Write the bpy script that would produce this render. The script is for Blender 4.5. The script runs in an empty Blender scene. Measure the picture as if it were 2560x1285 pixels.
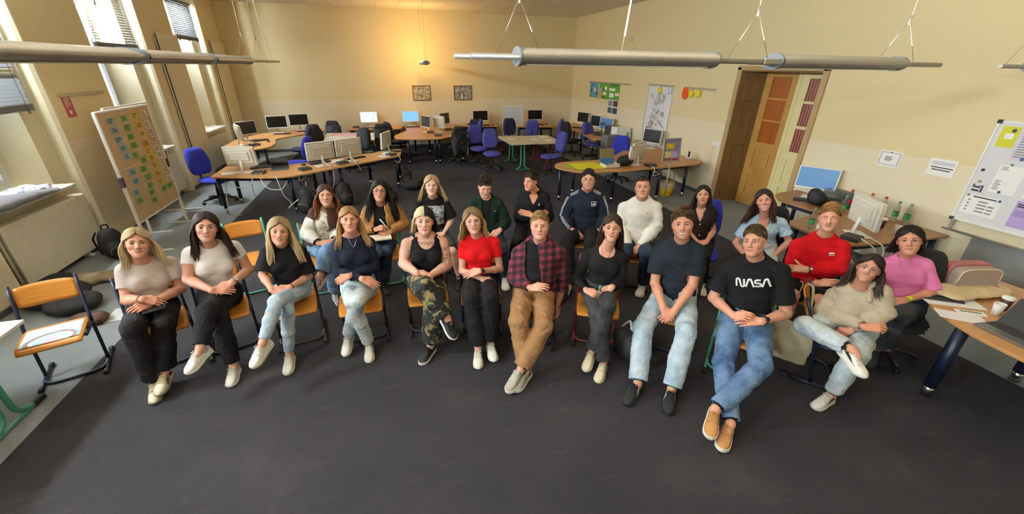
import bpy, math, random
import numpy as np
from mathutils import Vector, Matrix, noise as mnoise
from mathutils.bvhtree import BVHTree

SC = bpy.context.scene
COL = SC.collection
PI = math.pi

# ------------------------------------------------------------------ camera
cam = bpy.data.cameras.new('camera')
cam.sensor_fit = 'HORIZONTAL'
cam.sensor_width = 36.0
cam.lens = 14.07
cam.clip_start = 0.05
cam_o = bpy.data.objects.new('camera', cam)
COL.objects.link(cam_o)
_p, _y, _r = 0.44338554, 0.29021178, -0.01248191      # tilt down, turn right, roll
_f = Vector((math.sin(_y) * math.cos(_p), math.cos(_y) * math.cos(_p), -math.sin(_p)))
_rt = Vector((math.cos(_y), -math.sin(_y), 0))
_dn = _f.cross(_rt)
_rt2 = math.cos(_r) * _rt + math.sin(_r) * _dn
_dn2 = -math.sin(_r) * _rt + math.cos(_r) * _dn
cam_o.matrix_world = Matrix(((_rt2.x, -_dn2.x, -_f.x, 0), (_rt2.y, -_dn2.y, -_f.y, 0),
        (_rt2.z, -_dn2.z, -_f.z, 2.55), (0, 0, 0, 1)))
SC.camera = cam_o

# ------------------------------------------------------------------ sky and lights
world = bpy.data.worlds.new('sky')
SC.world = world
world.use_nodes = True
_bg = world.node_tree.nodes['Background']
_bg.inputs['Color'].default_value = (0.86, 0.93, 1.0, 1)
_bg.inputs['Strength'].default_value = 3.0

SC.view_settings.view_transform = 'Standard'
SC.view_settings.look = 'None'
SC.view_settings.gamma = 1.0
SC.view_settings.use_curve_mapping = False
SC.view_settings.exposure = 0.55
SC.cycles.max_bounces = 6
SC.cycles.diffuse_bounces = 4
SC.cycles.glossy_bounces = 3
SC.cycles.transmission_bounces = 6
SC.cycles.transparent_max_bounces = 8
SC.cycles.sample_clamp_indirect = 6.0
SC.cycles.caustics_reflective = False
SC.cycles.caustics_refractive = False

XL, XR, YB, YF, ZC = -4.3, 6.6, 14.65, -3.4, 4.1      # the room
WIN_Y = (-2.88, 0.19, 3.26, 6.33, 9.43, 12.51)        # window axes on the left wall


def area_light(name, loc, rot, sx, sy, power, color, spread=PI):
 l = bpy.data.lights.new(name, 'AREA')
 l.shape = 'RECTANGLE'
 l.size, l.size_y = sx, sy
 l.energy = power
 l.color = color
 l.spread = spread
 o = bpy.data.objects.new(name, l)
 o.location = loc
 o.rotation_euler = rot
 COL.objects.link(o)
 return o


# daylight through each window of the left wall (just outside the glass, shining in and a little down)
for _wy in WIN_Y:
 area_light('daylight', (XL - 0.72, _wy, 2.4), (0, math.radians(-82), 0), 2.75, 1.0,
    2100 if _wy < 5 else 2700, (0.84, 0.94, 1.0))
# uplights added at pendant height for overall ambient, bounced off the white ceiling
for _x0, _y0, _x1, _y1, _pw in ((0.8, 2.6, 4.1, 2.6, 70), (-1.7, 3.6, -1.7, 6.4, 60), (-1.7, -0.5, -1.7, 1.6, 45)):  # the last one stands where no lamp is modelled
 area_light('ambient_uplight', ((_x0 + _x1) / 2, (_y0 + _y1) / 2, 2.74), (PI, 0, 0),
    max(0.12, abs(_x1 - _x0)), max(0.12, abs(_y1 - _y0)), _pw, (1.0, 0.90, 0.72))
_pl = bpy.data.lights.new('halogen_uplight', 'POINT')
_pl.energy = 55
_pl.color = (1.0, 0.60, 0.18)
_pl.shadow_soft_size = 0.08
_po = bpy.data.objects.new('halogen_uplight', _pl)
_po.location = (1.05, 13.45, 2.86)
COL.objects.link(_po)

# ================================================================== materials
_MATS = {}


def srgb(h):
 if isinstance(h, str):
  h = h.lstrip('#')
  c = [int(h[i:i + 2], 16) / 255 for i in (0, 2, 4)]
 else:
  c = [v / 255 for v in h]
 return tuple(v / 12.92 if v <= 0.04045 else ((v + 0.055) / 1.055) ** 2.4 for v in c) + (1.0,)


class NT:
 """small helper around a material's node tree"""
 def __init__(self, name):
  self.m = bpy.data.materials.new(name)
  self.m.use_nodes = True
  self.t = self.m.node_tree
  self.b = self.t.nodes['Principled BSDF']

 def n(self, kind, **kw):
  nd = self.t.nodes.new(kind)
  for k, v in kw.items():
   setattr(nd, k, v)
  return nd

 def l(self, a, b):
  self.t.links.new(a, b)

 def coord(self, which='Object'):
  return self.n('ShaderNodeTexCoord').outputs[which]

 def noise(self, scale, detail=3, co=None, rough=0.5, stretch=None):
  nd = self.n('ShaderNodeTexNoise')
  nd.inputs['Scale'].default_value = scale
  nd.inputs['Detail'].default_value = detail
  nd.inputs['Roughness'].default_value = rough
  co = co or self.coord()
  if stretch:
   mp = self.n('ShaderNodeMapping')
   mp.inputs['Scale'].default_value = stretch
   self.l(co, mp.inputs['Vector'])
   co = mp.outputs['Vector']
  self.l(co, nd.inputs['Vector'])
  return nd.outputs['Fac']

 def ramp(self, fac, stops, interp='LINEAR'):
  r = self.n('ShaderNodeValToRGB')
  r.color_ramp.interpolation = interp
  e = r.color_ramp.elements
  while len(e) < len(stops):
   e.new(0.5)
  for i, (p, c) in enumerate(stops):
   e[i].position = p
   e[i].color = c if len(c) == 4 else tuple(c) + (1,)
  self.l(fac, r.inputs['Fac'])
  return r.outputs['Color']

 def mix(self, fac, a, b, mode='MIX'):
  m = self.n('ShaderNodeMix', data_type='RGBA', blend_type=mode)
  for s, v in ((m.inputs[0], fac), (m.inputs[6], a), (m.inputs[7], b)):
   if hasattr(v, 'is_linked') or hasattr(v, 'links'):
    self.l(v, s)
   else:
    s.default_value = v
  return m.outputs[2]

 def math(self, op, a, b=0.0):
  m = self.n('ShaderNodeMath', operation=op)
  for s, v in ((m.inputs[0], a), (m.inputs[1], b)):
   if hasattr(v, 'links'):
    self.l(v, s)
   else:
    s.default_value = v
  return m.outputs[0]

 def bump(self, h, strength=0.3, dist=0.01):
  b = self.n('ShaderNodeBump')
  b.inputs['Strength'].default_value = strength
  b.inputs['Distance'].default_value = dist
  self.l(h, b.inputs['Height'])
  self.l(b.outputs['Normal'], self.b.inputs['Normal'])

 def color(self, c):
  if hasattr(c, 'links'):
   self.l(c, self.b.inputs['Base Color'])
  else:
   self.b.inputs['Base Color'].default_value = c

 def set(self, **kw):
  for k, v in kw.items():
   self.b.inputs[k.replace('_', ' ')].default_value = v


def mat(name, col, rough=0.5, metal=0.0, var=0.0, vscale=6.0, bump=0.0, bscale=80.0, spec=0.5, stretch=None,
  emit=0.0, sheen=0.0):
 """plain procedural material: base colour with soft noise variation and a fine bump"""
 if name in _MATS:
  return _MATS[name]
 t = NT(name)
 c = srgb(col)
 if var > 0:
  hi = tuple(min(1, v * (1 + var)) for v in c[:3]) + (1,)
  lo = tuple(v * (1 - var) for v in c[:3]) + (1,)
  t.color(t.ramp(t.noise(vscale, 4, stretch=stretch), [(0.3, lo), (0.7, hi)]))
 else:
  t.color(c)
 t.set(Roughness=rough, Metallic=metal)
 t.b.inputs['Specular IOR Level'].default_value = spec
 if sheen:
  t.b.inputs['Sheen Weight'].default_value = sheen
 if bump > 0:
  t.bump(t.noise(bscale, 2), bump, 0.004)
 if emit > 0:
  t.b.inputs['Emission Color'].default_value = c
  t.b.inputs['Emission Strength'].default_value = emit
 _MATS[name] = t.m
 return t.m


# ================================================================== mesh builder
class MB:
 """collects shapes and links them as ONE mesh object"""
 def __init__(self):
  self.v, self.f, self.mi, self.sm = [], [], [], []
  self.M = Matrix.Identity(4)
  self.k = 0
  self.smooth = False

 def at(self, loc=(0, 0, 0), rot=(0, 0, 0), scale=(1, 1, 1)):
  from mathutils import Euler
  self.M = Matrix.LocRotScale(Vector(loc), Euler(rot), Vector(scale))
  return self

 def add(self, vs, fs, smooth=None):
  o = len(self.v)
  M = self.M
  self.v += [tuple(M @ Vector(p)) for p in vs]
  for q in fs:
   self.f.append(tuple(i + o for i in q))
   self.mi.append(self.k)
   self.sm.append(self.smooth if smooth is None else smooth)
  return self

 def box(self, x0, y0, z0, x1, y1, z1, bev=0.0):
  if x0 > x1: x0, x1 = x1, x0
  if y0 > y1: y0, y1 = y1, y0
  if z0 > z1: z0, z1 = z1, z0
  b = min(bev, (x1 - x0) * .45, (y1 - y0) * .45, (z1 - z0) * .45)
  if b <= 0:
   vs = [(x, y, z) for z in (z0, z1) for y in (y0, y1) for x in (x0, x1)]
   return self.add(vs, [(0, 2, 3, 1), (4, 5, 7, 6), (0, 1, 5, 4), (2, 6, 7, 3), (0, 4, 6, 2), (1, 3, 7, 5)])
  vs, ix = [], {}
  for sx in (0, 1):
   for sy in (0, 1):
    for sz in (0, 1):
     X, Y, Z = (x0, x1)[sx], (y0, y1)[sy], (z0, z1)[sz]
     dx, dy, dz = (b if not sx else -b), (b if not sy else -b), (b if not sz else -b)
     for a, p in (('x', (X, Y + dy, Z + dz)), ('y', (X + dx, Y, Z + dz)), ('z', (X + dx, Y + dy, Z))):
      ix[(sx, sy, sz, a)] = len(vs)
      vs.append(p)
  g = lambda *k: ix[k]
  fs = []
  for s in (0, 1):
   q = [g(s, 0, 0, 'x'), g(s, 1, 0, 'x'), g(s, 1, 1, 'x'), g(s, 0, 1, 'x')]
   fs.append(q if s else q[::-1])
   q = [g(0, s, 0, 'y'), g(0, s, 1, 'y'), g(1, s, 1, 'y'), g(1, s, 0, 'y')]
   fs.append(q if s else q[::-1])
   q = [g(0, 0, s, 'z'), g(1, 0, s, 'z'), g(1, 1, s, 'z'), g(0, 1, s, 'z')]
   fs.append(q if s else q[::-1])
  for i in (0, 1):
   for j in (0, 1):
    for ax in range(3):
     if ax == 0:
      q = [g(0, i, j, 'y'), g(1, i, j, 'y'), g(1, i, j, 'z'), g(0, i, j, 'z')]; fl = (i ^ j)
     elif ax == 1:
      q = [g(i, 0, j, 'z'), g(i, 1, j, 'z'), g(i, 1, j, 'x'), g(i, 0, j, 'x')]; fl = (i ^ j)
     else:
      q = [g(i, j, 0, 'x'), g(i, j, 1, 'x'), g(i, j, 1, 'y'), g(i, j, 0, 'y')]; fl = (i ^ j)
     fs.append(q[::-1] if fl else q)
  for sx in (0, 1):
   for sy in (0, 1):
    for sz in (0, 1):
     q = [g(sx, sy, sz, 'x'), g(sx, sy, sz, 'y'), g(sx, sy, sz, 'z')]
     fs.append(q if (sx + sy + sz) % 2 else q[::-1])
  return self.add(vs, fs)

 def tube(self, pts, r, n=8, cap=True, closed=False, flat=1.0):
  pts = [Vector(p) for p in pts]
  m = len(pts)
  rs = r if isinstance(r, (list, tuple)) else [r] * m
  vs, fs = [], []
  up = None
  for i, p in enumerate(pts):
   if closed:
    t = pts[(i + 1) % m] - pts[i - 1]
   else:
    t = pts[min(i + 1, m - 1)] - pts[max(i - 1, 0)]
   if t.length < 1e-9:
    t = Vector((0, 0, 1))
   t.normalize()
   if up is None:
    up = Vector((0, 0, 1)) if abs(t.z) < 0.95 else Vector((0, 1, 0))
   s = t.cross(up)
   if s.length < 1e-6:
    s = t.orthogonal()
   s.normalize()
   up = s.cross(t).normalized()
   for k in range(n):
    a = 2 * PI * k / n
    vs.append(p + (s * math.cos(a) + up * math.sin(a) * flat) * rs[i])
  for i in range(m if closed else m - 1):
   j = (i + 1) % m
   for k in range(n):
    k2 = (k + 1) % n
    fs.append((i * n + k, i * n + k2, j * n + k2, j * n + k))
  self.add(vs, fs, True)
  if cap and not closed:
   o = len(self.v) - len(vs)
   self.f.append(tuple(o + k for k in range(n))[::-1]); self.mi.append(self.k); self.sm.append(False)
   self.f.append(tuple(o + (m - 1) * n + k for k in range(n))); self.mi.append(self.k); self.sm.append(False)
  return self

 def cyl(self, p0, p1, r0, r1=None, n=16, cap=True):
  return self.tube([p0, p1], [r0, r0 if r1 is None else r1], n, cap)

 def lathe(self, prof, n=20, cap=True, center=(0, 0)):
  vs, fs = [], []
  for r, z in prof:
   for k in range(n):
    a = 2 * PI * k / n
    vs.append((center[0] + r * math.cos(a), center[1] + r * math.sin(a), z))
  m = len(prof)
  for i in range(m - 1):
   for k in range(n):
    k2 = (k + 1) % n
    fs.append((i * n + k, i * n + k2, (i + 1) * n + k2, (i + 1) * n + k))
  self.add(vs, fs, True)
  if cap:
   o = len(self.v) - len(vs)
   self.f.append(tuple(o + k for k in range(n))[::-1]); self.mi.append(self.k); self.sm.append(False)
   self.f.append(tuple(o + (m - 1) * n + k for k in range(n))); self.mi.append(self.k); self.sm.append(False)
  return self

 def prism(self, poly, z0, z1, bev=0.0):
  """polygon (counter-clockwise x, y) pulled up from z0 to z1"""
  n = len(poly)
  if bev > 0:
   c = (sum(p[0] for p in poly) / n, sum(p[1] for p in poly) / n)
   def ins(p):
    d = Vector((p[0] - c[0], p[1] - c[1]))
    L = d.length or 1
    return (p[0] - d.x / L * bev, p[1] - d.y / L * bev)
   rings = [(z0, [ins(p) for p in poly]), (z0 + bev, poly), (z1 - bev, poly), (z1, [ins(p) for p in poly])]
  else:
   rings = [(z0, poly), (z1, poly)]
  vs = [(p[0], p[1], z) for z, ps in rings for p in ps]
  fs = []
  for i in range(len(rings) - 1):
   for k in range(n):
    k2 = (k + 1) % n
    fs.append((i * n + k, i * n + k2, (i + 1) * n + k2, (i + 1) * n + k))
  fs.append(tuple(range(n))[::-1])
  fs.append(tuple((len(rings) - 1) * n + k for k in range(n)))
  return self.add(vs, fs, False)

 def sphere(self, c, r, n=14, m=9):
  rr = r if isinstance(r, (tuple, list)) else (r, r, r)
  vs = [(c[0], c[1], c[2] - rr[2])]
  for i in range(1, m):
   a = -PI / 2 + PI * i / m
   for k in range(n):
    b = 2 * PI * k / n
    vs.append((c[0] + rr[0] * math.cos(a) * math.cos(b), c[1] + rr[1] * math.cos(a) * math.sin(b),
       c[2] + rr[2] * math.sin(a)))
  vs.append((c[0], c[1], c[2] + rr[2]))
  fs = []
  for k in range(n):
   k2 = (k + 1) % n
   fs.append((0, 1 + k2, 1 + k))
   for i in range(m - 2):
    a = 1 + i * n
    fs.append((a + k, a + k2, a + n + k2, a + n + k))
   fs.append((1 + (m - 2) * n + k, 1 + (m - 2) * n + k2, len(vs) - 1))
  return self.add(vs, fs, True)

 def grid(self, fn, nu, nv, smooth=True, flip=False):
  vs = [fn(i / nu, j / nv) for j in range(nv + 1) for i in range(nu + 1)]
  fs = []
  for j in range(nv):
   for i in range(nu):
    a = j * (nu + 1) + i
    q = (a, a + 1, a + nu + 2, a + nu + 1)
    fs.append(q[::-1] if flip else q)
  return self.add(vs, fs, smooth)

 def sheet(self, fn, nu, nv, th, smooth=True):
  """a sheet with real thickness: fn(u, v) is its middle, thickened along z"""
  N = (nu + 1) * (nv + 1)
  pts = [fn(i / nu, j / nv) for j in range(nv + 1) for i in range(nu + 1)]
  vs = [(p[0], p[1], p[2] + th / 2) for p in pts] + [(p[0], p[1], p[2] - th / 2) for p in pts]
  fs = []
  for j in range(nv):
   for i in range(nu):
    a = j * (nu + 1) + i
    fs.append((a, a + 1, a + nu + 2, a + nu + 1))
    fs.append((N + a, N + a + nu + 1, N + a + nu + 2, N + a + 1))
  w = nu + 1
  for i in range(nu):
   fs.append((i + 1, i, N + i, N + i + 1))
   a = nv * w + i
   fs.append((a, a + 1, N + a + 1, N + a))
  for j in range(nv):
   a = j * w
   fs.append((a, a + w, N + a + w, N + a))
   a = j * w + nu
   fs.append((a + w, a, N + a, N + a + w))
  return self.add(vs, fs, smooth)

 def build(self, name, mats, parent=None):
  me = bpy.data.meshes.new(name)
  me.from_pydata(self.v, [], self.f)
  for m in (mats if isinstance(mats, (list, tuple)) else [mats]):
   me.materials.append(m)
  me.polygons.foreach_set('material_index', self.mi)
  me.polygons.foreach_set('use_smooth', self.sm)
  me.update()
  return link(name, me, parent)


def link(name, me, parent=None):
 o = bpy.data.objects.new(name, me)
 COL.objects.link(o)
 if parent is not None:
  o.parent = parent
 return o


def tag(o, label=None, cat=None, group=None, kind=None):
 if label: o['label'] = label
 if cat: o['category'] = cat
 if group: o['group'] = group
 if kind: o['kind'] = kind
 return o


def thing(name, label, cat, loc=(0, 0, 0), rz=0.0, group=None):
 o = bpy.data.objects.new(name, None)
 o.empty_display_size = 0.1
 o.location = loc
 o.rotation_euler = (0, 0, rz)
 COL.objects.link(o)
 return tag(o, label, cat, group)


def struct(o):
 o['kind'] = 'structure'
 return o


def dup(root, loc, rz, label, group=None):
 """a copy of a thing with copies of its parts and sub-parts"""
 def cp(o, parent):
  c = o.copy()
  COL.objects.link(c)
  if parent is not None:
   c.parent = parent
  for ch in o.children:
   cp(ch, c)
  return c
 r = cp(root, None)
 r.location = loc
 r.rotation_euler = (0, 0, rz)
 r['label'] = label
 if group:
  r['group'] = group
 return r


def text_geo(s, size, bold=0.0, align='CENTER', depth=0.0008):
 """letters as a list of (verts, faces) lying in the x, y plane"""
 cu = bpy.data.curves.new('letters', 'FONT')
 cu.body = s
 cu.size = size
 cu.align_x = align
 cu.align_y = 'CENTER'
 cu.extrude = depth
 cu.offset = bold
 cu.resolution_u = 2
 o = bpy.data.objects.new('letters', cu)
 COL.objects.link(o)
 bpy.context.view_layer.update()
 me = o.to_mesh()
 vs = [tuple(v.co) for v in me.vertices]
 fs = [tuple(p.vertices) for p in me.polygons]
 o.to_mesh_clear()
 bpy.data.objects.remove(o)
 bpy.data.curves.remove(cu)
 return vs, fs


def bez(pts, n=8):
 """smooth curve through points (Catmull-Rom)"""
 P = [Vector(p) for p in pts]
 P = [P[0] * 2 - P[1]] + P + [P[-1] * 2 - P[-2]]
 out = []
 for i in range(1, len(P) - 2):
  for k in range(n):
   t = k / n
   a, b, c, d = P[i - 1], P[i], P[i + 1], P[i + 2]
   out.append(0.5 * ((2 * b) + (c - a) * t + (2 * a - 5 * b + 4 * c - d) * t * t + (3 * b - a - 3 * c + d) * t ** 3))
 out.append(P[-2])
 return out

# ================================================================== the room
def wall_paint(name, upper, lower, zband=1.54):
 t = NT(name)
 g = t.n('ShaderNodeNewGeometry')
 sep = t.n('ShaderNodeSeparateXYZ')
 t.l(g.outputs['Position'], sep.inputs[0])
 f = t.math('GREATER_THAN', sep.outputs['Z'], zband)
 c = t.mix(f, srgb(lower), srgb(upper))
 nz = t.noise(1.3, 4, g.outputs['Position'])
 c = t.mix(t.math('MULTIPLY', nz, 0.10), c, srgb('#cdc09c'))
 t.color(c)
 t.set(Roughness=0.85)
 t.b.inputs['Specular IOR Level'].default_value = 0.25
 t.bump(t.noise(60, 3, g.outputs['Position']), 0.25, 0.004)
 return t.m


M_WALL = wall_paint('wall paint', '#e3d2a6', '#e6dabc')
M_REVEAL = mat('window reveal paint', '#ece4c6', 0.8, var=0.04, vscale=2)
M_WHITE = mat('white lacquer', '#eceae2', 0.4)
M_RAD = mat('radiator enamel', '#e9e2cd', 0.4)
M_ALU = mat('brushed aluminium', '#a9a69d', 0.42, 0.55, var=0.05, vscale=4)
M_ALUD = mat('grey aluminium end', '#7d848c', 0.45, 0.4)
M_CHROME = mat('chrome', '#d5d5d5', 0.18, 1.0)
M_BLACK = mat('black plastic', '#1d1d1f', 0.45, var=0.1)
M_DARK = mat('dark rubber', '#121214', 0.7)
M_PAPER = mat('white paper', '#eeeef2', 0.8)
M_INK = mat('printed ink', '#3a3a40', 0.8)
M_STEEL = mat('thin steel wire', '#8d8a80', 0.4, 0.6)


def carpet_mat():
 t = NT('carpet')
 g = t.n('ShaderNodeNewGeometry')
 sep = t.n('ShaderNodeSeparateXYZ')
 t.l(g.outputs['Position'], sep.inputs[0])
 a = t.math('LESS_THAN', sep.outputs['X'], -2.87)
 b = t.math('GREATER_THAN', sep.outputs['X'], 5.2)
 f = t.math('MAXIMUM', a, b)
 pos = g.outputs['Position']
 patch = t.noise(1.1, 5, pos, 0.6)
 dark = t.ramp(patch, [(0.3, srgb('#2e2e33')), (0.55, srgb('#36353a')), (0.75, srgb('#444143'))])
 streak = t.noise(5.0, 4, pos, 0.7, stretch=(0.6, 2.2, 1))
 dark = t.mix(t.ramp(streak, [(0.58, (0, 0, 0, 1)), (0.8, (0.35, 0.35, 0.35, 1))]), dark, srgb('#5b5653'))
 grey = t.ramp(patch, [(0.3, srgb('#80868b')), (0.7, srgb('#949a9d'))])
 c = t.mix(f, dark, grey)
 sp = t.noise(420, 2, pos)
 c = t.mix(t.math('MULTIPLY', t.math('GREATER_THAN', sp, 0.6), 0.25), c, srgb('#86837f'))
 t.color(c)
 t.set(Roughness=0.95)
 t.b.inputs['Specular IOR Level'].default_value = 0.15
 t.bump(t.noise(300, 2, pos), 0.5, 0.004)
 return t.m


def ceiling_mat():
 t = NT('ceiling tiles')
 g = t.n('ShaderNodeNewGeometry')
 br = t.n('ShaderNodeTexBrick')
 br.offset = 0.0
 br.inputs['Scale'].default_value = 1.0
 br.inputs['Brick Width'].default_value = 0.62
 br.inputs['Row Height'].default_value = 0.31
 br.inputs['Mortar Size'].default_value = 0.006
 br.inputs['Color1'].default_value = srgb('#ece6da')
 br.inputs['Color2'].default_value = srgb('#e6e0d4')
 br.inputs['Mortar'].default_value = srgb('#b5ad9f')
 t.l(g.outputs['Position'], br.inputs['Vector'])
 t.color(br.outputs['Color'])
 t.set(Roughness=0.9)
 return t.m


b = MB(); b.box(XL - 0.7, YF - 0.2, -0.15, XR + 1.2, YB + 0.2, 0)
struct(b.build('floor', carpet_mat()))
b = MB(); b.box(XL - 0.7, YF - 0.2, ZC, XR + 1.2, YB + 0.2, ZC + 0.15)
struct(b.build('ceiling', ceiling_mat()))
b = MB(); b.box(XL - 0.7, YB, 0, XR + 1.2, YB + 0.25, ZC)
struct(b.build('wall_back', M_WALL))
b = MB(); b.box(XL - 0.7, YF - 0.25, 0, XR + 1.2, YF, ZC)
struct(b.build('wall_front', M_WALL))

# left wall: piers between wide niches, a splayed window opening in each niche
b = MB()
NH = 0.865
edges = [YF]
for wy in WIN_Y:
 edges += [wy - NH, wy + NH]
edges.append(YB)
edges[1] = max(edges[1], YF + 0.02)
for i in range(0, len(edges), 2):
 b.k = 0
 b.box(XL - 0.7, edges[i], 0, XL, edges[i + 1], ZC, 0.02)
for wy in WIN_Y:
 b.k = 0
 b.box(XL - 0.7, wy - NH, 0, XL - 0.2, wy + NH, 1.0)
 b.box(XL - 0.7, wy - NH, 3.75, XL - 0.2, wy + NH, ZC)
 b.k = 1
 for s in (-1, 1):
  poly = [(XL - 0.2, wy + s * NH), (XL - 0.2, wy + s * 0.60), (XL - 0.48, wy + s * 0.47), (XL - 0.7, wy + s * 0.47), (XL - 0.7, wy + s * NH)]
  if s < 0:
   poly = poly[::-1]
  b.prism(poly, 1.0, 3.75)
  # soft rounded lining at the niche edge, plastered white
  cs = [(XL + 0.004, wy + s * (NH + 0.03)), (XL + 0.004, wy + s * (NH - 0.0)), (XL - 0.03, wy + s * (NH - 0.035)),
    (XL - 0.199, wy + s * (NH - 0.035)), (XL - 0.199, wy + s * (NH + 0.03))]
  b.prism(cs if s < 0 else cs[::-1], 0.0, ZC - 0.002)
o = b.build('wall_left', [M_WALL, M_REVEAL])
struct(o)

# right wall with the deep door opening
b = MB()
b.box(XR, YF, 0, XR + 0.6, 5.22, ZC)
b.box(XR, 6.85, 0, XR + 0.6, YB, ZC)
b.box(XR, 5.22, 2.54, XR + 0.6, 6.85, ZC)
b.box(XR + 0.45, 5.0, 0, XR + 0.6, 7.0, 2.6)
struct(b.build('wall_right', M_WALL))

M_BASE = mat('grey skirting', '#4a4c52', 0.6)
b = MB(); b.box(XL, YB - 0.018, 0, XR, YB, 0.07, 0.004); struct(b.build('baseboard_back', M_BASE))
b = MB(); b.box(XR - 0.018, 6.98, 0, XR, YB - 0.02, 0.07, 0.004); b.box(XR - 0.018, YF, 0, XR, 5.09, 0.07, 0.004)
struct(b.build('baseboard_right', M_BASE))
b = MB()
for i in range(0, len(edges), 2):
 if edges[i + 1] - edges[i] > 0.1:
  b.box(XL, edges[i] + 0.04, 0, XL + 0.016, edges[i + 1] - 0.04, 0.07, 0.004)
struct(b.build('baseboard_left', M_BASE))

# ---- windows
M_FRAME = mat('white window frame', '#eef2f4', 0.35)
t = NT('window glass')
t.set(Roughness=0.0, IOR=1.02)
t.b.inputs['Transmission Weight'].default_value = 1.0
M_GLASS = t.m
for i, wy in enumerate(WIN_Y):
 x0, x1 = XL - 0.62, XL - 0.54
 b = MB()
 for (ya, yb, za, zb) in ((-0.5, -0.42, 1.03, 3.75), (0.42, 0.5, 1.03, 3.75), (-0.42, 0.42, 1.03, 1.11), (-0.42, 0.42, 3.67, 3.75),
        (-0.04, 0.04, 1.11, 3.67), (-0.42, 0.42, 2.62, 2.72)):
  b.box(x0, wy + ya, za, x1, wy + yb, zb, 0.008)
 for s in (-1, 1):                                   # casement sashes
  ya, yb = (wy - 0.42, wy - 0.04) if s < 0 else (wy + 0.04, wy + 0.42)
  for za, zb in ((1.11, 2.62), (2.72, 3.67)):
   b.box(x0 + 0.01, ya, za, x1 + 0.012, ya + 0.05, zb, 0.006)
   b.box(x0 + 0.01, yb - 0.05, za, x1 + 0.012, yb, zb, 0.006)
   b.box(x0 + 0.01, ya + 0.05, za, x1 + 0.012, yb - 0.05, za + 0.05, 0.006)
   b.box(x0 + 0.01, ya + 0.05, zb - 0.05, x1 + 0.012, yb - 0.05, zb, 0.006)
 w = struct(b.build('window_%d' % (i + 1), M_FRAME))
 b = MB(); b.box(XL - 0.585, wy - 0.40, 1.12, XL - 0.58, wy + 0.40, 3.66)
 b.build('pane', M_GLASS, w)
 b = MB(); b.box(XL - 0.53, wy - 0.012, 1.75, XL - 0.50, wy + 0.012, 1.80, 0.004); b.box(XL - 0.515, wy - 0.008, 1.66, XL - 0.50, wy + 0.008, 1.78, 0.003)
 b.build('window_handle', M_WHITE, w)
 b = MB(); b.box(XL - 0.54, wy - 0.60, 0.985, XL + 0.04, wy + 0.60, 1.03, 0.008)
 w2 = b.build('window_sill', mat('sill board', '#e6e4dc', 0.35), w)

# ---- white flat panels between the windows (heating panels)
M_PANEL = mat('cream panel enamel', '#dcd2b6', 0.45)
for (y0, y1, lab) in ((10.70, 11.60, 'tall cream flat heating panel on the pier between the second and third window'),
      (13.62, 14.5, 'tall cream flat heating panel on the left wall next to the back corner')):
 p = thing('wall_panel', lab, 'heating panel', (XL, y0, 0), 0, 'tall panels on the left wall')
 b = MB(); b.box(0.045, 0, 0.33, 0.085, y1 - y0, 3.09, 0.012); b.build('front_plate', M_PANEL, p)
 b = MB()
 for zz in (0.5, 1.6, 2.9):
  b.box(0, 0.08, zz, 0.046, 0.12, zz + 0.05); b.box(0, y1 - y0 - 0.12, zz, 0.046, y1 - y0 - 0.08, zz + 0.05)
 b.box(0.002, 0.02, 0.34, 0.02, y1 - y0 - 0.02, 3.08)
 b.build('back_plate', mat('cream steel', '#cfc5a8', 0.5), p)
 b = MB(); b.tube([(0.03, -0.03, 0.06), (0.03, -0.03, 3.0)], 0.011, 8); b.build('pipe', M_PANEL, p)

# ---- radiators
r = thing('radiator', 'ribbed white column radiator below the nearest window', 'radiator', (XL, 5.63, 0))
b = MB()
N = 34
for k in range(N):
 y = 0.022 + k * (1.47 / N)
 for xx in (-0.165, -0.105, -0.045):
  b.tube([(xx, y, 0.10), (xx, y, 0.80)], 0.0165, 8)
 b.box(-0.185, y - 0.021, 0.79, -0.025, y + 0.021, 0.845, 0.014)
 b.box(-0.185, y - 0.021, 0.075, -0.025, y + 0.021, 0.125, 0.014)
 b.box(-0.04, y - 0.0205, 0.10, -0.028, y + 0.0205, 0.82, 0.006)
b.build('columns', M_RAD, r)
b = MB(); b.box(-0.14, 0.32, 0, -0.02, 0.40, 0.03, 0.008); b.box(-0.10, 0.345, 0.02, -0.06, 0.375, 0.09, 0.005)
b.build('foot', M_WHITE, r)
b = MB(); b.box(-0.14, 1.1, 0, -0.02, 1.18, 0.03, 0.008); b.box(-0.10, 1.125, 0.02, -0.06, 1.155, 0.09, 0.005)
b.build('foot', M_WHITE, r)
b = MB(); b.tube([(-0.1, -0.06, 0.0), (-0.1, -0.06, 0.11), (-0.1, 0.01, 0.11)], 0.012, 8); b.tube([(-0.1, -0.05, 0.11), (-0.03, -0.05, 0.11)], 0.018, 10)
b.build('valve', M_WHITE, r)
M_RADF = mat('flat radiator enamel', '#dfdcce', 0.4)
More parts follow.
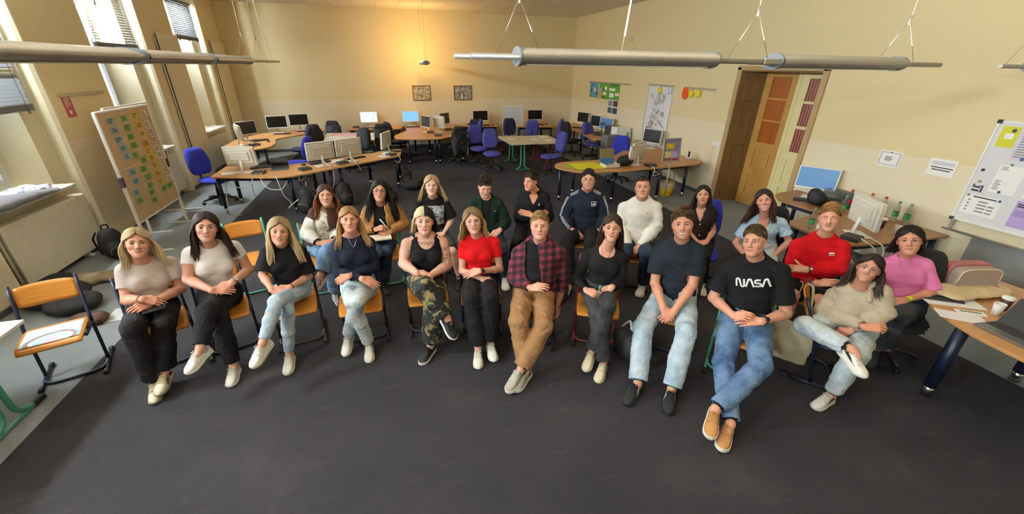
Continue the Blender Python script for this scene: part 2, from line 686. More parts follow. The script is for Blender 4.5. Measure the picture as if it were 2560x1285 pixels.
for y0, y1, lab in ((8.78, 10.1, 'flat white panel radiator below the middle window behind the pinboard'),
     (11.75, 13.15, 'flat white panel radiator below the window next to the back left desk')):
 r = thing('radiator', lab, 'radiator', (XL, y0, 0), 0, 'flat radiators below the windows')
 b = MB(); b.box(-0.06, 0, 0.12, -0.02, y1 - y0, 0.86, 0.018); b.build('front_plate', M_RADF, r)
 b = MB(); b.box(-0.19, 0.005, 0.12, -0.15, y1 - y0 - 0.005, 0.86, 0.01); b.box(-0.15, 0.03, 0.16, -0.06, y1 - y0 - 0.03, 0.82); b.build('convector', M_RADF, r)
 b = MB(); b.tube([(-0.1, y1 - y0 - 0.1, 0.15), (-0.1, y1 - y0 - 0.1, 0.0)], 0.012, 8); b.tube([(-0.1, y1 - y0 - 0.17, 0.15), (-0.1, y1 - y0 - 0.17, 0.0)], 0.012, 8)
 b.build('pipe', M_STEEL, r)

# ---- venetian blinds
M_SLAT = mat('grey blind slats', '#8e9399', 0.5, 0.1)
M_SLATR = mat('blind bottom rail', '#6c6f76', 0.5)
for wi, zb, tilt, lab in ((3, 1.98, 0.9, 'grey venetian blind half lowered in the nearest window'),
       (4, 2.76, 0.25, 'grey venetian blind with open slats letting daylight through in the middle window'),
       (5, 3.04, 1.05, 'closed grey venetian blind high in the window nearest the back wall'),
       (2, 2.4, 0.4, None), (1, 2.4, 0.4, None), (0, 2.4, 0.4, None)):
 if lab is None:
  continue
 wy = WIN_Y[wi]
 p = thing('venetian_blind', lab, 'blind', (XL - 0.06, wy, zb), 0, 'window blinds')
 b = MB()
 n = int((3.78 - zb) / 0.042)
 for k in range(n):
  z = 0.10 + k * 0.042
  tl = tilt if not (wi == 3 and 0.42 < z < 0.52) else 0.1
  c, s = math.cos(tl) * 0.025, math.sin(tl) * 0.025
  b.add([(c, -0.62, z - s), (-c, -0.62, z + s), (-c, 0.62, z + s), (c, 0.62, z - s),
    (c, -0.62, z - s + 0.0015), (-c, -0.62, z + s + 0.0015), (-c, 0.62, z + s + 0.0015), (c, 0.62, z - s + 0.0015)],
    [(0, 1, 2, 3), (7, 6, 5, 4), (0, 4, 5, 1), (2, 6, 7, 3), (1, 5, 6, 2), (3, 7, 4, 0)])
 b.build('slats', M_SLAT, p)
 b = MB()
 for k in range(4):
  b.box(-0.03, -0.62, 0.0 + k * 0.02, 0.03, 0.62, 0.017 + k * 0.02, 0.003)
 b.build('bottom_rail', M_SLATR, p)
 b = MB()
 for yy in (-0.5, 0.0, 0.5):
  b.tube([(0.032, yy, -0.02), (0.032, yy, 3.8 - zb)], 0.0025, 5)
  b.box(0.02, yy - 0.012, -0.03, 0.042, yy + 0.012, 0.03, 0.004)
 b.build('ladder_cord', mat('blind cord', '#54575c', 0.7), p)
 b = MB(); b.tube([(0.02, 0.64, 3.8 - zb), (0.02, 0.64, -0.9 if wi < 5 else -1.2)], 0.006, 6); b.build('tilt_wand', mat('pale wand', '#e8e6dc', 0.4), p)
 b = MB(); b.box(-0.03, -0.63, 3.8 - zb, 0.035, 0.63, 3.85 - zb, 0.004); b.build('head_rail', M_SLATR, p)

# ---- the double door in its deep panelled opening
M_DFRAME = mat('door casing paint', '#b3966a', 0.5, var=0.05)
M_DJAMB = mat('dark panelled jamb', '#6a4a1e', 0.45, var=0.08)
M_DL = mat('ochre shaded door leaf', '#b48640', 0.45, var=0.06)  # darker leaf: the shade it stands in is put into its colour
M_DR = mat('pale cream lit door leaf', '#ded29c', 0.45, var=0.03)  # paler leaf: the light falling on it is put into its colour
b = MB()
for (ya, yb, za, zb) in ((6.85, 6.95, 0, 2.6), (5.12, 5.22, 0, 2.6), (5.12, 6.95, 2.54, 2.62)):
 b.box(XR - 0.035, ya, za, XR + 0.03, yb, zb, 0.01)
d = struct(b.build('door_1', M_DFRAME))
b = MB()                                             # panelled reveal on the far side, splayed
def jamb(y0, y1, sgn):
 q = [(XR + 0.0, y0), (XR + 0.37, y1), (XR + 0.37, y1 + sgn * 0.03), (XR + 0.0, y0 + sgn * 0.03)]
 b.prism(q if sgn > 0 else q[::-1], 0, 2.54)
 for (za, zb) in ((0.12, 0.55), (0.68, 1.18), (1.32, 1.86), (2.0, 2.42)):
  for (u0, u1) in ((0.09, 0.12), (0.25, 0.28)):
   L = lambda u: (XR + u, y0 + (y1 - y0) * u / 0.37)
   a_, c_ = L(u0), L(u1)
   q = [a_, c_, (c_[0], c_[1] - sgn * 0.014), (a_[0], a_[1] - sgn * 0.014)]
   b.prism(q[::-1] if sgn > 0 else q, za, zb)
  for zz in (za, zb - 0.02):
   L = lambda u: (XR + u, y0 + (y1 - y0) * u / 0.37)
   a_, c_ = L(0.09), L(0.28)
   q = [a_, c_, (c_[0], c_[1] - sgn * 0.014), (a_[0], a_[1] - sgn * 0.014)]
   b.prism(q[::-1] if sgn > 0 else q, zz, zz + 0.02)
jamb(6.85, 6.62, 1)
b.prism([(XR, 5.22), (XR + 0.37, 5.2), (XR + 0.37, 5.17), (XR, 5.19)][::-1], 0, 2.54)
b.box(XR, 5.19, 2.52, XR + 0.38, 6.85, 2.545)
b.build('jamb', M_DJAMB, d)
def leaf(name, y0, y1, m, pane_m, pz, lows, pin):
 bb = MB()
 x0, x1 = XR + 0.36, XR + 0.40
 ya, yb = y0 + pin, y1 - pin
 bb.box(x0, y0, 0.01, x1, ya, 2.53); bb.box(x0, yb, 0.01, x1, y1, 2.53)
 zs = sorted([(z0, z1) for z0, z1 in pz + lows])
 zc = 0.01
 for z0, z1 in zs:
  bb.box(x0, ya, zc, x1, yb, z0); zc = z1
 bb.box(x0, ya, zc, x1, yb, 2.53)
 for z0, z1 in lows:
  bb.box(x0 + 0.02, ya, z0, x1, yb, z1)
  bb.box(x0 + 0.008, ya + 0.05, z0 + 0.05, x1, yb - 0.05, z1 - 0.05, 0.006)
 lf = bb.build(name, m, d)
 bb = MB()
 for z0, z1 in pz:
  bb.box(x0 + 0.018, ya, z0, x0 + 0.024, yb, z1)
 bb.build('pane', pane_m, lf)
 return lf
t = NT('amber curtain glass')
t.color(t.ramp(t.noise(3, 3, stretch=(1, 14, 0.6)), [(0.3, srgb('#8a4710')), (0.7, srgb('#a85c17'))]))
t.set(Roughness=0.3); M_AMBER = t.m
t = NT('red curtain glass')
w_ = t.n('ShaderNodeTexWave', wave_type='BANDS', bands_direction='Y')
w_.inputs['Scale'].default_value = 6.0; w_.inputs['Distortion'].default_value = 0.6
t.l(t.coord(), w_.inputs['Vector'])
t.color(t.ramp(w_.outputs['Fac'], [(0.2, srgb('#74302a')), (0.9, srgb('#a8736a'))]))
t.set(Roughness=0.25); M_REDC = t.m
lf = leaf('door_leaf', 5.90, 6.61, M_DL, M_AMBER, [(1.27, 1.66), (1.69, 2.05), (2.08, 2.44)], [(0.25, 0.62), (0.76, 1.14)], 0.06 + 0.09)
b = MB()
for zz in (0.4, 1.35, 2.2):
 b.tube([(XR + 0.352, 6.605, zz), (XR + 0.352, 6.605, zz + 0.13)], 0.009, 8)
b.build('hinge', M_STEEL, lf)
leaf('door_leaf', 5.16, 5.895, M_DR, M_REDC, [(1.21, 1.61), (1.66, 2.03), (2.07, 2.43)], [(0.1, 0.55), (0.66, 1.07)], 0.18)
b = MB(); b.box(XR + 0.345, 5.86, 0.01, XR + 0.365, 5.93, 2.53, 0.008); b.build('cover_strip', M_DR, d)

# ---- switches and sockets
o = MB().box(XR - 0.012, 6.98, 1.08, XR, 7.22, 1.17, 0.004).build('light_switch', M_WHITE)
tag(o, 'triple white light switch plate left of the door', 'switch')
b = MB()
for k in range(3):
 b.box(XR - 0.017, 6.995 + k * 0.075, 1.092, XR - 0.011, 7.058 + k * 0.075, 1.158, 0.003)
b.build('rocker', M_WHITE, o)
o = MB().box(XR - 0.014, 7.02, 0.28, XR, 7.11, 0.38, 0.004).build('wall_socket', M_WHITE)
tag(o, 'white wall socket low on the wall left of the door', 'socket')
MB().cyl((XR - 0.0155, 7.065, 0.33), (XR - 0.013, 7.065, 0.33), 0.022).build('socket_well', mat('grey socket', '#b9b7b0', 0.5), o)
o = MB().box(-3.90, YB - 0.05, 2.12, -3.81, YB, 2.22, 0.012).build('motion_detector', mat('cream plastic', '#d9c89a', 0.5))
tag(o, 'small cream motion detector on the back wall near the left corner', 'detector')
MB().sphere((-3.855, YB - 0.05, 2.16), 0.022).build('lens', M_WHITE, o)
o = MB().box(XR - 0.03, 10.9, 3.2, XR, 11.0, 3.3, 0.008).build('wall_hook', mat('cream hook', '#d8c58f', 0.5))
tag(o, 'small cream fixture high on the right wall', 'wall fixture')

# ---- pendant lamps: twin aluminium tubes carrying lens-shaped housings
def pendant(name, label, loc, rz, tubes, bodies, wires, lit=False):
 p = thing(name, label, 'lamp', loc, rz, 'long pendant lamps')
 for k, (y, x0, x1) in enumerate(tubes):
  b = MB(); b.tube([(x0, y, 0), (x1, y, 0)], 0.017, 12); b.build('tube', M_ALU, p)
 for x0, x1 in bodies:
  b = MB()
  prof = []
  for k in range(20):
   a = 2 * PI * k / 20
   yy = 0.105 * math.cos(a)
   zz = 0.052 * math.sin(a) if math.sin(a) > 0 else 0.040 * math.sin(a)
   prof.append((yy, zz))
  b.grid(lambda u, v: (x0 + (x1 - x0) * v, prof[int(round(u * 20)) % 20][0], prof[int(round(u * 20)) % 20][1]), 20, 1)
  h = b.build('housing', M_ALU, p)
  for xe in (x0, x1):
   b = MB(); b.tube([(xe - 0.012, 0, 0.004), (xe + 0.012, 0, 0.004)], 0.055, 24, flat=1.9 if False else 1.0)
   b.v = [(v[0], v[1] * 1.75, v[2]) for v in b.v]
   b.build('end_cap', M_ALUD, h)
  b = MB(); b.box(x0 + 0.04, -0.05, -0.046, x1 - 0.04, 0.05, -0.038, 0.003)
  b.build('louvre', mat('lamp louvre', '#d8d4c8', 0.35), h)
 for xw, yw in wires:
  b = MB(); b.tube([(xw, yw, 0.31), (xw, yw, ZC - loc[2])], 0.0022, 5)
  b.tube([(xw, yw, 0.31), (xw + 0.12, yw - 0.06, 0.018)], 0.0018, 5); b.tube([(xw, yw, 0.31), (xw - 0.12, yw + 0.06, 0.018)], 0.0018, 5)
  b.tube([(xw, yw, 0.28), (xw, yw, 0.34)], 0.006, 6)
  b.build('suspension_wire', M_STEEL, p)
 return p

p = pendant('pendant_lamp', 'long twin tube pendant lamp running across the middle of the room above the seated group', (0, 2.6, 2.605), 0,
   [(-0.06, 0.50, 2.72), (0.06, 0.42, 2.95), (-0.06, 2.74, 4.45), (0.06, 2.74, 4.66)],
   [(0.80, 2.20), (2.76, 4.02)], [(0.80, 0.0), (2.52, 0.0), (4.0, 0.0)])
b = MB(); b.tube([(1.52, 0.03, 0.04), (1.55, 0.03, 0.4), (1.62, 0.02, 0.9), (1.64, 0.02, ZC - 2.605)], 0.005, 6); b.build('cable', mat('cream cable', '#e6d6ae', 0.6), p)
b = MB(); b.box(2.60, -0.08, -0.02, 2.80, 0.08, 0.02, 0.006); b.build('coupling', M_ALU, p)
p = pendant('pendant_lamp', 'long twin tube pendant lamp running along the window side at upper left', (-1.7, 0, 2.585), PI / 2,
   [(-0.06, 2.0, 8.2), (0.06, 2.0, 8.05)], [(2.2, 3.72), (3.84, 5.1), (5.22, 6.55)], [(3.6, 0.0), (6.6, 0.0), (7.3, 0.0)])
b = MB(); b.tube(bez([(7.95, 0, 0.02), (7.9, 0, 0.15), (7.7, 0, 0.6), (7.6, 0, 1.1), (7.6, 0, ZC - 2.585)], 6), 0.006, 6); b.build('cable', mat('cream cable', '#e6d6ae', 0.6), p)
p = pendant('pendant_lamp', 'small lit pendant lamp seen end on before the back wall', (1.15, 12.0, 2.62), PI / 2,
   [(-0.06, 0.0, 1.9), (0.06, 0.0, 1.9)], [(0.15, 1.5)], [(0.2, 0.0), (1.4, 0.0)])
b = MB(); b.tube([(1.65, -0.04, 0.03), (1.8, -0.04, 0.03)], 0.02, 10); b.build('halogen_tube', mat('glowing halogen', '#fff0c8', 0.4, emit=6.0), p)
b = MB(); b.tube([(1.55, 0.04, 0.03), (1.7, 0.04, 0.03)], 0.02, 10); b.build('halogen_tube', mat('glowing halogen', '#fff0c8', 0.4, emit=6.0), p)
p = pendant('pendant_lamp', 'end of a pendant tube lamp at the upper right edge of the room', (5.35, 2.6, 2.605), 0,
   [(0.0, 0.0, 1.2)], [(0.5, 1.2)], [(0.3, 0.0)])

ONLY = ()

# ================================================================== smooth solid modelling on a grid (bodies, clothes)
_RNG = np.random.RandomState(5)
_LAT = _RNG.rand(32, 32, 32).astype(np.float32) * 2 - 1


def vnoise(P):
 """smooth value noise, P (n, 3)"""
 i = np.floor(P).astype(np.int32)
 f = (P - i).astype(np.float32)
 f = f * f * (3 - 2 * f)
 i &= 31
 j = (i + 1) & 31
 x0, y0, z0, x1, y1, z1 = i[:, 0], i[:, 1], i[:, 2], j[:, 0], j[:, 1], j[:, 2]
 fx, fy, fz = f[:, 0], f[:, 1], f[:, 2]
 L = _LAT
 a = L[x0, y0, z0] * (1 - fx) + L[x1, y0, z0] * fx
 b = L[x0, y1, z0] * (1 - fx) + L[x1, y1, z0] * fx
 c = L[x0, y0, z1] * (1 - fx) + L[x1, y0, z1] * fx
 d = L[x0, y1, z1] * (1 - fx) + L[x1, y1, z1] * fx
 return (a * (1 - fy) + b * fy) * (1 - fz) + (c * (1 - fy) + d * fy) * fz


def A3(*v):
 return np.array(v, np.float32)


def unit(v):
 v = np.asarray(v, float)
 return v / (np.linalg.norm(v) + 1e-12)


class Field:
 def __init__(self, lo, hi, h):
  self.h = h
  self.o = np.asarray(lo, float)
  self.n = np.maximum(4, np.ceil((np.asarray(hi, float) - self.o) / h).astype(int) + 1)
  self.D = np.full(self.n, 1.0, np.float32)
  self.ax = [(self.o[i] + h * np.arange(self.n[i])).astype(np.float32) for i in range(3)]

 def region(self, lo, hi):
  s = []
  for i in range(3):
   a = max(0, int(math.floor((lo[i] - self.o[i]) / self.h)))
   b = min(self.n[i], int(math.ceil((hi[i] - self.o[i]) / self.h)) + 1)
   if b <= a:
    return None
   s.append(slice(a, b))
  X = self.ax[0][s[0]][:, None, None]
  Y = self.ax[1][s[1]][None, :, None]
  Z = self.ax[2][s[2]][None, None, :]
  return tuple(s), X, Y, Z

 def op(self, fn, lo, hi, k=0.0, mode='add'):
  m = k + 3.2 * self.h + (0.01 if mode == 'add' else 0)
  r = self.region(np.asarray(lo) - m, np.asarray(hi) + m)
  if r is None:
   return self
  s, X, Y, Z = r
  d = fn(X, Y, Z)
  D = self.D[s]
  if mode == 'add':
   if k > 0:
    hh = np.maximum(k - np.abs(D - d), 0) / k
    self.D[s] = np.minimum(D, d) - hh * hh * (k * 0.25)
   else:
    self.D[s] = np.minimum(D, d)
  elif mode == 'sub':
   d = -d
   if k > 0:
    hh = np.maximum(k - np.abs(D - d), 0) / k
    self.D[s] = np.maximum(D, d) + hh * hh * (k * 0.25)
   else:
    self.D[s] = np.maximum(D, d)
  return self

 def caps(self, a, b, ra, rb=None, k=0.0, mode='add', end=None):
  rb = ra if rb is None else rb
  a, b = np.asarray(a, np.float32), np.asarray(b, np.float32)
  v = b - a
  L2 = float(v @ v) + 1e-12

  def fn(X, Y, Z):
   dx, dy, dz = X - a[0], Y - a[1], Z - a[2]
   t = np.clip((dx * v[0] + dy * v[1] + dz * v[2]) / L2, 0, 1)
   d = np.sqrt((dx - t * v[0]) ** 2 + (dy - t * v[1]) ** 2 + (dz - t * v[2]) ** 2) - (ra + (rb - ra) * t)
   if end is not None:                          # a flat end: nothing beyond the plane
    c, n = end
    d = np.maximum(d, (X - c[0]) * n[0] + (Y - c[1]) * n[1] + (Z - c[2]) * n[2])
   return d.astype(np.float32)
  if end is not None:
   end = (np.asarray(end[0], np.float32), unit(end[1]).astype(np.float32))
  R = max(ra, rb)
  return self.op(fn, np.minimum(a, b) - R, np.maximum(a, b) + R, k, mode)

 def chain(self, pts, rs, k=0.01, mode='add'):
  for i in range(len(pts) - 1):
   self.caps(pts[i], pts[i + 1], rs[i], rs[i + 1], k, mode)
  return self

 def ell(self, c, r, R=None, k=0.0, mode='add'):
  c = np.asarray(c, np.float32)
  r = np.asarray(r, np.float32)
  R = np.eye(3) if R is None else R          # columns are the ellipsoid's axes

  def fn(X, Y, Z):
   dx, dy, dz = X - c[0], Y - c[1], Z - c[2]
   q = [(dx * R[0, i] + dy * R[1, i] + dz * R[2, i]) for i in range(3)]
   k0 = np.sqrt((q[0] / r[0]) ** 2 + (q[1] / r[1]) ** 2 + (q[2] / r[2]) ** 2)
   k1 = np.sqrt((q[0] / r[0] ** 2) ** 2 + (q[1] / r[1] ** 2) ** 2 + (q[2] / r[2] ** 2) ** 2) + 1e-6
   return k0 * (k0 - 1) / k1
  e = np.sqrt(((R * r[None, :]) ** 2).sum(1))
  return self.op(fn, c - e, c + e, k, mode)

 def loft(self, nodes, k=0.0, mode='add', cap=0.6):
  """nodes: (centre, width axis, depth axis, half width, half depth)"""
  cs = np.array([n[0] for n in nodes])
  R = max(max(n[3], n[4]) for n in nodes)
  lo, hi = cs.min(0) - R, cs.max(0) + R
  N = len(nodes)

  def fn(X, Y, Z):
   best = None
   for i in range(N - 1):
    c0, w0, d0, a0, b0 = nodes[i]
    c1, w1, d1, a1, b1 = nodes[i + 1]
    v = np.asarray(c1 - c0)
    L2 = float(v @ v)
    dx, dy, dz = X - np.float32(c0[0]), Y - np.float32(c0[1]), Z - np.float32(c0[2])
    tr = (dx * v[0] + dy * v[1] + dz * v[2]) / L2
    t = np.clip(tr, 0, 1)
    w = unit(np.asarray(w0) + np.asarray(w1))
    d = unit(np.asarray(d0) + np.asarray(d1))
    qx, qy, qz = dx - t * v[0], dy - t * v[1], dz - t * v[2]
    a = a0 + (a1 - a0) * t
    b = b0 + (b1 - b0) * t
    lx = qx * w[0] + qy * w[1] + qz * w[2]
    ly = qx * d[0] + qy * d[1] + qz * d[2]
    lz = (tr - t) * math.sqrt(L2)
    c = np.minimum(a, b) * cap
    k0 = np.sqrt((lx / a) ** 2 + (ly / b) ** 2 + (lz / c) ** 2)
    k1 = np.sqrt((lx / a ** 2) ** 2 + (ly / b ** 2) ** 2 + (lz / c ** 2) ** 2) + 1e-6
    dd = k0 * (k0 - 1) / k1
    dd = np.where(k0 < 0.05, -np.minimum(a, b), dd)
    best = dd if best is None else np.minimum(best, dd)
   return best
  return self.op(fn, lo, hi, k, mode)

 def cut(self, c, n, r, mode='sub'):
  """take away what lies beyond the plane through c (normal n), inside a ball of radius r"""
  c = np.asarray(c, np.float32)
  n = unit(n).astype(np.float32)

  def fn(X, Y, Z):
   dx, dy, dz = X - c[0], Y - c[1], Z - c[2]
   return np.maximum(-(dx * n[0] + dy * n[1] + dz * n[2]), np.sqrt(dx * dx + dy * dy + dz * dz) - r)
  return self.op(fn, c - r, c + r, 0.0, mode)

 def wrinkle(self, amp, freq, M=None, focus=(), base=1.0, band=0.03, seed=0.0):
  idx = np.argwhere(np.abs(self.D) < band)
  if len(idx) == 0:
   return self
  P = self.o + idx * self.h
  Q = P if M is None else P @ np.asarray(M).T
  nz = vnoise(Q * freq + seed) + 0.5 * vnoise(Q * freq * 2.1 + seed + 7.3)
  w = np.full(len(P), base)
  for c, rad, g in focus:
   w += g * np.exp(-((P - np.asarray(c)) ** 2).sum(1) / rad ** 2)
  self.D[idx[:, 0], idx[:, 1], idx[:, 2]] += (amp * w * nz).astype(np.float32)
  return self

 def sample(self, p):
  q = (np.asarray(p) - self.o) / self.h
  i = np.floor(q).astype(int)
  if (i < 0).any() or (i >= self.n - 1).any():
   return 1.0
  f = q - i
  c = self.D[i[0]:i[0] + 2, i[1]:i[1] + 2, i[2]:i[2] + 2]
  c = c[0] * (1 - f[0]) + c[1] * f[0]
  c = c[0] * (1 - f[1]) + c[1] * f[1]
  return float(c[0] * (1 - f[2]) + c[1] * f[2])

 def push(self, p, dist):
  """move a point out to at least dist from the surface"""
  for _ in range(3):
   d = self.sample(p)
   if d >= dist:
    break
   e = self.h * 1.2
   g = np.array([self.sample(p + A3(e, 0, 0)) - self.sample(p - A3(e, 0, 0)),
       self.sample(p + A3(0, e, 0)) - self.sample(p - A3(0, e, 0)),
       self.sample(p + A3(0, 0, e)) - self.sample(p - A3(0, 0, e))])
   L = np.linalg.norm(g)
   if L < 1e-5:
    break
   p = p + g / L * min(dist - d, 0.05)
  return p

 def mesh(self):
  D = self.D
  I = D < 0
  n = self.n
  cnt = np.zeros(n - 1, np.uint8)
  for a in (0, 1):
   for b in (0, 1):
    for c in (0, 1):
     cnt += I[a:n[0] - 1 + a, b:n[1] - 1 + b, c:n[2] - 1 + c]
  act = np.argwhere((cnt > 0) & (cnt < 8))
  if len(act) == 0:
   return np.zeros((0, 3)), np.zeros((0, 4), int)
  cor = np.array([(a, b, c) for a in (0, 1) for b in (0, 1) for c in (0, 1)])
  V = np.stack([D[act[:, 0] + c[0], act[:, 1] + c[1], act[:, 2] + c[2]] for c in cor], 1)
  acc = np.zeros((len(act), 3), np.float32)
  num = np.zeros(len(act), np.float32)
  for i in range(8):
   for j in range(i + 1, 8):
    if np.abs(cor[i] - cor[j]).sum() != 1:
     continue
    va, vb = V[:, i], V[:, j]
    m = (va < 0) != (vb < 0)
    t = np.where(m, va / np.where(m, va - vb, 1), 0)
    acc += np.where(m[:, None], cor[i] + t[:, None] * (cor[j] - cor[i]), 0)
    num += m
  pts = self.o + (act + acc / num[:, None]) * self.h
  lut = np.full(n - 1, -1, np.int32)
  lut[act[:, 0], act[:, 1], act[:, 2]] = np.arange(len(act))
  faces = []
  for ax in range(3):
   s0 = [slice(None)] * 3; s1 = [slice(None)] * 3
   s0[ax] = slice(0, n[ax] - 1); s1[ax] = slice(1, n[ax])
   A, B = I[tuple(s0)], I[tuple(s1)]
   e = np.argwhere(A != B)
   u, v = [(1, 2), (2, 0), (0, 1)][ax]
   ok = (e[:, u] >= 1) & (e[:, v] >= 1) & (e[:, u] < n[u] - 1) & (e[:, v] < n[v] - 1)
   e = e[ok]
   if len(e) == 0:
    continue
   ins = A[e[:, 0], e[:, 1], e[:, 2]]
   du = np.zeros(3, int); du[u] = 1
   dv = np.zeros(3, int); dv[v] = 1
   q = [lut[tuple((e - du - dv).T)], lut[tuple((e - dv).T)], lut[tuple(e.T)], lut[tuple((e - du).T)]]
   q = np.stack(q, 1)
   q[~ins] = q[~ins][:, ::-1]
   faces.append(q)
  return pts, np.concatenate(faces)


def np_mesh(name, parts, mats, smooth=True):
 """parts: list of (points, quads or list of faces, colours or None, material index)"""
 me = bpy.data.meshes.new(name)
 off, P, F, C, MI, LS, LT = 0, [], [], [], [], [], []
 ls = 0
 for pts, fs, col, mi in parts:
  pts = np.asarray(pts, np.float32)
  P.append(pts)
  if isinstance(fs, np.ndarray):
   F.append((fs + off).ravel())
   m, w = fs.shape
   LS.append(ls + w * np.arange(m)); LT.append(np.full(m, w)); ls += m * w
   MI.append(np.full(m, mi))
  else:
   ln = np.array([len(f) for f in fs])
   F.append(np.array([i + off for f in fs for i in f]))
   LS.append(ls + np.concatenate([[0], np.cumsum(ln)[:-1]])); LT.append(ln); ls += ln.sum()
   MI.append(np.full(len(fs), mi))
  if col is None:
   col = np.ones((len(pts), 3), np.float32) * 0.8
  col = np.asarray(col, np.float32)
  if col.ndim == 1:
   col = np.tile(col[:3], (len(pts), 1))
  C.append(col[:, :3])
  off += len(pts)
 P = np.concatenate(P); F = np.concatenate(F).astype(np.int32); C = np.concatenate(C)
 LS = np.concatenate(LS).astype(np.int32); LT = np.concatenate(LT).astype(np.int32)
 MI = np.concatenate(MI).astype(np.int32)
 me.vertices.add(len(P)); me.vertices.foreach_set('co', P.ravel())
 me.loops.add(len(F)); me.loops.foreach_set('vertex_index', F)
 me.polygons.add(len(LS)); me.polygons.foreach_set('loop_start', LS); me.polygons.foreach_set('loop_total', LT)
 me.polygons.foreach_set('material_index', MI)
 me.polygons.foreach_set('use_smooth', np.full(len(LS), smooth))
 for m in mats:
  me.materials.append(m)
 me.update(calc_edges=True)
 at = me.color_attributes.new('col', 'FLOAT_COLOR', 'POINT')
 at.data.foreach_set('color', np.concatenate([C, np.ones((len(C), 1), np.float32)], 1).ravel())
 me.validate()
 return me


def strands_geo(paths, radii, cols, n=5, flat=1.0):
 """tapered tubes for many strands at once: returns points, quads, colours"""
 P, F, C, off = [], [], [], 0
 ang = np.arange(n) * 2 * PI / n
 for path, rad, col in zip(paths, radii, cols):
  path = np.asarray(path, float)
  m = len(path)
  t = np.gradient(path, axis=0)
  t /= np.linalg.norm(t, axis=1)[:, None] + 1e-9
  ref = np.array([0.31, 0.52, 0.79])
  s = np.cross(t, ref); s /= np.linalg.norm(s, axis=1)[:, None] + 1e-9
  u = np.cross(s, t)
  ring = path[:, None, :] + (np.cos(ang)[None, :, None] * s[:, None, :] + np.sin(ang)[None, :, None] * u[:, None, :] * flat) * np.asarray(rad)[:, None, None]
  P.append(ring.reshape(-1, 3))
  i = np.arange(m - 1)[:, None] * n
  k = np.arange(n)[None, :]
  k2 = (k + 1) % n
  q = np.stack([i + k, i + k2, i + n + k2, i + n + k], -1).reshape(-1, 4)
  F.append(q + off)
  C.append(np.repeat(np.asarray(col, float), n, axis=0))
  off += m * n
 return np.concatenate(P), np.concatenate(F), np.concatenate(C)

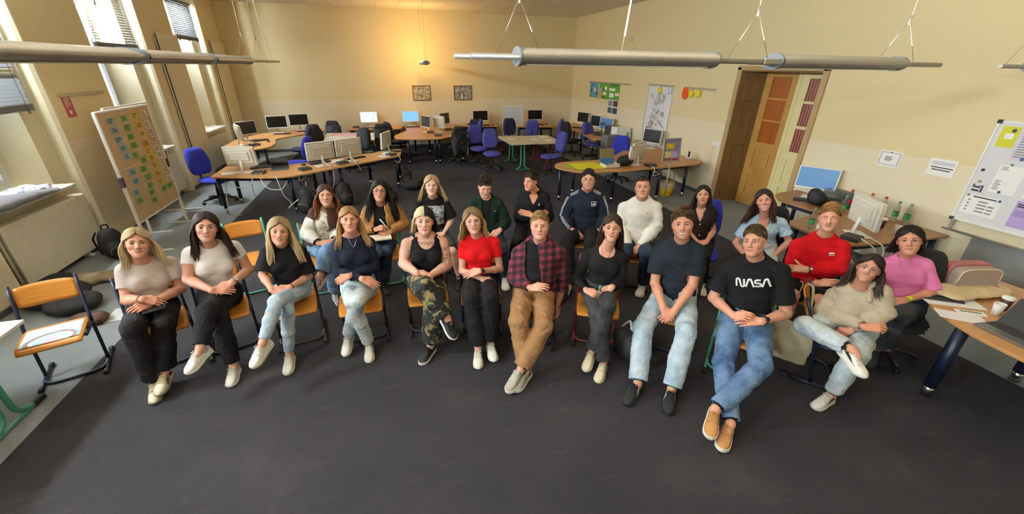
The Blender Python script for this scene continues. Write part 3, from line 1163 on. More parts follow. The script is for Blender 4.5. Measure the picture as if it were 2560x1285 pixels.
# ================================================================== joints of the seated people (metres)
JOINTS = {
 'p1': dict(hip=(-2.202, 3.817, 0.560), neck=(-2.162, 3.840, 0.991), head=(-2.115, 3.798, 1.191), hh=0.249, ax=(0.023, 0.337, 0.941),
  sh=((-2.270, 3.778, 0.995), (-2.024, 3.943, 0.957)), el=((-2.271, 3.662, 0.744), (-1.982, 3.875, 0.695)), wr=((-2.103, 3.562, 0.789), (-2.091, 3.593, 0.717)), tip=((-2.004, 3.585, 0.739), (-2.146, 3.503, 0.739)), kn=((-2.116, 3.336, 0.660), (-1.992, 3.477, 0.564)), an=((-2.155, 3.363, 0.090), (-2.065, 3.379, 0.170)), toe=((-2.108, 3.208, 0.030), (-2.063, 3.223, 0.100))),
 'p2': dict(hip=(-1.716, 3.912, 0.560), neck=(-1.674, 3.931, 1.051), head=(-1.633, 3.883, 1.250), hh=0.261, ax=(0.087, 0.331, 0.940),
  sh=((-1.811, 3.871, 1.059), (-1.518, 4.021, 1.025)), el=((-1.849, 3.767, 0.830), (-1.450, 4.007, 0.753)), wr=((-1.636, 3.620, 0.768), (-1.505, 3.710, 0.778)), tip=((-1.467, 3.661, 0.724), (-1.617, 3.595, 0.757)), kn=((-1.600, 3.505, 0.540), (-1.626, 3.406, 0.682)), an=((-1.580, 3.414, 0.100), (-1.667, 3.213, 0.461)), toe=((-1.561, 3.154, 0.030), (-1.747, 3.025, 0.339))),
 'p3': dict(hip=(-1.090, 3.847, 0.560), neck=(-1.076, 3.851, 1.031), head=(-1.052, 3.795, 1.187), hh=0.253, ax=(0.112, 0.319, 0.941),
  sh=((-1.203, 3.815, 1.025), (-0.946, 3.908, 0.975)), el=((-1.253, 3.718, 0.815), (-0.913, 3.855, 0.683)), wr=((-1.159, 3.547, 0.747), (-1.027, 3.584, 0.726)), tip=((-1.083, 3.526, 0.717), (-1.157, 3.506, 0.733)), kn=((-1.047, 3.422, 0.577), (-1.084, 3.350, 0.727)), an=((-1.131, 3.448, 0.100), (-1.209, 3.169, 0.454)), toe=((-1.122, 3.244, 0.030), (-1.270, 3.047, 0.345))),
 'p4': dict(hip=(-0.462, 3.726, 0.560), neck=(-0.447, 3.727, 1.114), head=(-0.437, 3.668, 1.288), hh=0.231, ax=(0.018, 0.308, 0.951),
  sh=((-0.581, 3.711, 1.075), (-0.303, 3.745, 1.042)), el=((-0.607, 3.627, 0.813), (-0.292, 3.696, 0.776)), wr=((-0.389, 3.463, 0.788), (-0.505, 3.478, 0.824)), tip=((-0.288, 3.445, 0.727), (-0.597, 3.447, 0.801)), kn=((-0.489, 3.299, 0.660), (-0.429, 3.256, 0.684)), an=((-0.425, 3.430, 0.100), (-0.609, 3.518, 0.170)), toe=((-0.421, 3.311, 0.030), (-0.633, 3.385, 0.080))),
 'p5': dict(hip=(0.193, 3.721, 0.560), neck=(0.225, 3.719, 1.051), head=(0.221, 3.659, 1.217), hh=0.264, ax=(0.066, 0.262, 0.963),
  sh=((0.039, 3.729, 1.002), (0.384, 3.711, 0.987)), el=((-0.017, 3.652, 0.805), (0.412, 3.649, 0.734)), wr=((0.096, 3.455, 0.786), (0.216, 3.449, 0.742)), tip=((0.203, 3.410, 0.753), (0.049, 3.428, 0.753)), kn=((0.143, 3.243, 0.731), (0.228, 3.298, 0.574)), an=((0.318, 3.134, 0.449), (0.152, 3.230, 0.100)), toe=((0.370, 3.031, 0.294), (0.082, 3.129, 0.030))),
 'p6': dict(hip=(0.732, 3.581, 0.560), neck=(0.711, 3.586, 1.033), head=(0.666, 3.534, 1.221), hh=0.251, ax=(-0.060, 0.297, 0.953),
  sh=((0.579, 3.613, 0.983), (0.881, 3.551, 0.999)), el=((0.541, 3.549, 0.702), (0.922, 3.502, 0.691)), wr=((0.707, 3.342, 0.693), (0.674, 3.338, 0.787)), tip=((0.832, 3.255, 0.647), (0.509, 3.372, 0.736)), kn=((0.561, 3.147, 0.625), (0.717, 3.115, 0.627)), an=((0.584, 3.063, 0.110), (0.713, 3.079, 0.140)), toe=((0.551, 2.853, 0.030), (0.712, 2.816, 0.040))),
 'p7': dict(hip=(1.192, 3.208, 0.560), neck=(1.247, 3.252, 1.056), head=(1.215, 3.200, 1.242), hh=0.247, ax=(0.060, 0.280, 0.958),
  sh=((1.068, 3.318, 0.953), (1.408, 3.192, 0.983)), el=((0.994, 3.260, 0.727), (1.484, 3.206, 0.622)), wr=((1.090, 3.033, 0.709), (1.423, 3.144, 0.367)), tip=((1.190, 2.932, 0.762), (1.378, 3.118, 0.276)), kn=((0.905, 2.803, 0.523), (1.107, 2.728, 0.484)), an=((0.940, 2.645, 0.100), (0.873, 2.603, 0.160)), toe=((0.777, 2.484, 0.040), (0.788, 2.540, 0.090))),
 'p8': dict(hip=(1.813, 3.053, 0.560), neck=(1.837, 3.038, 1.014), head=(1.826, 2.975, 1.246), hh=0.243, ax=(0.115, 0.266, 0.957),
  sh=((1.692, 3.124, 0.959), (1.959, 2.966, 0.968)), el=((1.596, 3.135, 0.672), (1.985, 2.950, 0.678)), wr=((1.605, 2.920, 0.666), (1.796, 2.806, 0.735)), tip=((1.680, 2.794, 0.662), (1.667, 2.802, 0.642)), kn=((1.593, 2.694, 0.573), (1.658, 2.598, 0.690)), an=((1.659, 2.558, 0.100), (1.571, 2.634, 0.200)), toe=((1.595, 2.478, 0.030), (1.473, 2.530, 0.100))),
 'p9': dict(hip=(2.459, 2.743, 0.560), neck=(2.416, 2.755, 1.138), head=(2.362, 2.723, 1.323), hh=0.261, ax=(0.036, 0.329, 0.944),
  sh=((2.292, 2.866, 1.044), (2.529, 2.653, 1.101)), el=((2.237, 2.781, 0.728), (2.474, 2.569, 0.787)), wr=((2.164, 2.524, 0.630), (2.234, 2.461, 0.610)), tip=((2.184, 2.426, 0.557), (2.135, 2.470, 0.541)), kn=((2.003, 2.535, 0.446), (2.262, 2.302, 0.503)), an=((1.812, 2.230, 0.100), (2.049, 2.089, 0.100)), toe=((1.657, 2.118, 0.030), (1.908, 1.909, 0.030))),
 'p10': dict(hip=(2.843, 2.263, 0.560), neck=(2.804, 2.311, 1.114), head=(2.732, 2.305, 1.299), hh=0.249, ax=(0.107, 0.317, 0.942),
  sh=((2.690, 2.455, 1.003), (2.929, 2.155, 1.099)), el=((2.618, 2.449, 0.702), (3.007, 2.057, 0.716)), wr=((2.592, 2.177, 0.688), (2.716, 2.020, 0.712)), tip=((2.640, 2.020, 0.780), (2.570, 2.108, 0.684)), kn=((2.439, 2.016, 0.364), (2.595, 1.819, 0.448)), an=((2.247, 1.648, 0.110), (2.157, 1.729, 0.200)), toe=((2.056, 1.501, 0.040), (1.990, 1.557, 0.070))),
 'p11': dict(hip=(3.647, 1.918, 0.560), neck=(3.578, 1.941, 0.938), head=(3.525, 1.913, 1.136), hh=0.222, ax=(0.310, 0.086, 0.947),
  sh=((3.525, 2.064, 0.818), (3.644, 1.838, 0.970)), el=((3.439, 2.056, 0.670), (3.629, 1.738, 0.820)), wr=((3.443, 1.727, 0.720), (3.424, 1.805, 0.636)), tip=((3.497, 1.667, 0.746), (3.375, 1.855, 0.558)), kn=((3.215, 2.009, 0.588), (3.319, 1.640, 0.547)), an=((3.213, 1.626, 0.623), (3.311, 1.676, 0.100)), toe=((3.204, 1.471, 0.501), (3.088, 1.641, 0.030))),
 'p12': dict(hip=(-0.926, 4.854, 0.560), neck=(-0.789, 4.880, 1.048), head=(-0.780, 4.821, 1.202), hh=0.246, ax=(0.019, 0.293, 0.956),
  sh=((-0.936, 4.852, 1.015), (-0.686, 4.900, 0.996)), el=((-1.045, 4.770, 0.792), (-0.693, 4.868, 0.763)), wr=((-0.918, 4.621, 0.715), (-0.749, 4.664, 0.710)), tip=((-0.827, 4.598, 0.715), (-0.828, 4.598, 0.709)), kn=((-0.800, 4.450, 0.598), (-0.810, 4.398, 0.684)), an=((-0.832, 4.528, 0.110), (-0.879, 4.211, 0.523)), toe=((-0.796, 4.456, 0.030), (-0.939, 4.098, 0.426))),
 'p13': dict(hip=(-0.237, 4.860, 0.560), neck=(-0.202, 4.862, 1.034), head=(-0.193, 4.802, 1.218), hh=0.253, ax=(0.087, 0.282, 0.956),
  sh=((-0.349, 4.855, 0.995), (-0.034, 4.870, 0.989)), el=((-0.447, 4.800, 0.764), (0.044, 4.854, 0.774)), wr=((-0.284, 4.637, 0.816), (-0.127, 4.645, 0.766)), tip=((-0.163, 4.593, 0.852), (-0.239, 4.590, 0.774)), kn=((-0.285, 4.397, 0.618), (-0.190, 4.442, 0.597)), an=((-0.330, 4.735, 0.100), (-0.265, 4.654, 0.110)), toe=((-0.362, 4.615, 0.030), (-0.232, 4.426, 0.030))),
 'p14': dict(hip=(0.408, 4.963, 0.560), neck=(0.426, 4.962, 1.040), head=(0.421, 4.902, 1.216), hh=0.253, ax=(0.076, 0.272, 0.959),
  sh=((0.267, 4.975, 0.996), (0.582, 4.949, 0.986)), el=((0.183, 4.952, 0.765), (0.647, 4.914, 0.750)), wr=((0.276, 4.754, 0.663), (0.508, 4.745, 0.636)), tip=((0.354, 4.707, 0.626), (0.402, 4.703, 0.623)), kn=((0.404, 4.522, 0.529), (0.584, 4.508, 0.485)), an=((0.401, 4.584, 0.100), (0.648, 4.517, 0.100)), toe=((0.376, 4.489, 0.030), (0.637, 4.418, 0.030))),
 'p15': dict(hip=(1.090, 4.791, 0.560), neck=(1.080, 4.794, 1.023), head=(1.055, 4.738, 1.204), hh=0.289, ax=(0.021, 0.243, 0.970),
  sh=((0.934, 4.827, 0.989), (1.225, 4.761, 0.992)), el=((0.858, 4.803, 0.767), (1.317, 4.719, 0.729)), wr=((0.963, 4.615, 0.679), (1.204, 4.591, 0.670)), tip=((1.018, 4.551, 0.649), (1.125, 4.537, 0.650)), kn=((0.877, 4.399, 0.528), (1.159, 4.335, 0.523)), an=((0.904, 4.489, 0.100), (1.225, 4.402, 0.100)), toe=((0.881, 4.390, 0.030), (1.207, 4.301, 0.030))),
 'p16': dict(hip=(1.684, 4.821, 0.560), neck=(1.720, 4.809, 1.068), head=(1.663, 4.765, 1.233), hh=0.262, ax=(0.161, 0.226, 0.961),
  sh=((1.582, 4.857, 1.015), (1.855, 4.762, 1.035)), el=((1.527, 4.823, 0.736), (1.914, 4.709, 0.747)), wr=((1.682, 4.600, 0.800), (1.633, 4.585, 0.834)), tip=((1.799, 4.601, 0.845), (1.524, 4.645, 0.866)), kn=((1.404, 4.453, 0.574), (1.577, 4.393, 0.555)), an=((1.462, 4.846, 0.100), (1.726, 4.775, 0.100)), toe=((1.398, 4.746, 0.030), (1.702, 4.664, 0.030))),
 'p17': dict(hip=(2.384, 4.535, 0.560), neck=(2.351, 4.552, 1.104), head=(2.332, 4.495, 1.271), hh=0.252, ax=(0.064, 0.280, 0.958),
  sh=((2.197, 4.633, 1.027), (2.497, 4.476, 1.065)), el=((2.110, 4.634, 0.750), (2.573, 4.435, 0.790)), wr=((2.137, 4.427, 0.639), (2.470, 4.377, 0.625)), tip=((2.202, 4.337, 0.592), (2.355, 4.324, 0.600)), kn=((1.994, 4.243, 0.547), (2.251, 4.107, 0.563)), an=((1.907, 3.920, 0.100), (2.224, 3.962, 0.100)), toe=((1.808, 3.828, 0.030), (2.175, 3.849, 0.030))),
 'p18': dict(hip=(2.813, 3.987, 0.560), neck=(2.806, 3.991, 1.118), head=(2.760, 3.950, 1.293), hh=0.258, ax=(0.052, 0.296, 0.954),
  sh=((2.649, 4.102, 1.033), (2.942, 3.896, 1.075)), el=((2.622, 4.060, 0.765), (2.952, 3.827, 0.846)), wr=((2.597, 3.821, 0.628), (2.700, 3.748, 0.634)), tip=((2.624, 3.753, 0.536), (2.614, 3.747, 0.533)), kn=((2.467, 3.692, 0.583), (2.676, 3.545, 0.624)), an=((2.510, 3.860, 0.100), (2.847, 3.764, 0.110)), toe=((2.348, 3.651, 0.030), (2.682, 3.572, 0.030))),
 'p19': dict(hip=(3.643, 3.833, 0.560), neck=(3.593, 3.880, 1.027), head=(3.545, 3.843, 1.175), hh=0.232, ax=(0.092, 0.329, 0.940),
  sh=((3.503, 3.965, 0.949), (3.683, 3.795, 0.970)), el=((3.505, 3.922, 0.676), (3.711, 3.726, 0.731)), wr=((3.480, 3.684, 0.633), (3.548, 3.619, 0.666)), tip=((3.527, 3.570, 0.623), (3.481, 3.628, 0.623)), kn=((3.344, 3.523, 0.514), (3.402, 3.455, 0.565)), an=((3.537, 3.636, 0.100), (3.600, 3.587, 0.110)), toe=((3.428, 3.479, 0.030), (3.481, 3.366, 0.030))),
 'p20': dict(hip=(4.198, 3.408, 0.560), neck=(4.155, 3.460, 0.962), head=(4.075, 3.463, 1.182), hh=0.288, ax=(-0.006, 0.392, 0.920),
  sh=((4.053, 3.586, 0.849), (4.269, 3.320, 0.969)), el=((3.989, 3.617, 0.600), (4.348, 3.223, 0.736)), wr=((3.965, 3.377, 0.497), (4.151, 3.211, 0.555)), tip=((4.004, 3.265, 0.509), (4.060, 3.260, 0.557)), kn=((3.801, 3.230, 0.403), (3.974, 3.017, 0.443)), an=((3.580, 2.925, 0.100), (3.789, 2.795, 0.100)), toe=((3.478, 2.846, 0.030), (3.697, 2.683, 0.030))),
 'p21': dict(hip=(4.021, 2.618, 0.560), neck=(4.005, 2.642, 1.065), head=(3.950, 2.617, 1.276), hh=0.256, ax=(0.140, 0.286, 0.948),
  sh=((3.909, 2.789, 0.945), (4.093, 2.506, 1.024)), el=((3.846, 2.739, 0.645), (4.050, 2.426, 0.804)), wr=((3.841, 2.436, 0.674), (3.765, 2.534, 0.789)), tip=((3.891, 2.359, 0.718), (3.691, 2.684, 0.749)), kn=((3.615, 2.471, 0.521), (3.731, 2.293, 0.549)), an=((3.563, 2.428, 0.100), (3.821, 2.297, 0.100)), toe=((3.452, 2.406, 0.030), (3.671, 2.204, 0.030))),
 'p22': dict(hip=(4.474, 2.072, 0.560), neck=(4.430, 2.168, 0.999), head=(4.366, 2.163, 1.179), hh=0.268, ax=(0.118, 0.366, 0.923),
  sh=((4.384, 2.267, 0.913), (4.506, 2.050, 1.000)), el=((4.359, 2.201, 0.639), (4.542, 1.925, 0.767)), wr=((4.252, 2.027, 0.624), (4.266, 1.951, 0.707)), tip=((4.256, 1.948, 0.597), (4.184, 2.009, 0.618)), kn=((4.093, 1.895, 0.511), (4.073, 1.845, 0.631)), an=((4.389, 1.970, 0.120), (4.192, 1.947, 0.200)), toe=((4.323, 1.916, 0.050), (4.140, 1.905, 0.100))),
}

# ================================================================== people
def col_mat(name, rough=0.5, spec=0.4, sheen=0.0, bump=0.0, bscale=300.0):
 t = NT(name)
 a = t.n('ShaderNodeAttribute'); a.attribute_name = 'col'
 t.l(a.outputs['Color'], t.b.inputs['Base Color'])
 t.set(Roughness=rough)
 t.b.inputs['Specular IOR Level'].default_value = spec
 if bump:
  t.bump(t.noise(bscale, 2), bump, 0.002)
 return t.m


M_SKIN = col_mat('skin', 0.48, 0.35)
M_EYE = col_mat('eye', 0.12, 0.5)
M_HAIR = col_mat('hair', 0.58, 0.28)
M_LENS = NT('spectacle lens')
M_LENS.set(Roughness=0.0, IOR=1.05); M_LENS.b.inputs['Transmission Weight'].default_value = 1.0
M_LENS = M_LENS.m


def lin(h):
 return np.array(srgb(h)[:3], np.float32)


def offs(pts, root):
 return np.asarray(pts) - np.array(root.location)[None, :]


def hand(F, w, tip, hint, side, sz, curl, spread=0.0, thumb=(0.35, 0.2)):
 X = unit(np.asarray(tip) - w)
 Z = unit(hint - X * np.dot(hint, X))
 Y = np.cross(Z, X)
 L = lambda x, y, z: np.asarray(w) + (X * x + Y * y * side + Z * z) * sz
 ys = (0.031, 0.0105, -0.0105, -0.030)
 for y in ys:
  F.caps(L(-0.006, y * 0.55, -0.002), L(0.086, y, -0.002), 0.0145 * sz, 0.0115 * sz, 0.012 * sz)
 F.caps(L(0.02, 0.028, -0.010), L(0.055, 0.036, -0.010), 0.014 * sz, 0.012 * sz, 0.012 * sz)
 for i, y in enumerate(ys):
  lf = (0.93, 1.05, 1.0, 0.80)[i]
  p = np.array([0.088 + (0.004 if i in (1, 2) else -0.004 if i == 3 else 0), y, 0.0])
  a = 0.0
  s = spread * (1.5 - i) * 0.12
  r = 0.0095 if i < 3 else 0.0083
  for j, ln in enumerate((0.042, 0.026, 0.021)):
   a += curl[j] * (0.9 + 0.12 * i)
   q = p + ln * lf * np.array([math.cos(a) * math.cos(s), math.cos(a) * math.sin(s), -math.sin(a)])
   F.caps(L(*p), L(*q), r * sz, (r - 0.0008) * sz, 0.0035 * sz)
   p = q
   r -= 0.0008
 p0, p1 = (0.018, 0.026, -0.012), (0.052, 0.050, -0.020)
 p2 = (0.083, 0.055 - 0.02 * thumb[0], -0.024 - 0.02 * thumb[1])
 p3 = (0.106, 0.050 - 0.05 * thumb[0], -0.030 - 0.035 * thumb[1])
 F.chain([L(*p0), L(*p1), L(*p2), L(*p3)], [0.016 * sz, 0.0125 * sz, 0.0105 * sz, 0.0085 * sz], 0.008 * sz)


def make_head(J, S, skin):
 """face and skull as one fine surface; returns geometry parts, head matrix, scale, field"""
 hs = S.get('hs') or min(max(J['hh'] / 0.245, 0.93), 1.07)
 up = unit(J['ax'])
 toc = np.array([0, 0, 2.55]) - np.array(J['head'])
 fw = unit(toc - up * np.dot(toc, up))
 lf = np.cross(up, -fw)                                 # person's left = +x of the head
 lf = unit(np.cross(fw, up)) * -1.0
 R = np.stack([lf, fw, up], 1)
 yaw, pit, rol = [math.radians(v) for v in S.get('look', (0, 0, 0))]
 cy, sy = math.cos(yaw), math.sin(yaw)
 cp, sp = math.cos(pit), math.sin(pit)
 cr, sr = math.cos(rol), math.sin(rol)
 R = R @ np.array([[cy, sy, 0], [-sy, cy, 0], [0, 0, 1.0]])          # + yaw: towards the right of the picture
 R = R @ np.array([[1, 0, 0], [0, cp, sp], [0, -sp, cp]])            # + pitch: looking down
 R = R @ np.array([[cr, 0, sr], [0, 1, 0], [-sr, 0, cr]])            # + roll: leaning to the right of the picture
 hc = np.array(J['head']) - fw * 0.012
 T = lambda *p: hc + R @ (np.array(p) * hs)
 N = np.array(J['neck'])
 fem = S['fem']
 h = S.get('hres', 0.0025)
 nb = T(0, -0.022, -0.085)
 pts = np.array([T(0.09, 0, 0), T(-0.09, 0, 0), T(0, .125, 0), T(0, -.12, 0), T(0, 0, .135), T(0, 0.05, -.13), N + A3(0, 0, -.05), T(0, -.02, -.13)])
 F = Field(pts.min(0) - 0.03, pts.max(0) + 0.03, h)
 E = lambda c, r, k=0.0, mode='add', RR=None: F.ell(T(*c), np.array(r) * hs, R if RR is None else R @ RR, k * hs, mode)
 Cc = lambda a, b, ra, rb, k=0.0, mode='add': F.caps(T(*a), T(*b), ra * hs, rb * hs, k * hs, mode)
 jw = S.get('jaw', 0.80 if fem else 0.99)               # jaw width
 ch = S.get('cheek', 1.0) * (0.95 if fem else 1.0)
 # neck
 nr = (0.050 if fem else 0.060) * S.get('neckw', 1.0)
 F.caps(N + A3(0, 0, -0.02) - fw * 0.012, nb, nr * 1.06, nr, 0.0)
 # skull and face masses
 E((0, -0.016, 0.036), (0.0745, 0.094, 0.084), 0.02)
 E((0, 0.016, -0.012), (0.066 * ch, 0.074, 0.080), 0.03)
 E((0, 0.030, -0.062), (0.052 * jw, 0.052, 0.050), 0.03)
 for s in (-1, 1):
  Cc((s * 0.052 * jw, 0.004, -0.050), (s * 0.018 * jw, 0.066, -0.096), 0.016, 0.017, 0.028)
  E((s * 0.040 * ch, 0.058, -0.026), (0.024, 0.022, 0.022), 0.02)        # cheekbone
 E((0, 0.070, -0.099), (0.020 * jw, 0.017, 0.016), 0.022)                    # chin
 Cc((-0.034, 0.074, 0.021), (0.034, 0.074, 0.021), 0.012 + (0 if fem else 0.002), 0.012 + (0 if fem else 0.002), 0.02)   # brow
 # eye sockets
 for s in (-1, 1):
  E((s * 0.031, 0.098, 0.001), (0.019, 0.018, 0.0135), 0.016, 'sub')
 # nose
 nl = S.get('nose', 1.0)
 Cc((0, 0.083, 0.012), (0, 0.100 * (0.5 + 0.5 * nl) + 0.0, -0.030), 0.0075, 0.0105, 0.012)
 E((0, 0.1005 + 0.004 * (nl - 1), -0.034), (0.0105, 0.011, 0.0095), 0.008)
 for s in (-1, 1):
  E((s * 0.0115 * (0.7 + 0.3 * nl), 0.091, -0.037), (0.0075, 0.0095, 0.0072), 0.006)
 # mouth
 sm = S.get('smile', 0.25)
 mw = (0.0228 if fem else 0.0245) + 0.005 * sm
 op = S.get('teeth', 0.0)
 zc = -0.066
 cz = 0.0085 * sm + 0.0016
 E((0, 0.067, -0.066), (0.036, 0.0145, 0.022), 0.02)                          # muzzle
 up_l = [(-mw, 0.0795, zc + cz), (-mw * 0.5, 0.0868, zc + 0.0042 + cz * 0.3 + op * 0.002), (0, 0.0905, zc + 0.0034 + op * 0.002), (mw * 0.5, 0.0868, zc + 0.0042 + cz * 0.3 + op * 0.002), (mw, 0.0795, zc + cz)]
 lo_l = [(-mw, 0.0792, zc + cz - 0.001), (-mw * 0.5, 0.0850, zc - 0.0062 + cz * 0.2 - op * 0.004), (0, 0.0890, zc - 0.0076 - op * 0.004), (mw * 0.5, 0.0850, zc - 0.0062 + cz * 0.2 - op * 0.004), (mw, 0.0792, zc + cz - 0.001)]
 lr = 0.0038 * S.get('lips', 1.0 if fem else 0.8)
 for arc, rr in ((up_l, lr), (lo_l, lr * 1.2)):
  for i in range(4):
   ra = rr * (0.65 if i == 0 else 1.0); rb = rr * (0.65 if i == 3 else 1.0)
   Cc(arc[i], arc[i + 1], ra, rb, 0.003)
 # eyelids with a slit
 eo = S.get('eye', 1.0)
 for s in (-1, 1):
  E((s * 0.0318, 0.0680, 0.001), (0.0170, 0.0162, 0.0150), 0.005)
  if eo > 0.15:
   E((s * 0.0318, 0.0855, 0.0008), (0.0162, 0.011, 0.0058 * eo), 0.001, 'sub')
 # ears
 for s in (-1, 1):
  Q = np.array([[math.cos(0.35 * s), -math.sin(0.35 * s), 0], [math.sin(0.35 * s), math.cos(0.35 * s), 0], [0, 0, 1]])
  E((s * 0.0745, -0.010, -0.006), (0.0072, 0.0165, 0.028), 0.006, 'add', Q)
  E((s * 0.0815, -0.004, -0.003), (0.006, 0.010, 0.018), 0.004, 'sub', Q)
 pts, fs = F.mesh()
 # natural colouring of a face
 q = (pts - hc) @ R / hs
 c = np.tile(skin, (len(pts), 1)).astype(np.float32)
 nz = vnoise(pts * 60)[:, None]
 c *= 0.95 * (1 + 0.035 * nz)
 red = np.array([1.02, 0.76, 0.73], np.float32)
 g = lambda p, r: np.exp(-((q - np.array(p)) ** 2).sum(1) / r ** 2)[:, None]
 bl = S.get('blush', 0.5)
 w = np.clip(g((0.042, 0.07, -0.03), 0.022) + g((-0.042, 0.07, -0.03), 0.022) + 0.8 * g((0, 0.105, -0.035), 0.014) +
    0.6 * g((0.085, -.01, 0), .03) + 0.6 * g((-0.085, -.01, 0), .03), 0, 1) * bl
 c = c * (1 - w) + c * red * w

 yq = q[:, 1]
 q0 = q * np.array([1, 0, 1])

 def dseg(arc):
  d = np.full(len(q), 1.0)
  for i in range(len(arc) - 1):
   a, b = np.array(arc[i]), np.array(arc[i + 1])
   a[1] = b[1] = 0
   v = b - a
   t = np.clip(((q0 - a) @ v) / (v @ v), 0, 1)
   d = np.minimum(d, np.sqrt(((q0 - a - t[:, None] * v) ** 2).sum(1)))
  return d + (yq < 0.06)
 lipc = S.get('lipc', np.array([0.45, 0.165, 0.145], np.float32) if fem else skin * np.array([0.72, 0.42, 0.40], np.float32))
 dl = np.minimum(dseg(up_l) - lr, dseg(lo_l) - lr * 1.2)
 w = np.clip(1 - dl / 0.0012, 0, 1)[:, None] * (0.85 if fem else 0.75)
 c = c * (1 - w) + lipc * w
 if op < 0.1:                                                       # line between the lips
  mid = [tuple((np.array(a) + np.array(b)) / 2) for a, b in zip(up_l, lo_l)]
  w = np.clip(1 - (dseg(mid) - 0.0006) / 0.0020, 0, 1)[:, None] * 0.8
  c = c * (1 - w) + np.array([0.10, 0.03, 0.03], np.float32) * w
 # lashes and lid line
 lash = lin(S.get('lash', '#2a1c16'))
 for s in (-1, 1):
  dx, dz = (q[:, 0] - s * 0.0318) / 0.0168, (q[:, 2] - 0.0008)
  if eo > 0.15:
   zz = 0.0062 * eo * np.sqrt(np.clip(1 - dx ** 2, 0, 1)) + 0.0004
   w = np.clip(1 - np.abs(dz - zz) / (0.0034 if fem else 0.0026), 0, 1) * (np.abs(dx) < 1.1) * (q[:, 1] > 0.06)
   w2 = np.clip(1 - np.abs(dz + zz) / 0.0018, 0, 1) * (np.abs(dx) < 1.0) * (q[:, 1] > 0.06) * 0.45
   w = np.maximum(w, w2)
  else:
   zz = -0.004 * np.sqrt(np.clip(1 - dx ** 2, 0, 1))
   w = np.clip(1 - np.abs(dz - zz) / 0.0020, 0, 1) * (np.abs(dx) < 1.05) * (q[:, 1] > 0.06)
  w = (w * (0.95 if fem else 0.7))[:, None]
  c = c * (1 - w) + lash * w
 if S.get('stubble'):
  st, hexc = S['stubble']
  m = np.clip((-0.035 - q[:, 2]) / 0.02, 0, 1) * np.clip((q[:, 1] - 0.005) / 0.02, 0, 1) * np.clip((q[:, 2] + 0.125) / 0.02, 0, 1)
  m = (m * np.clip(dl / 0.004, 0, 1) * st)[:, None]
  c = c * (1 - m) + lin(hexc) * m
 if S.get('moustache'):
  m = np.exp(-((q[:, 2] + 0.0545) / 0.0045) ** 2) * (np.abs(q[:, 0]) < 0.027) * (q[:, 1] > 0.07)
  m = (m * 0.75)[:, None]
  c = c * (1 - m) + lin(S['moustache']) * m
 if S.get('buzz'):                                                   # shaved hair: colour on the scalp
  hexc, zh = S['buzz']
  m = np.clip((q[:, 2] - (0.075 - np.clip(0.06 - q[:, 1], 0, 0.1) * 0.9)) / 0.012, 0, 1)[:, None] * 0.8
  c = c * (1 - m) + lin(hexc) * m
 geo = [(pts, fs, c, 0)]
 # eyeballs
 if eo > 0.15:
  gz = unit(R.T @ (np.array([0, 0, 2.55]) - hc))
  gz = unit(gz * 0.75 + np.array([0, 1, 0]) * 0.25) if S.get('gaze', True) else np.array([0, 1, -0.25])
  gz = unit(gz)
  ic = lin(S.get('iris', '#4a3b2c'))
  for s in (-1, 1):
   ce = np.array([s * 0.0318, 0.0680, 0.001])
   a1 = unit(np.cross(gz, [0, 0, 1])); a2 = np.cross(a1, gz)
   angs = [0.0, 0.12, 0.26, 0.27, 0.56, 0.58, 0.8, 1.1, 1.5, 1.9]
   cs = [(.01, .01, .01)] * 3 + [tuple(ic)] * 2 + [(.44, .41, .39)] * 5
   P, Cl = [], []
   nn = 14
   for an_, cc in zip(angs, cs):
    for k in range(nn):
     b_ = 2 * PI * k / nn
     P.append(ce + 0.0140 * (gz * math.cos(an_) + (a1 * math.cos(b_) + a2 * math.sin(b_)) * math.sin(an_)))
     Cl.append(cc)
   fs2 = np.array([(i * nn + k, i * nn + (k + 1) % nn, (i + 1) * nn + (k + 1) % nn, (i + 1) * nn + k) for i in range(len(angs) - 1) for k in range(nn)])[:, ::-1]
   geo.append((np.array([T(*p) for p in P]), fs2, np.array(Cl), 1))
 if op > 0.1:                                                       # a row of teeth inside the smile
  P, n_ = [], 12
  for j, dz in enumerate((0.0042, -0.0035)):
   for i in range(n_ + 1):
    x = (i / n_ * 2 - 1) * mw * 0.80
    P.append(T(x, 0.0965 - 14 * x * x, zc - 0.002 + dz * op + cz * (x / mw) ** 2 * 0.8))
  fs2 = np.array([(i, i + 1, n_ + 2 + i, n_ + 1 + i) for i in range(n_)])
  geo.append((np.array(P), fs2, np.array([0.80, 0.76, 0.70]), 1))
 # eyebrows
 bc = lin(S.get('brow', '#4a3526'))
 for s in (-1, 1):
  path = []
  th = S.get('browt', 1.0)
  for x, z in ((0.013, 0.0200), (0.024, 0.0240), (0.035, 0.0255), (0.046, 0.0215)):
   p = T(s * x, 0.13, z + S.get('browz', 0))
   for _ in range(60):
    if F.sample(p) < 0.0004:
     break
    p = p - R[:, 1] * 0.0015 * hs
   path.append(p)
  path = np.array([np.array(v) for v in bez([tuple(p) for p in path], 4)])
  m = len(path)
  rad = np.interp(np.linspace(0, 1, m), [0, .3, 1], [0.0028, 0.0036, 0.0012]) * hs * th
  P, f2, c2 = strands_geo([path], [rad], [np.tile(bc, (m, 1))], 6)
  geo.append((P, f2, c2, 2))
 return geo, hc, R, hs, F, T


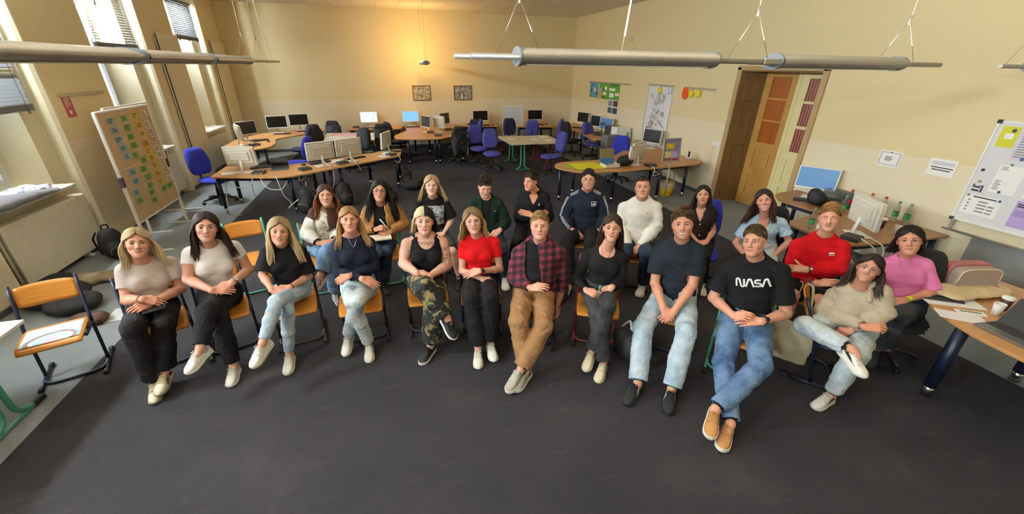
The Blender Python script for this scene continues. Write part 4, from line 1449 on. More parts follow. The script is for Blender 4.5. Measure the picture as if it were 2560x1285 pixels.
def make_hair(S, hc, R, hs, T, field, rs):
 H = S['hair']
 root, tip = lin(H['c'][0]), lin(H['c'][1])
 kind = H['kind']
 dn = R.T @ np.array([0, 0, -1.0])
 C0 = np.array([0, -0.014, 0.034])
 RR = np.array([0.0775, 0.0985, 0.0885]) + H.get('vol', 0.004)
 geo = []
 paths, rads, cols = [], [], []

 def onsk(d, lift=0.0):
  d = unit(d)
  return C0 + d * (RR + lift)

 def colour(x_local, t, f):
  if H.get('split') and x_local > H['split'][0]:
   b0 = lin(H['split'][1]); b1 = b0
  else:
   b0, b1 = root, tip
  tt = np.clip((t - H.get('fade', (0.1, 0.6))[0]) / max(1e-3, H.get('fade', (0.1, 0.6))[1] - H.get('fade', (0.1, 0.6))[0]), 0, 1)[:, None]
  return (b0 * (1 - tt) + b1 * tt) * f
 # scalp cap under the strands
 F = Field(hc - 0.16 * hs, hc + 0.16 * hs, 0.0045)
 F.ell(T(*C0), (RR - 0.0045) * hs, R, 0)
 fz = H.get('line', 0.0 if kind == 'short' else 0.010)
 F.ell(T(0, 0.100, -0.024 + fz), np.array([0.068, 0.082, 0.098]) * hs, R, 0.004, 'sub')
 if kind == 'short':
  for s in (-1, 1):
   F.ell(T(s * 0.085, 0.005, -0.045), np.array([0.03, 0.065, 0.062]) * hs, R, 0.004, 'sub')
  F.ell(T(0, -0.03, -0.125), np.array([0.10, 0.12, 0.075]) * hs, R, 0.004, 'sub')
 else:
  F.ell(T(0, 0.0, -0.145), np.array([0.13, 0.15, 0.095]) * hs, R, 0.006, 'sub')
 F.wrinkle(0.0022, 55, R.T)
 P, f = F.mesh()
 q = (P - hc) @ R / hs
 cc = np.tile(root, (len(P), 1)) * (1 + 0.25 * vnoise(P * 90)[:, None])
 if H.get('split'):
  m = (q[:, 0] > H['split'][0])
  cc[m] = lin(H['split'][1])
 geo.append((P, f, cc, 0))
 if kind == 'short':
  n = int(H.get('n', 260) * 2.2)
  L0 = H.get('len', 0.035)
  flow = np.array(H.get('flow', (0, 0.6, 0.5)))
  i = np.arange(n)
  z = 1 - 1.55 * (i + 0.5) / n
  a = i * 2.39996
  for k in range(n):
   rr = math.sqrt(max(0, 1 - z[k] ** 2))
   d = np.array([rr * math.cos(a[k]), rr * math.sin(a[k]), z[k]])
   p = onsk(d)
   zl = 0.074 + fz if p[1] > 0.04 else (0.074 + fz - (0.04 - p[1]) * 0.9 if p[1] > -0.02 else 0.02 - (-0.02 - p[1]) * 0.9)
   if p[2] < zl:
    continue
   top = np.clip((p[2] - 0.066) / 0.05, 0, 1)
   ln = L0 * (H.get('side', 0.35) * (1 - top) + top) * rs.uniform(0.8, 1.2)
   nrm = unit((p - C0) / RR ** 2)
   tg = flow + rs.normal(0, 0.6 * H.get('mess', 0.25), 3)
   if H.get('sweep'):
    tg = tg + np.array([H['sweep'], 0, 0])
   tg = tg - nrm * np.dot(tg, nrm)
   tg = unit(tg + (dn * 0.9 - nrm * np.dot(dn * 0.9, nrm)) * (1 - top))
   pth = []
   lift = 0.75 * H.get('lift', 0.5) * (0.2 + 0.8 * top)
   for j in range(5):
    t_ = j / 4
    o = p + tg * ln * t_ + nrm * (ln * lift * math.sin(t_ * 1.9) * 0.8 + 0.001 * j)
    if H.get('curl'):
     o = o + 0.45 * H['curl'] * ln * np.array([math.sin(t_ * 7 + k), math.cos(t_ * 6 + k * 1.7), math.sin(t_ * 5 + k * .7)])
    dd = (o - C0) / (RR + 0.001)
    L_ = np.linalg.norm(dd)
    if L_ < 1:
     o = C0 + (o - C0) / L_
    pth.append(T(*o))
   paths.append(pth)
   rads.append(np.array([0.0034, 0.0036, 0.0032, 0.0024, 0.0008]) * hs * H.get('thick', 1.0))
   cols.append(colour(p[0], np.linspace(0, 1, 5), rs.uniform(0.72, 1.25)))
 else:
  n = H.get('n', 100)
  L = H['len']
  part = H.get('part', 0.0)
  tied = H.get('tied', False)
  wave = H.get('wave', 0.004)
  ph0 = math.radians(H.get('phi0', 58))
  bump = 0.18 + 0.5 * min(1, max(0, (H.get('phi0', 58) - 62) / 40))
  for s in (-1, 1):
   for k in range(n):
    for layer in (0, 1):
     u = (k + rs.uniform(-0.4, 0.4)) / n
     u = min(max(u, 0), 1)
     y0 = 0.072 - 0.16 * u ** 0.9
     x0 = part + s * 0.0015
     zt = math.sqrt(max(0.02, 1 - (x0 / RR[0]) ** 2 - ((y0 - C0[1]) / RR[1]) ** 2))
     d0 = unit(np.array([x0 / RR[0], (y0 - C0[1]) / RR[1], zt]))
     ph = math.radians(H.get('phi0', 58) + (178 - H.get('phi0', 58)) * u)
     d1 = unit(np.array([s * math.sin(ph), math.cos(ph), H.get('ear', -0.08)]))
     if k >= n:                                   # hair combed back from the hairline
      a_ = math.radians(4 + 74 * (k - n + rs.uniform(-.4, .4)) / 26)
      d0 = unit(np.array([s * math.sin(a_), math.cos(a_) * 0.93, 0.66 * math.cos(a_ * 1.12) - 0.02 + fz * 8]))
      ph = max(ph0, a_ + 0.35) + rs.uniform(0, 0.5)
      d1 = unit(np.array([s * math.sin(ph), math.cos(ph), H.get('ear', -0.08)]))
      u = (ph - ph0) / (3.1 - ph0)
     if tied:
      d1 = unit(np.array([s * 0.25, -1, -0.25]))
     lf = 0.002 + 0.006 * layer + rs.uniform(-0.0015, 0.0015)
     pth = []
     M_ = 7
     for j in range(M_):
      t_ = j / (M_ - 1)
      dd = unit(d0 * (1 - t_) + d1 * t_ + np.array([0, bump * max(0, 1 - u * 1.3), 0.0]) * math.sin(t_ * PI) * (0 if tied else 1))
      pth.append(onsk(dd, lf + H.get('puff', 0.0) * math.sin(t_ * PI * 0.9)))
     pth = [T(*p) for p in pth]
     p = pth[-1]
     v = unit(np.array(pth[-1]) - np.array(pth[-2]))
     g = np.array([0, 0, -1.0])
     front = u < H.get('front', (0.35, 0.35))[0 if s < 0 else 1]
     fwd = R[:, 1].copy(); fwd[2] = 0; fwd = unit(fwd)
     side = R[:, 0] * s
     ln = (L + 0.06) * (rs.uniform(0.84, 1.05)) * (H.get('frontlen', 1.0) if front else 1.0)
     steps = max(4, int(ln / 0.032))
     phs = rs.uniform(0, 0.5) + int(u * 9) * 0.8
     spr = rs.uniform(-0.08, 0.26)
     st = ln / steps
     fs_ = H.get('fwd', 0.35)
     for j in range(steps):
      t_ = (j + 1) / steps
      dr = g + (fwd * fs_ if front else -fwd * 0.28) * max(0, 1 - t_ * 1.3) + side * (H.get('flare', 0.10) + spr) * (1 - 0.6 * t_)
      v = unit(v * 0.45 + unit(dr) * 0.75)
      p = p + v * st
      wv = wave * math.sin(t_ * H.get('wfreq', 8.0) + phs)
      pp = p + side * wv + fwd * wv * 0.6
      if field is not None:
       pp = field.push(pp, 0.006 + 0.006 * layer)
       p = p + (pp - p) * 0.8
      pth.append(pp)
     m = len(pth)
     t = np.linspace(0, 1, m)
     paths.append(pth)
     rads.append(np.interp(t, [0, 0.2, 0.75, 1], [0.0024, 0.0042, 0.0046, 0.0009]) * hs * H.get('thick', 1.0))
     x_l = -0.03 if s < 0 else 0.03
     if H.get('split') and u > H.get('splitu', 2):
      x_l = 0.1
     cols.append(colour(x_l, t, rs.uniform(0.80, 1.14)))
 # fringe
 if H.get('bangs'):
  bl, dens, gap = H['bangs']
  for k in range(dens):
   x = (k / (dens - 1) * 2 - 1) * 0.062 + rs.uniform(-0.002, 0.002)
   if abs(x) < gap:
    continue
   d0 = unit(np.array([x * 0.6 / RR[0], 0.45, 0.85]))
   pth = []
   ln = bl * rs.uniform(0.85, 1.12)
   for j in range(6):
    t_ = j / 5
    e = np.array([x * (0.7 + 0.4 * t_) / RR[0], 0.45 + 0.65 * t_, 0.85 - (0.85 - 0.10) * t_ * ln / 0.09])
    pth.append(T(*onsk(e, 0.006 + 0.004 * math.sin(t_ * 3))))
   paths.append(pth)
   rads.append(np.array([0.004, 0.0055, 0.0055, 0.005, 0.004, 0.0012]) * hs)
   cols.append(colour(x, np.linspace(0, 0.8, 6), rs.uniform(0.75, 1.2)))
 P, f, c = strands_geo(paths, rads, cols, 5)
 geo.append((P, f, c, 0))
 return geo


def shoe_parts(style, c1, c2, c3, L=0.275):
 """a shoe in its own frame: y to the toe, z up, the ankle above the origin; returns [(name, verts, faces, colour key)]"""
 k = L / 0.28
 out = []
 def halfw(y):
  return float(np.interp(y, [-0.066, -0.055, -0.02, 0.03, 0.09, 0.14, 0.175, 0.2, 0.212], [0.012, 0.030, 0.036, 0.036, 0.044, 0.047, 0.041, 0.026, 0.008]))
 def cx(y):
  return 0.006 * math.sin((y + 0.06) * 8)
 ys = [-0.066, -0.062, -0.05, -0.03, 0.0, 0.03, 0.06, 0.09, 0.12, 0.15, 0.175, 0.195, 0.207, 0.212]
 st = {'flat': 0.024, 'chunky': 0.040, 'runner': 0.042, 'court': 0.030}[style if style in ('flat', 'chunky', 'runner', 'court') else 'flat']
 sole = MB()
 pts = [(cx(y) + halfw(y) * 1.06 + 0.003, y) for y in ys] + [(cx(y) - halfw(y) * 1.06 - 0.003, y) for y in ys[::-1]]
 heel = st
 vs = []
 n = len(pts)
 for ring, (ins, zf) in enumerate(((0.93, 0.0), (1.0, 0.2), (1.0, 0.9), (0.96, 1.0))):
  for x, y in pts:
   lift = 0.012 * max(0, (y - 0.14) / 0.07) ** 1.5
   hh = heel * (1.0 - 0.25 * np.clip((y + 0.06) / 0.25, 0, 1))
   vs.append((x * ins * k, (0.073 + (y - 0.073) * (0.985 if ins < 1 else 1)) * k, (lift + hh * zf) * k))
 fs = []
 for i in range(3):
  for j in range(n):
   j2 = (j + 1) % n
   fs.append((i * n + j, i * n + j2, (i + 1) * n + j2, (i + 1) * n + j))
 fs.append(tuple(range(n))[::-1]); fs.append(tuple(3 * n + j for j in range(n)))
 out.append(('sole', vs, fs, c2))
 def top(y):
  return float(np.interp(y, [-0.066, -0.05, 0.0, 0.035, 0.06, 0.1, 0.14, 0.18, 0.2, 0.212], [0.075, 0.088, 0.086, 0.094, 0.088, 0.070, 0.056, 0.046, 0.036, 0.024])) + (0.03 if style == 'hightop' and y < 0.06 else 0) + st * 0.35
 def S(u, y, e=0.0):
  a = PI * u
  w, t = halfw(y) + e, top(y)
  x = cx(y) + w * math.copysign(abs(math.cos(a)) ** 0.62, math.cos(a))
  z = st * 0.72 + (t - st * 0.72 + e) * abs(math.sin(a)) ** 0.72
  return (x * k, y * k, z * k)
 yy = [-0.064, -0.058, -0.045, -0.025, 0.0, 0.03, 0.055, 0.08, 0.105, 0.13, 0.155, 0.175, 0.192, 0.204, 0.2105]
 nu = 14
 vs = [S(i / nu, y) for y in yy for i in range(nu + 1)]
 fs = [(j * (nu + 1) + i, j * (nu + 1) + i + 1, (j + 1) * (nu + 1) + i + 1, (j + 1) * (nu + 1) + i)[::-1] for j in range(len(yy) - 1) for i in range(nu)]
 fs.append(tuple(range(nu + 1))); fs.append(tuple((len(yy) - 1) * (nu + 1) + i for i in range(nu + 1))[::-1])
 out.append(('upper', vs, fs, c1))
 b = MB()
 for y in (0.052, 0.068, 0.084, 0.100, 0.115):
  b.tube([S(0.30, y + 0.004, 0.003), S(0.42, y, 0.0055), S(0.5, y - 0.002, 0.006), S(0.58, y, 0.0055), S(0.70, y + 0.004, 0.003)], 0.0032, 6)
 p = S(0.5, 0.05, 0.008)
 for s in (-1, 1):
  b.tube([p, (p[0] + s * 0.018, p[1] - 0.006, p[2] + 0.010), (p[0] + s * 0.032, p[1] + 0.012, p[2] - 0.002), (p[0] + s * 0.014, p[1] + 0.010, p[2] + 0.002), p], 0.0026, 5)
  b.tube([p, (p[0] + s * 0.022, p[1] + 0.03, p[2] - 0.008)], 0.0024, 5)
 out.append(('laces', b.v, b.f, c3))
 return out, S, k


def basis_from(f, up):
 f = unit(f)
 r = unit(np.cross(f, up))
 u = np.cross(r, f)
 return np.stack([r, f, u], 1)


def cloth(name, col, var=0.12, vs=14, rough=0.85, bump=0.25, bs=220, sheen=0.0, stretch=None):
 return mat(name, col, rough, 0, var, vs, bump, bs, 0.2, stretch, 0.0, sheen)


def print_decal(name, polys, frame, bvh, m, parent, root, lift=0.0022):
 """flat print on cloth: polys are lists of 2-D quads; every corner is dropped onto the cloth surface"""
 c, r, u, nrm = frame
 vs, fs, cache = [], [], {}
 for q in polys:
  f = []
  for x, y in q:
   key = (round(x, 4), round(y, 4))
   if key not in cache:
    o = c + r * x + u * y + nrm * 0.25
    loc, no, i, d = bvh.ray_cast(Vector(o), Vector(-nrm), 0.6)
    cache[key] = -1 if loc is None else len(vs)
    if loc is not None:
     vs.append(tuple(np.array(loc) + nrm * lift))
   f.append(cache[key])
  if -1 not in f and len(set(f)) > 2:
   fs.append(tuple(f))
 if not fs:
  return None
 me = bpy.data.meshes.new(name)
 me.from_pydata([tuple(np.array(v) - np.array(root.location)) for v in vs], [], fs)
 me.materials.append(m)
 for p in me.polygons:
  p.use_smooth = True
 return link(name, me, parent)


def stroke(pts, w, step=0.006):
 """a broad pen line as small quads"""
 P = [np.array(p, float) for p in pts]
 out = [P[0]]
 for a, b_ in zip(P[:-1], P[1:]):
  n = max(1, int(np.linalg.norm(b_ - a) / step))
  out += [a + (b_ - a) * (i + 1) / n for i in range(n)]
 Q = []
 for i, p in enumerate(out):
  t = out[min(i + 1, len(out) - 1)] - out[max(i - 1, 0)]
  t = t / (np.linalg.norm(t) + 1e-9)
  nn = np.array([-t[1], t[0]]) * w / 2
  Q.append((tuple(p + nn), tuple(p - nn)))
 return [(Q[i][1], Q[i + 1][1], Q[i + 1][0], Q[i][0]) for i in range(len(Q) - 1)]


def rect(x0, y0, x1, y1, step=0.008):
 nx, ny = max(1, int((x1 - x0) / step)), max(1, int((y1 - y0) / step))
 X = np.linspace(x0, x1, nx + 1); Y = np.linspace(y0, y1, ny + 1)
 return [((X[i], Y[j]), (X[i + 1], Y[j]), (X[i + 1], Y[j + 1]), (X[i], Y[j + 1])) for i in range(nx) for j in range(ny)]


def arc(cx, cy, r, a0, a1, n=8):
 return [(cx + r * math.cos(math.radians(a0 + (a1 - a0) * i / n)), cy + r * math.sin(math.radians(a0 + (a1 - a0) * i / n))) for i in range(n + 1)]


def make_person(key, S, label):
 J = {k: (np.array(v) if k not in ('hh',) else v) for k, v in JOINTS[key].items()}
 rs = np.random.RandomState(abs(sum(map(ord, key)) * 7) % 9999)
 Hc, N = J['hip'], J['neck']
 root = thing('person', label, 'person', (float(Hc[0]), float(Hc[1]), 0), 0)
 fem = S['fem']
 w = S.get('w', 0.94 if fem else 1.04)
 skin = lin(S.get('skin', '#d9a58a')) * np.array([0.92, 0.86, 0.86], np.float32)
 hf = S.get('res', 0.0034)
 J['sh'] = J['sh'] - np.array([0, 0, S.get('shdrop', 0.028)])
 sa, sb = J['sh']
 W = unit(sb - sa)
 sp = unit(N - Hc)
 Fd = unit(np.cross(W, sp))
 kd = (J['kn'][0] + J['kn'][1]) / 2 - Hc
 kd[2] = 0
 kd = unit(kd)
 Wh = np.cross([0, 0, 1.0], kd)
 Wh = unit(Wh * 0.6 + unit(W * np.array([1, 1, 0])) * 0.4)
 Fh = unit(np.cross(Wh, [0, 0, 1.0]))
 U = np.array([0, 0, 1.0])
 ha, hb = Hc - Wh * 0.088 * w, Hc + Wh * 0.088 * w
 lerp = lambda a, b_, t: a * (1 - t) + b_ * t
 belly = S.get('belly', 1.0)
 waist = S.get('waist', 0.93 if fem else 1.0)

 def torso(e, loose=0.0, t0=-0.12, t1=1.0):
  D2 = np.cross(Wh, U) * 1.0
  rows = [(-0.12, 0.160, 0.122, 0.0), (0.10, 0.166, 0.122, 0.0), (0.25, 0.150 * (0.5 + 0.5 * waist), 0.112 * belly, 0.004),
    (0.42, 0.136 * waist, 0.102 * belly, 0.008), (0.58, 0.142 * (0.6 + 0.4 * waist), 0.102, 0.012),
    (0.74, 0.150, 0.106, 0.010), (0.88, 0.140, 0.086, 0.0), (0.97, 0.095, 0.062, -0.004)]
  out = []
  for t, a, b_, f in rows:
   if t < t0 - 1e-6 or t > t1 + 1e-6:
    continue
   c = lerp(Hc, N, t) + Fd * f
   ww = unit(lerp(Wh, W, np.clip(t * 1.6, 0, 1)))
   dd = unit(lerp(Fh, Fd, np.clip(t * 1.6, 0, 1)))
   lo = loose * max(0, 1 - abs(t - 0.3) / 0.5)
   out.append((c, ww, dd, a * w + e + lo, b_ * w + e + lo))
  return out

 def bust(F, e, k):
  bs = S.get('bust', 1.0 if fem else 0)
  if bs:
   for s in (-1, 1):
    c = lerp(Hc, N, 0.64) + W * s * 0.070 * w + Fd * (0.068 * w + 0.006)
    F.ell(c, np.array([0.068, 0.055, 0.064]) * (0.75 + 0.25 * bs) + e, np.stack([W, Fd, sp], 1), k)
  elif not fem:
   for s in (-1, 1):
    c = lerp(Hc, N, 0.72) + W * s * 0.068 * w + Fd * 0.062 * w
    F.ell(c, np.array([0.070, 0.038, 0.052]) + e, np.stack([W, Fd, sp], 1), k)
  if belly > 1.05:
   F.ell(lerp(Hc, N, 0.30) + Fd * 0.045, np.array([0.12, 0.09, 0.09]) * w + e, np.stack([W, Fd, sp], 1), k)

 def yoke(F, e, k=0.03):
  st = lerp(sa, sb, 0.5)
  F.caps(sa + W * 0.01, st + sp * 0.015, 0.044 * w + e, 0.050 * w + e, k)
  F.caps(sb - W * 0.01, st + sp * 0.015, 0.044 * w + e, 0.050 * w + e, k)
  for s in (sa, sb):
   F.caps(lerp(s, N, 0.15) + sp * 0.012, N + sp * 0.035 - Fd * 0.012, 0.030 * w + e, 0.044 * w * (0.9 if fem else 1.08) + e, k)

 aw = w * S.get('armw', 0.94 if fem else 1.06)
 # ---------------------------------------------------------------- body
 pts = [J['el'][0], J['el'][1], J['wr'][0], J['wr'][1], J['tip'][0], J['tip'][1], sa, sb, N, lerp(Hc, N, 0.55)]
 lo, hi = np.min(pts, 0) - 0.10, np.max(pts, 0) + 0.10
 Fb = Field(lo, hi, hf)
 tn = torso(-0.005, t0=0.55)
 Fb.loft(tn)
 bust(Fb, -0.005, 0.03)
 yoke(Fb, 0.0)
 for i in (0, 1):
  s, e_, wr = J['sh'][i], J['el'][i], J['wr'][i]
  m = lerp(s, e_, 0.45)
  Fb.caps(s, m, 0.047 * aw, 0.045 * aw, 0.02)
  Fb.caps(m, e_, 0.045 * aw, 0.037 * aw, 0.015)
  m = lerp(e_, wr, 0.3)
  Fb.caps(e_, m, 0.037 * aw, 0.040 * aw, 0.015)
  Fb.caps(m, wr, 0.040 * aw, 0.0245 * aw, 0.015)
  hs_ = S.get('hand', [None, None])[i] or {}
  hint = np.array(hs_.get('hint', U * 0.75 + Fd * 0.6))
  sz = S.get('handsz', 0.93 if fem else 1.03)
  hand(Fb, wr, J['tip'][i], hint, 1 if i == 0 else -1, sz, hs_.get('curl', (0.30, 0.42, 0.28)), hs_.get('spread', 0.4), hs_.get('thumb', (0.35, 0.2)))
 Fb.caps(N + A3(0, 0, -0.01) - Fd * 0.014, N + unit(J['head'] - N) * 0.09 - Fd * 0.012, (0.051 if fem else 0.060), (0.048 if fem else 0.057), 0.02)
 P, f = Fb.mesh()
 c = np.tile(skin, (len(P), 1)) * (1 + 0.04 * vnoise(P * 35)[:, None])
 for i in (0, 1):
  d = np.linalg.norm(P - lerp(J['wr'][i], J['tip'][i], 0.8), axis=1)
  wgt = (np.clip(1 - d / 0.11, 0, 1) * 0.55)[:, None]
  c = c * (1 - wgt) + c * np.array([1.02, 0.82, 0.78]) * wgt
 for tt in S.get('tattoo', ()):                                # ink on the skin: (which arm, t along, radius, angle bias)
  i, t_, rad = tt
  a_, b_ = (J['sh'][i], J['el'][i]) if t_ < 1 else (J['el'][i], J['wr'][i])
  ce = lerp(a_, b_, t_ % 1.0)
  d = np.linalg.norm(P - ce, axis=1)
  ink = (d < rad) & (vnoise(P * 95 + 3.1) > 0.12)
  c[ink] = c[ink] * 0.35 + lin('#3b4648') * 0.4
 if S.get('chest_tattoo'):
  ce = lerp(Hc, N, 0.84) + Fd * 0.10
  q = P - ce
  x, z, dpt = q @ W, q @ sp, q @ Fd
  ink = (np.abs(z - 0.018 - 0.20 * np.abs(x)) < 0.012) & (np.abs(x) < 0.075) & (dpt > -0.06) & (vnoise(P * 120) > -0.1)
  c[ink] = c[ink] * 0.35 + lin('#56606a') * 0.45
 geo = [(P, f, c, 0)]
 hg, hc, R, hs, Fhead, T = make_head(J, S, skin)
 geo += hg
 # trunk and legs under the clothes
 legp = [Hc - A3(0, 0, .2), Hc + A3(.2, .2, 0), Hc - A3(.2, .2, 0), J['kn'][0], J['kn'][1], J['an'][0], J['an'][1], J['toe'][0], J['toe'][1], lerp(Hc, N, 0.6)]
 Fl = Field(np.min(legp, 0) - 0.08, np.max(legp, 0) + 0.08, S.get('legres', 0.012))
 Fl.loft(torso(-0.012, t1=0.6))
 for i, h in ((0, ha), (1, hb)):
  kn, an, toe = J['kn'][i], J['an'][i], J['toe'][i]
  Fl.caps(h, kn, 0.078 * w, 0.050 * w, 0.02)
  m = lerp(kn, an, 0.33)
  Fl.caps(kn, m, 0.050 * w, 0.052 * w, 0.02)
  Fl.caps(m, an, 0.052 * w, 0.033 * w, 0.02)
  Fl.caps(an, lerp(an, toe, 0.22) - unit(kn - an) * 0.02, 0.033 * w, 0.026 * w, 0.02)
 P, f = Fl.mesh()
 geo.append((P, f, np.tile(skin, (len(P), 1)), 0))
 me = np_mesh('body', [(offs(p, root), f_, c_, m_) for p, f_, c_, m_ in geo], [M_SKIN, M_EYE, M_HAIR])
 body = link('body', me, root)

 # ---------------------------------------------------------------- clothes on the upper body
 fields = []
 def upper(G):
  e = G.get('e', 0.011)
  kind = G['kind']
  hc_ = S.get('cres', 0.0075)
  sl = G.get('sleeve', 0.0)
  P_ = [sa, sb, N, Hc, lerp(Hc, N, .5)] + [lerp(J['sh'][i], J['el'][i], min(1, sl)) for i in (0, 1)]
  if sl > 1:
   P_ += [lerp(J['el'][i], J['wr'][i], sl - 1) for i in (0, 1)]
  lo_, hi_ = np.min(P_, 0) - 0.19, np.max(P_, 0) + 0.15
  F = Field(lo_, hi_, hc_)
  t0 = G.get('t0', 0.10)
  nodes = torso(e, G.get('loose', 0.0), t0=t0)
  F.loft(nodes)
  bust(F, e * 0.8, 0.03)
  if kind != 'tank':
   yoke(F, e)
  cuts = [(lerp(Hc, N, G.get('hem', t0)), -sp, 0.30, None)]
  if kind == 'tank':
   for s, sx in ((sa, -1), (sb, 1)):
    st = lerp(sa, sb, 0.5)
    top = lerp(s, N, 0.42) + sp * 0.040
    F.caps(lerp(Hc, N, 0.80) + W * sx * 0.075 + Fd * 0.085 * w, top, 0.024, 0.020, 0.015)
    F.caps(lerp(Hc, N, 0.80) + W * sx * 0.075 - Fd * 0.07 * w, top, 0.03, 0.020, 0.015)
  # opened front
  if G.get('open'):
   wt, wb = G['open']
   c0 = lerp(Hc, N, 0.0)
   Ln = np.linalg.norm(N - Hc)
   def fn(X, Y, Z):
    dx, dy, dz = X - c0[0], Y - c0[1], Z - c0[2]
    xw = dx * W[0] + dy * W[1] + dz * W[2] - G.get('shift', 0.0)
    yf = dx * Fd[0] + dy * Fd[1] + dz * Fd[2]
    t = np.clip((dx * sp[0] + dy * sp[1] + dz * sp[2]) / Ln, 0, 1.2)
    return np.maximum(np.abs(xw) - (wb + (wt - wb) * t), -yf + 0.005)
   F.op(fn, lo_, hi_, 0.012, 'sub')
   tn2 = torso(e - 0.022, G.get('loose', 0.0), t0=-0.12)
   F.loft(tn2, 0.0, 'sub', cap=0.35)
  # sleeves
  if sl > 0:
   for i in (0, 1):
    s, el, wr = J['sh'][i], J['el'][i], J['wr'][i]
    es = G.get('es', e)
    if sl <= 1:
     c_ = lerp(s, el, sl)
     ex = c_ + unit(el - s) * 0.02
     F.caps(s, ex, 0.050 * aw + es, 0.048 * aw + es * 1.5 + G.get('flare', 0.0), 0.025, end=(c_, el - s))
     cuts.append((c_, None, 0, (lerp(s, el, sl - 0.12), ex + unit(el - s) * 0.03, 0.042 * aw + es * 0.7, 0.040 * aw + es * 0.8 + G.get('flare', 0.0) * 0.7) if G.get('flare') else None))
    else:
     c_ = lerp(el, wr, sl - 1)
     dr = unit(wr - el)
     F.caps(s, lerp(s, el, 0.5), 0.051 * aw + es, 0.050 * aw + es, 0.03)
     F.caps(lerp(s, el, 0.5), el, 0.050 * aw + es, 0.042 * aw + es * 1.15, 0.02)
     F.caps(el, lerp(el, wr, 0.35), 0.042 * aw + es * 1.15, 0.042 * aw + es * 1.1, 0.02)
     rc = G.get('cuff', 0.028 * aw + es * 0.8)
     F.caps(lerp(el, wr, 0.35), c_ + dr * 0.01, 0.042 * aw + es * 1.1, rc, 0.02, end=(c_, dr))
     cuts.append((c_, None, 0, (c_ - dr * 0.02, c_ + dr * 0.03, rc - 0.005, rc - 0.004)))
  # neckline
  nk = G.get('neck', 'crew')
  Rm = np.stack([W, Fd, sp], 1)
  if nk == 'crew':
   F.ell(N + Fd * 0.016 + sp * 0.050, np.array([0.068, 0.070, 0.055]) * G.get('nw', 1.0), Rm, 0.003, 'sub')
  elif nk == 'boat':
   F.ell(N + Fd * 0.03 + sp * 0.05, [0.118, 0.085, 0.055], Rm, 0.003, 'sub')
  elif nk == 'scoop':
   F.ell(N + Fd * 0.075 + sp * 0.03, [0.098, 0.085, 0.085], Rm, 0.003, 'sub')
  elif nk == 'tank':
   F.ell(N + Fd * 0.09 + sp * 0.01, [0.088, 0.11, 0.115], Rm, 0.003, 'sub')
   F.ell(N - Fd * 0.05 + sp * 0.06, [0.075, 0.09, 0.075], Rm, 0.003, 'sub')
  elif nk == 'v':
   F.ell(N + Fd * 0.016 + sp * 0.055, [0.070, 0.070, 0.055], Rm, 0.003, 'sub')
   for k in range(5):
    t_ = k / 4
    F.ell(lerp(N, Hc, 0.04 + 0.27 * t_ * G.get('vd', 1.0)) + Fd * (0.085 + 0.03 * t_) , [0.058 * (1 - t_ * 0.9) + 0.006, 0.075, 0.045], Rm, 0.004, 'sub')
  if G.get('collar'):
   ro, hgt, a0 = G['collar']
   ps = []
   for k in range(15):
    a = math.radians(a0 + (360 - 2 * a0) * k / 14 + 90)
    ps.append(N + sp * (0.030 + 0.018 * math.sin(-a) * 0.6) + (W * math.cos(a) * 1.05 + Fd * math.sin(a)) * ro + Fd * 0.004)
   F.chain(ps, [hgt] * 15, 0.01)
  if G.get('lapel'):
   for s in (-1, 1):
    a_ = N + W * s * 0.062 + Fd * 0.03 + sp * 0.03
    b2 = lerp(N, Hc, 0.16) + W * s * G['lapel'] + Fd * 0.125 * w
    F.caps(a_, b2, 0.016, 0.012, 0.012)
  if G.get('hood'):
   F.ell(N - Fd * 0.075 + sp * 0.01, [0.12, 0.055, 0.075], Rm, 0.03)
   F.ell(N - Fd * 0.01 + sp * 0.06, [0.075, 0.075, 0.06], Rm, 0.01, 'sub')
  M = np.stack([W * 0.75, Fd, sp * G.get('fold', 1.9)], 0)
  foc = [(J['el'][i], 0.09, 1.0) for i in (0, 1)] + [(lerp(Hc, N, 0.22) + Fd * 0.1, 0.14, 0.9)] + [(lerp(J['sh'][i], Hc, 0.15), 0.08, 0.4) for i in (0, 1)]
  F.wrinkle(G.get('wr', 0.0055), G.get('wf', 13), M, foc, 0.55, 0.03, rs.uniform(0, 20))
  for cc, nn, rr, inner in cuts:
   if nn is not None:
    F.cut(cc, nn, rr)
   if inner:
    F.caps(*inner, 0.0, 'sub')
  fields.append(F)
  P, f = F.mesh()
  vc = None
  if G.get('two'):
   vc = np.tile(lin(G['two'][0]), (len(P), 1))
   for i in (0, 1):
    s_, el, wr = J['sh'][i], J['el'][i], J['wr'][i]
    for a_, b_, lo_t in ((s_, el, 0.28), (el, wr, -0.3)):
     v = b_ - a_
     tt = ((P - a_) @ v) / (v @ v)
     dd = np.linalg.norm(P - a_ - np.clip(tt, 0, 1)[:, None] * v, axis=1)
     vc[(tt > lo_t) & (tt < (1.3 if lo_t > 0 else 0.86)) & (dd < 0.092)] = lin(G['two'][1])
  me = np_mesh(G['name'], [(offs(P, root), f, vc, 0)], [G['mat'] or col_mat('two tone cloth', 0.85, 0.2, bump=0.3, bscale=220)])
  o = link(G['name'], me, root)
  if G.get('label'):
   o['label'] = G['label']
  return o, F, P, f

 tops = [upper(G) for G in S['tops']]
 # ---------------------------------------------------------------- trousers
 B = S['pants']
 e = B.get('e', 0.012)
 P_ = [Hc, ha, hb, J['kn'][0], J['kn'][1], J['an'][0], J['an'][1]]
 F = Field(np.min(P_, 0) - 0.20, np.max(P_, 0) + 0.14, S.get('cres', 0.0075))
 F.loft(torso(e, t0=-0.12, t1=0.3), cap=0.4)
 rt, rk, rc = B.get('rt', 0.088) * w, B.get('rk', 0.066) * w, B.get('rc', 0.055) * w
 fl = B.get('len', 1.0)
 cuts = []
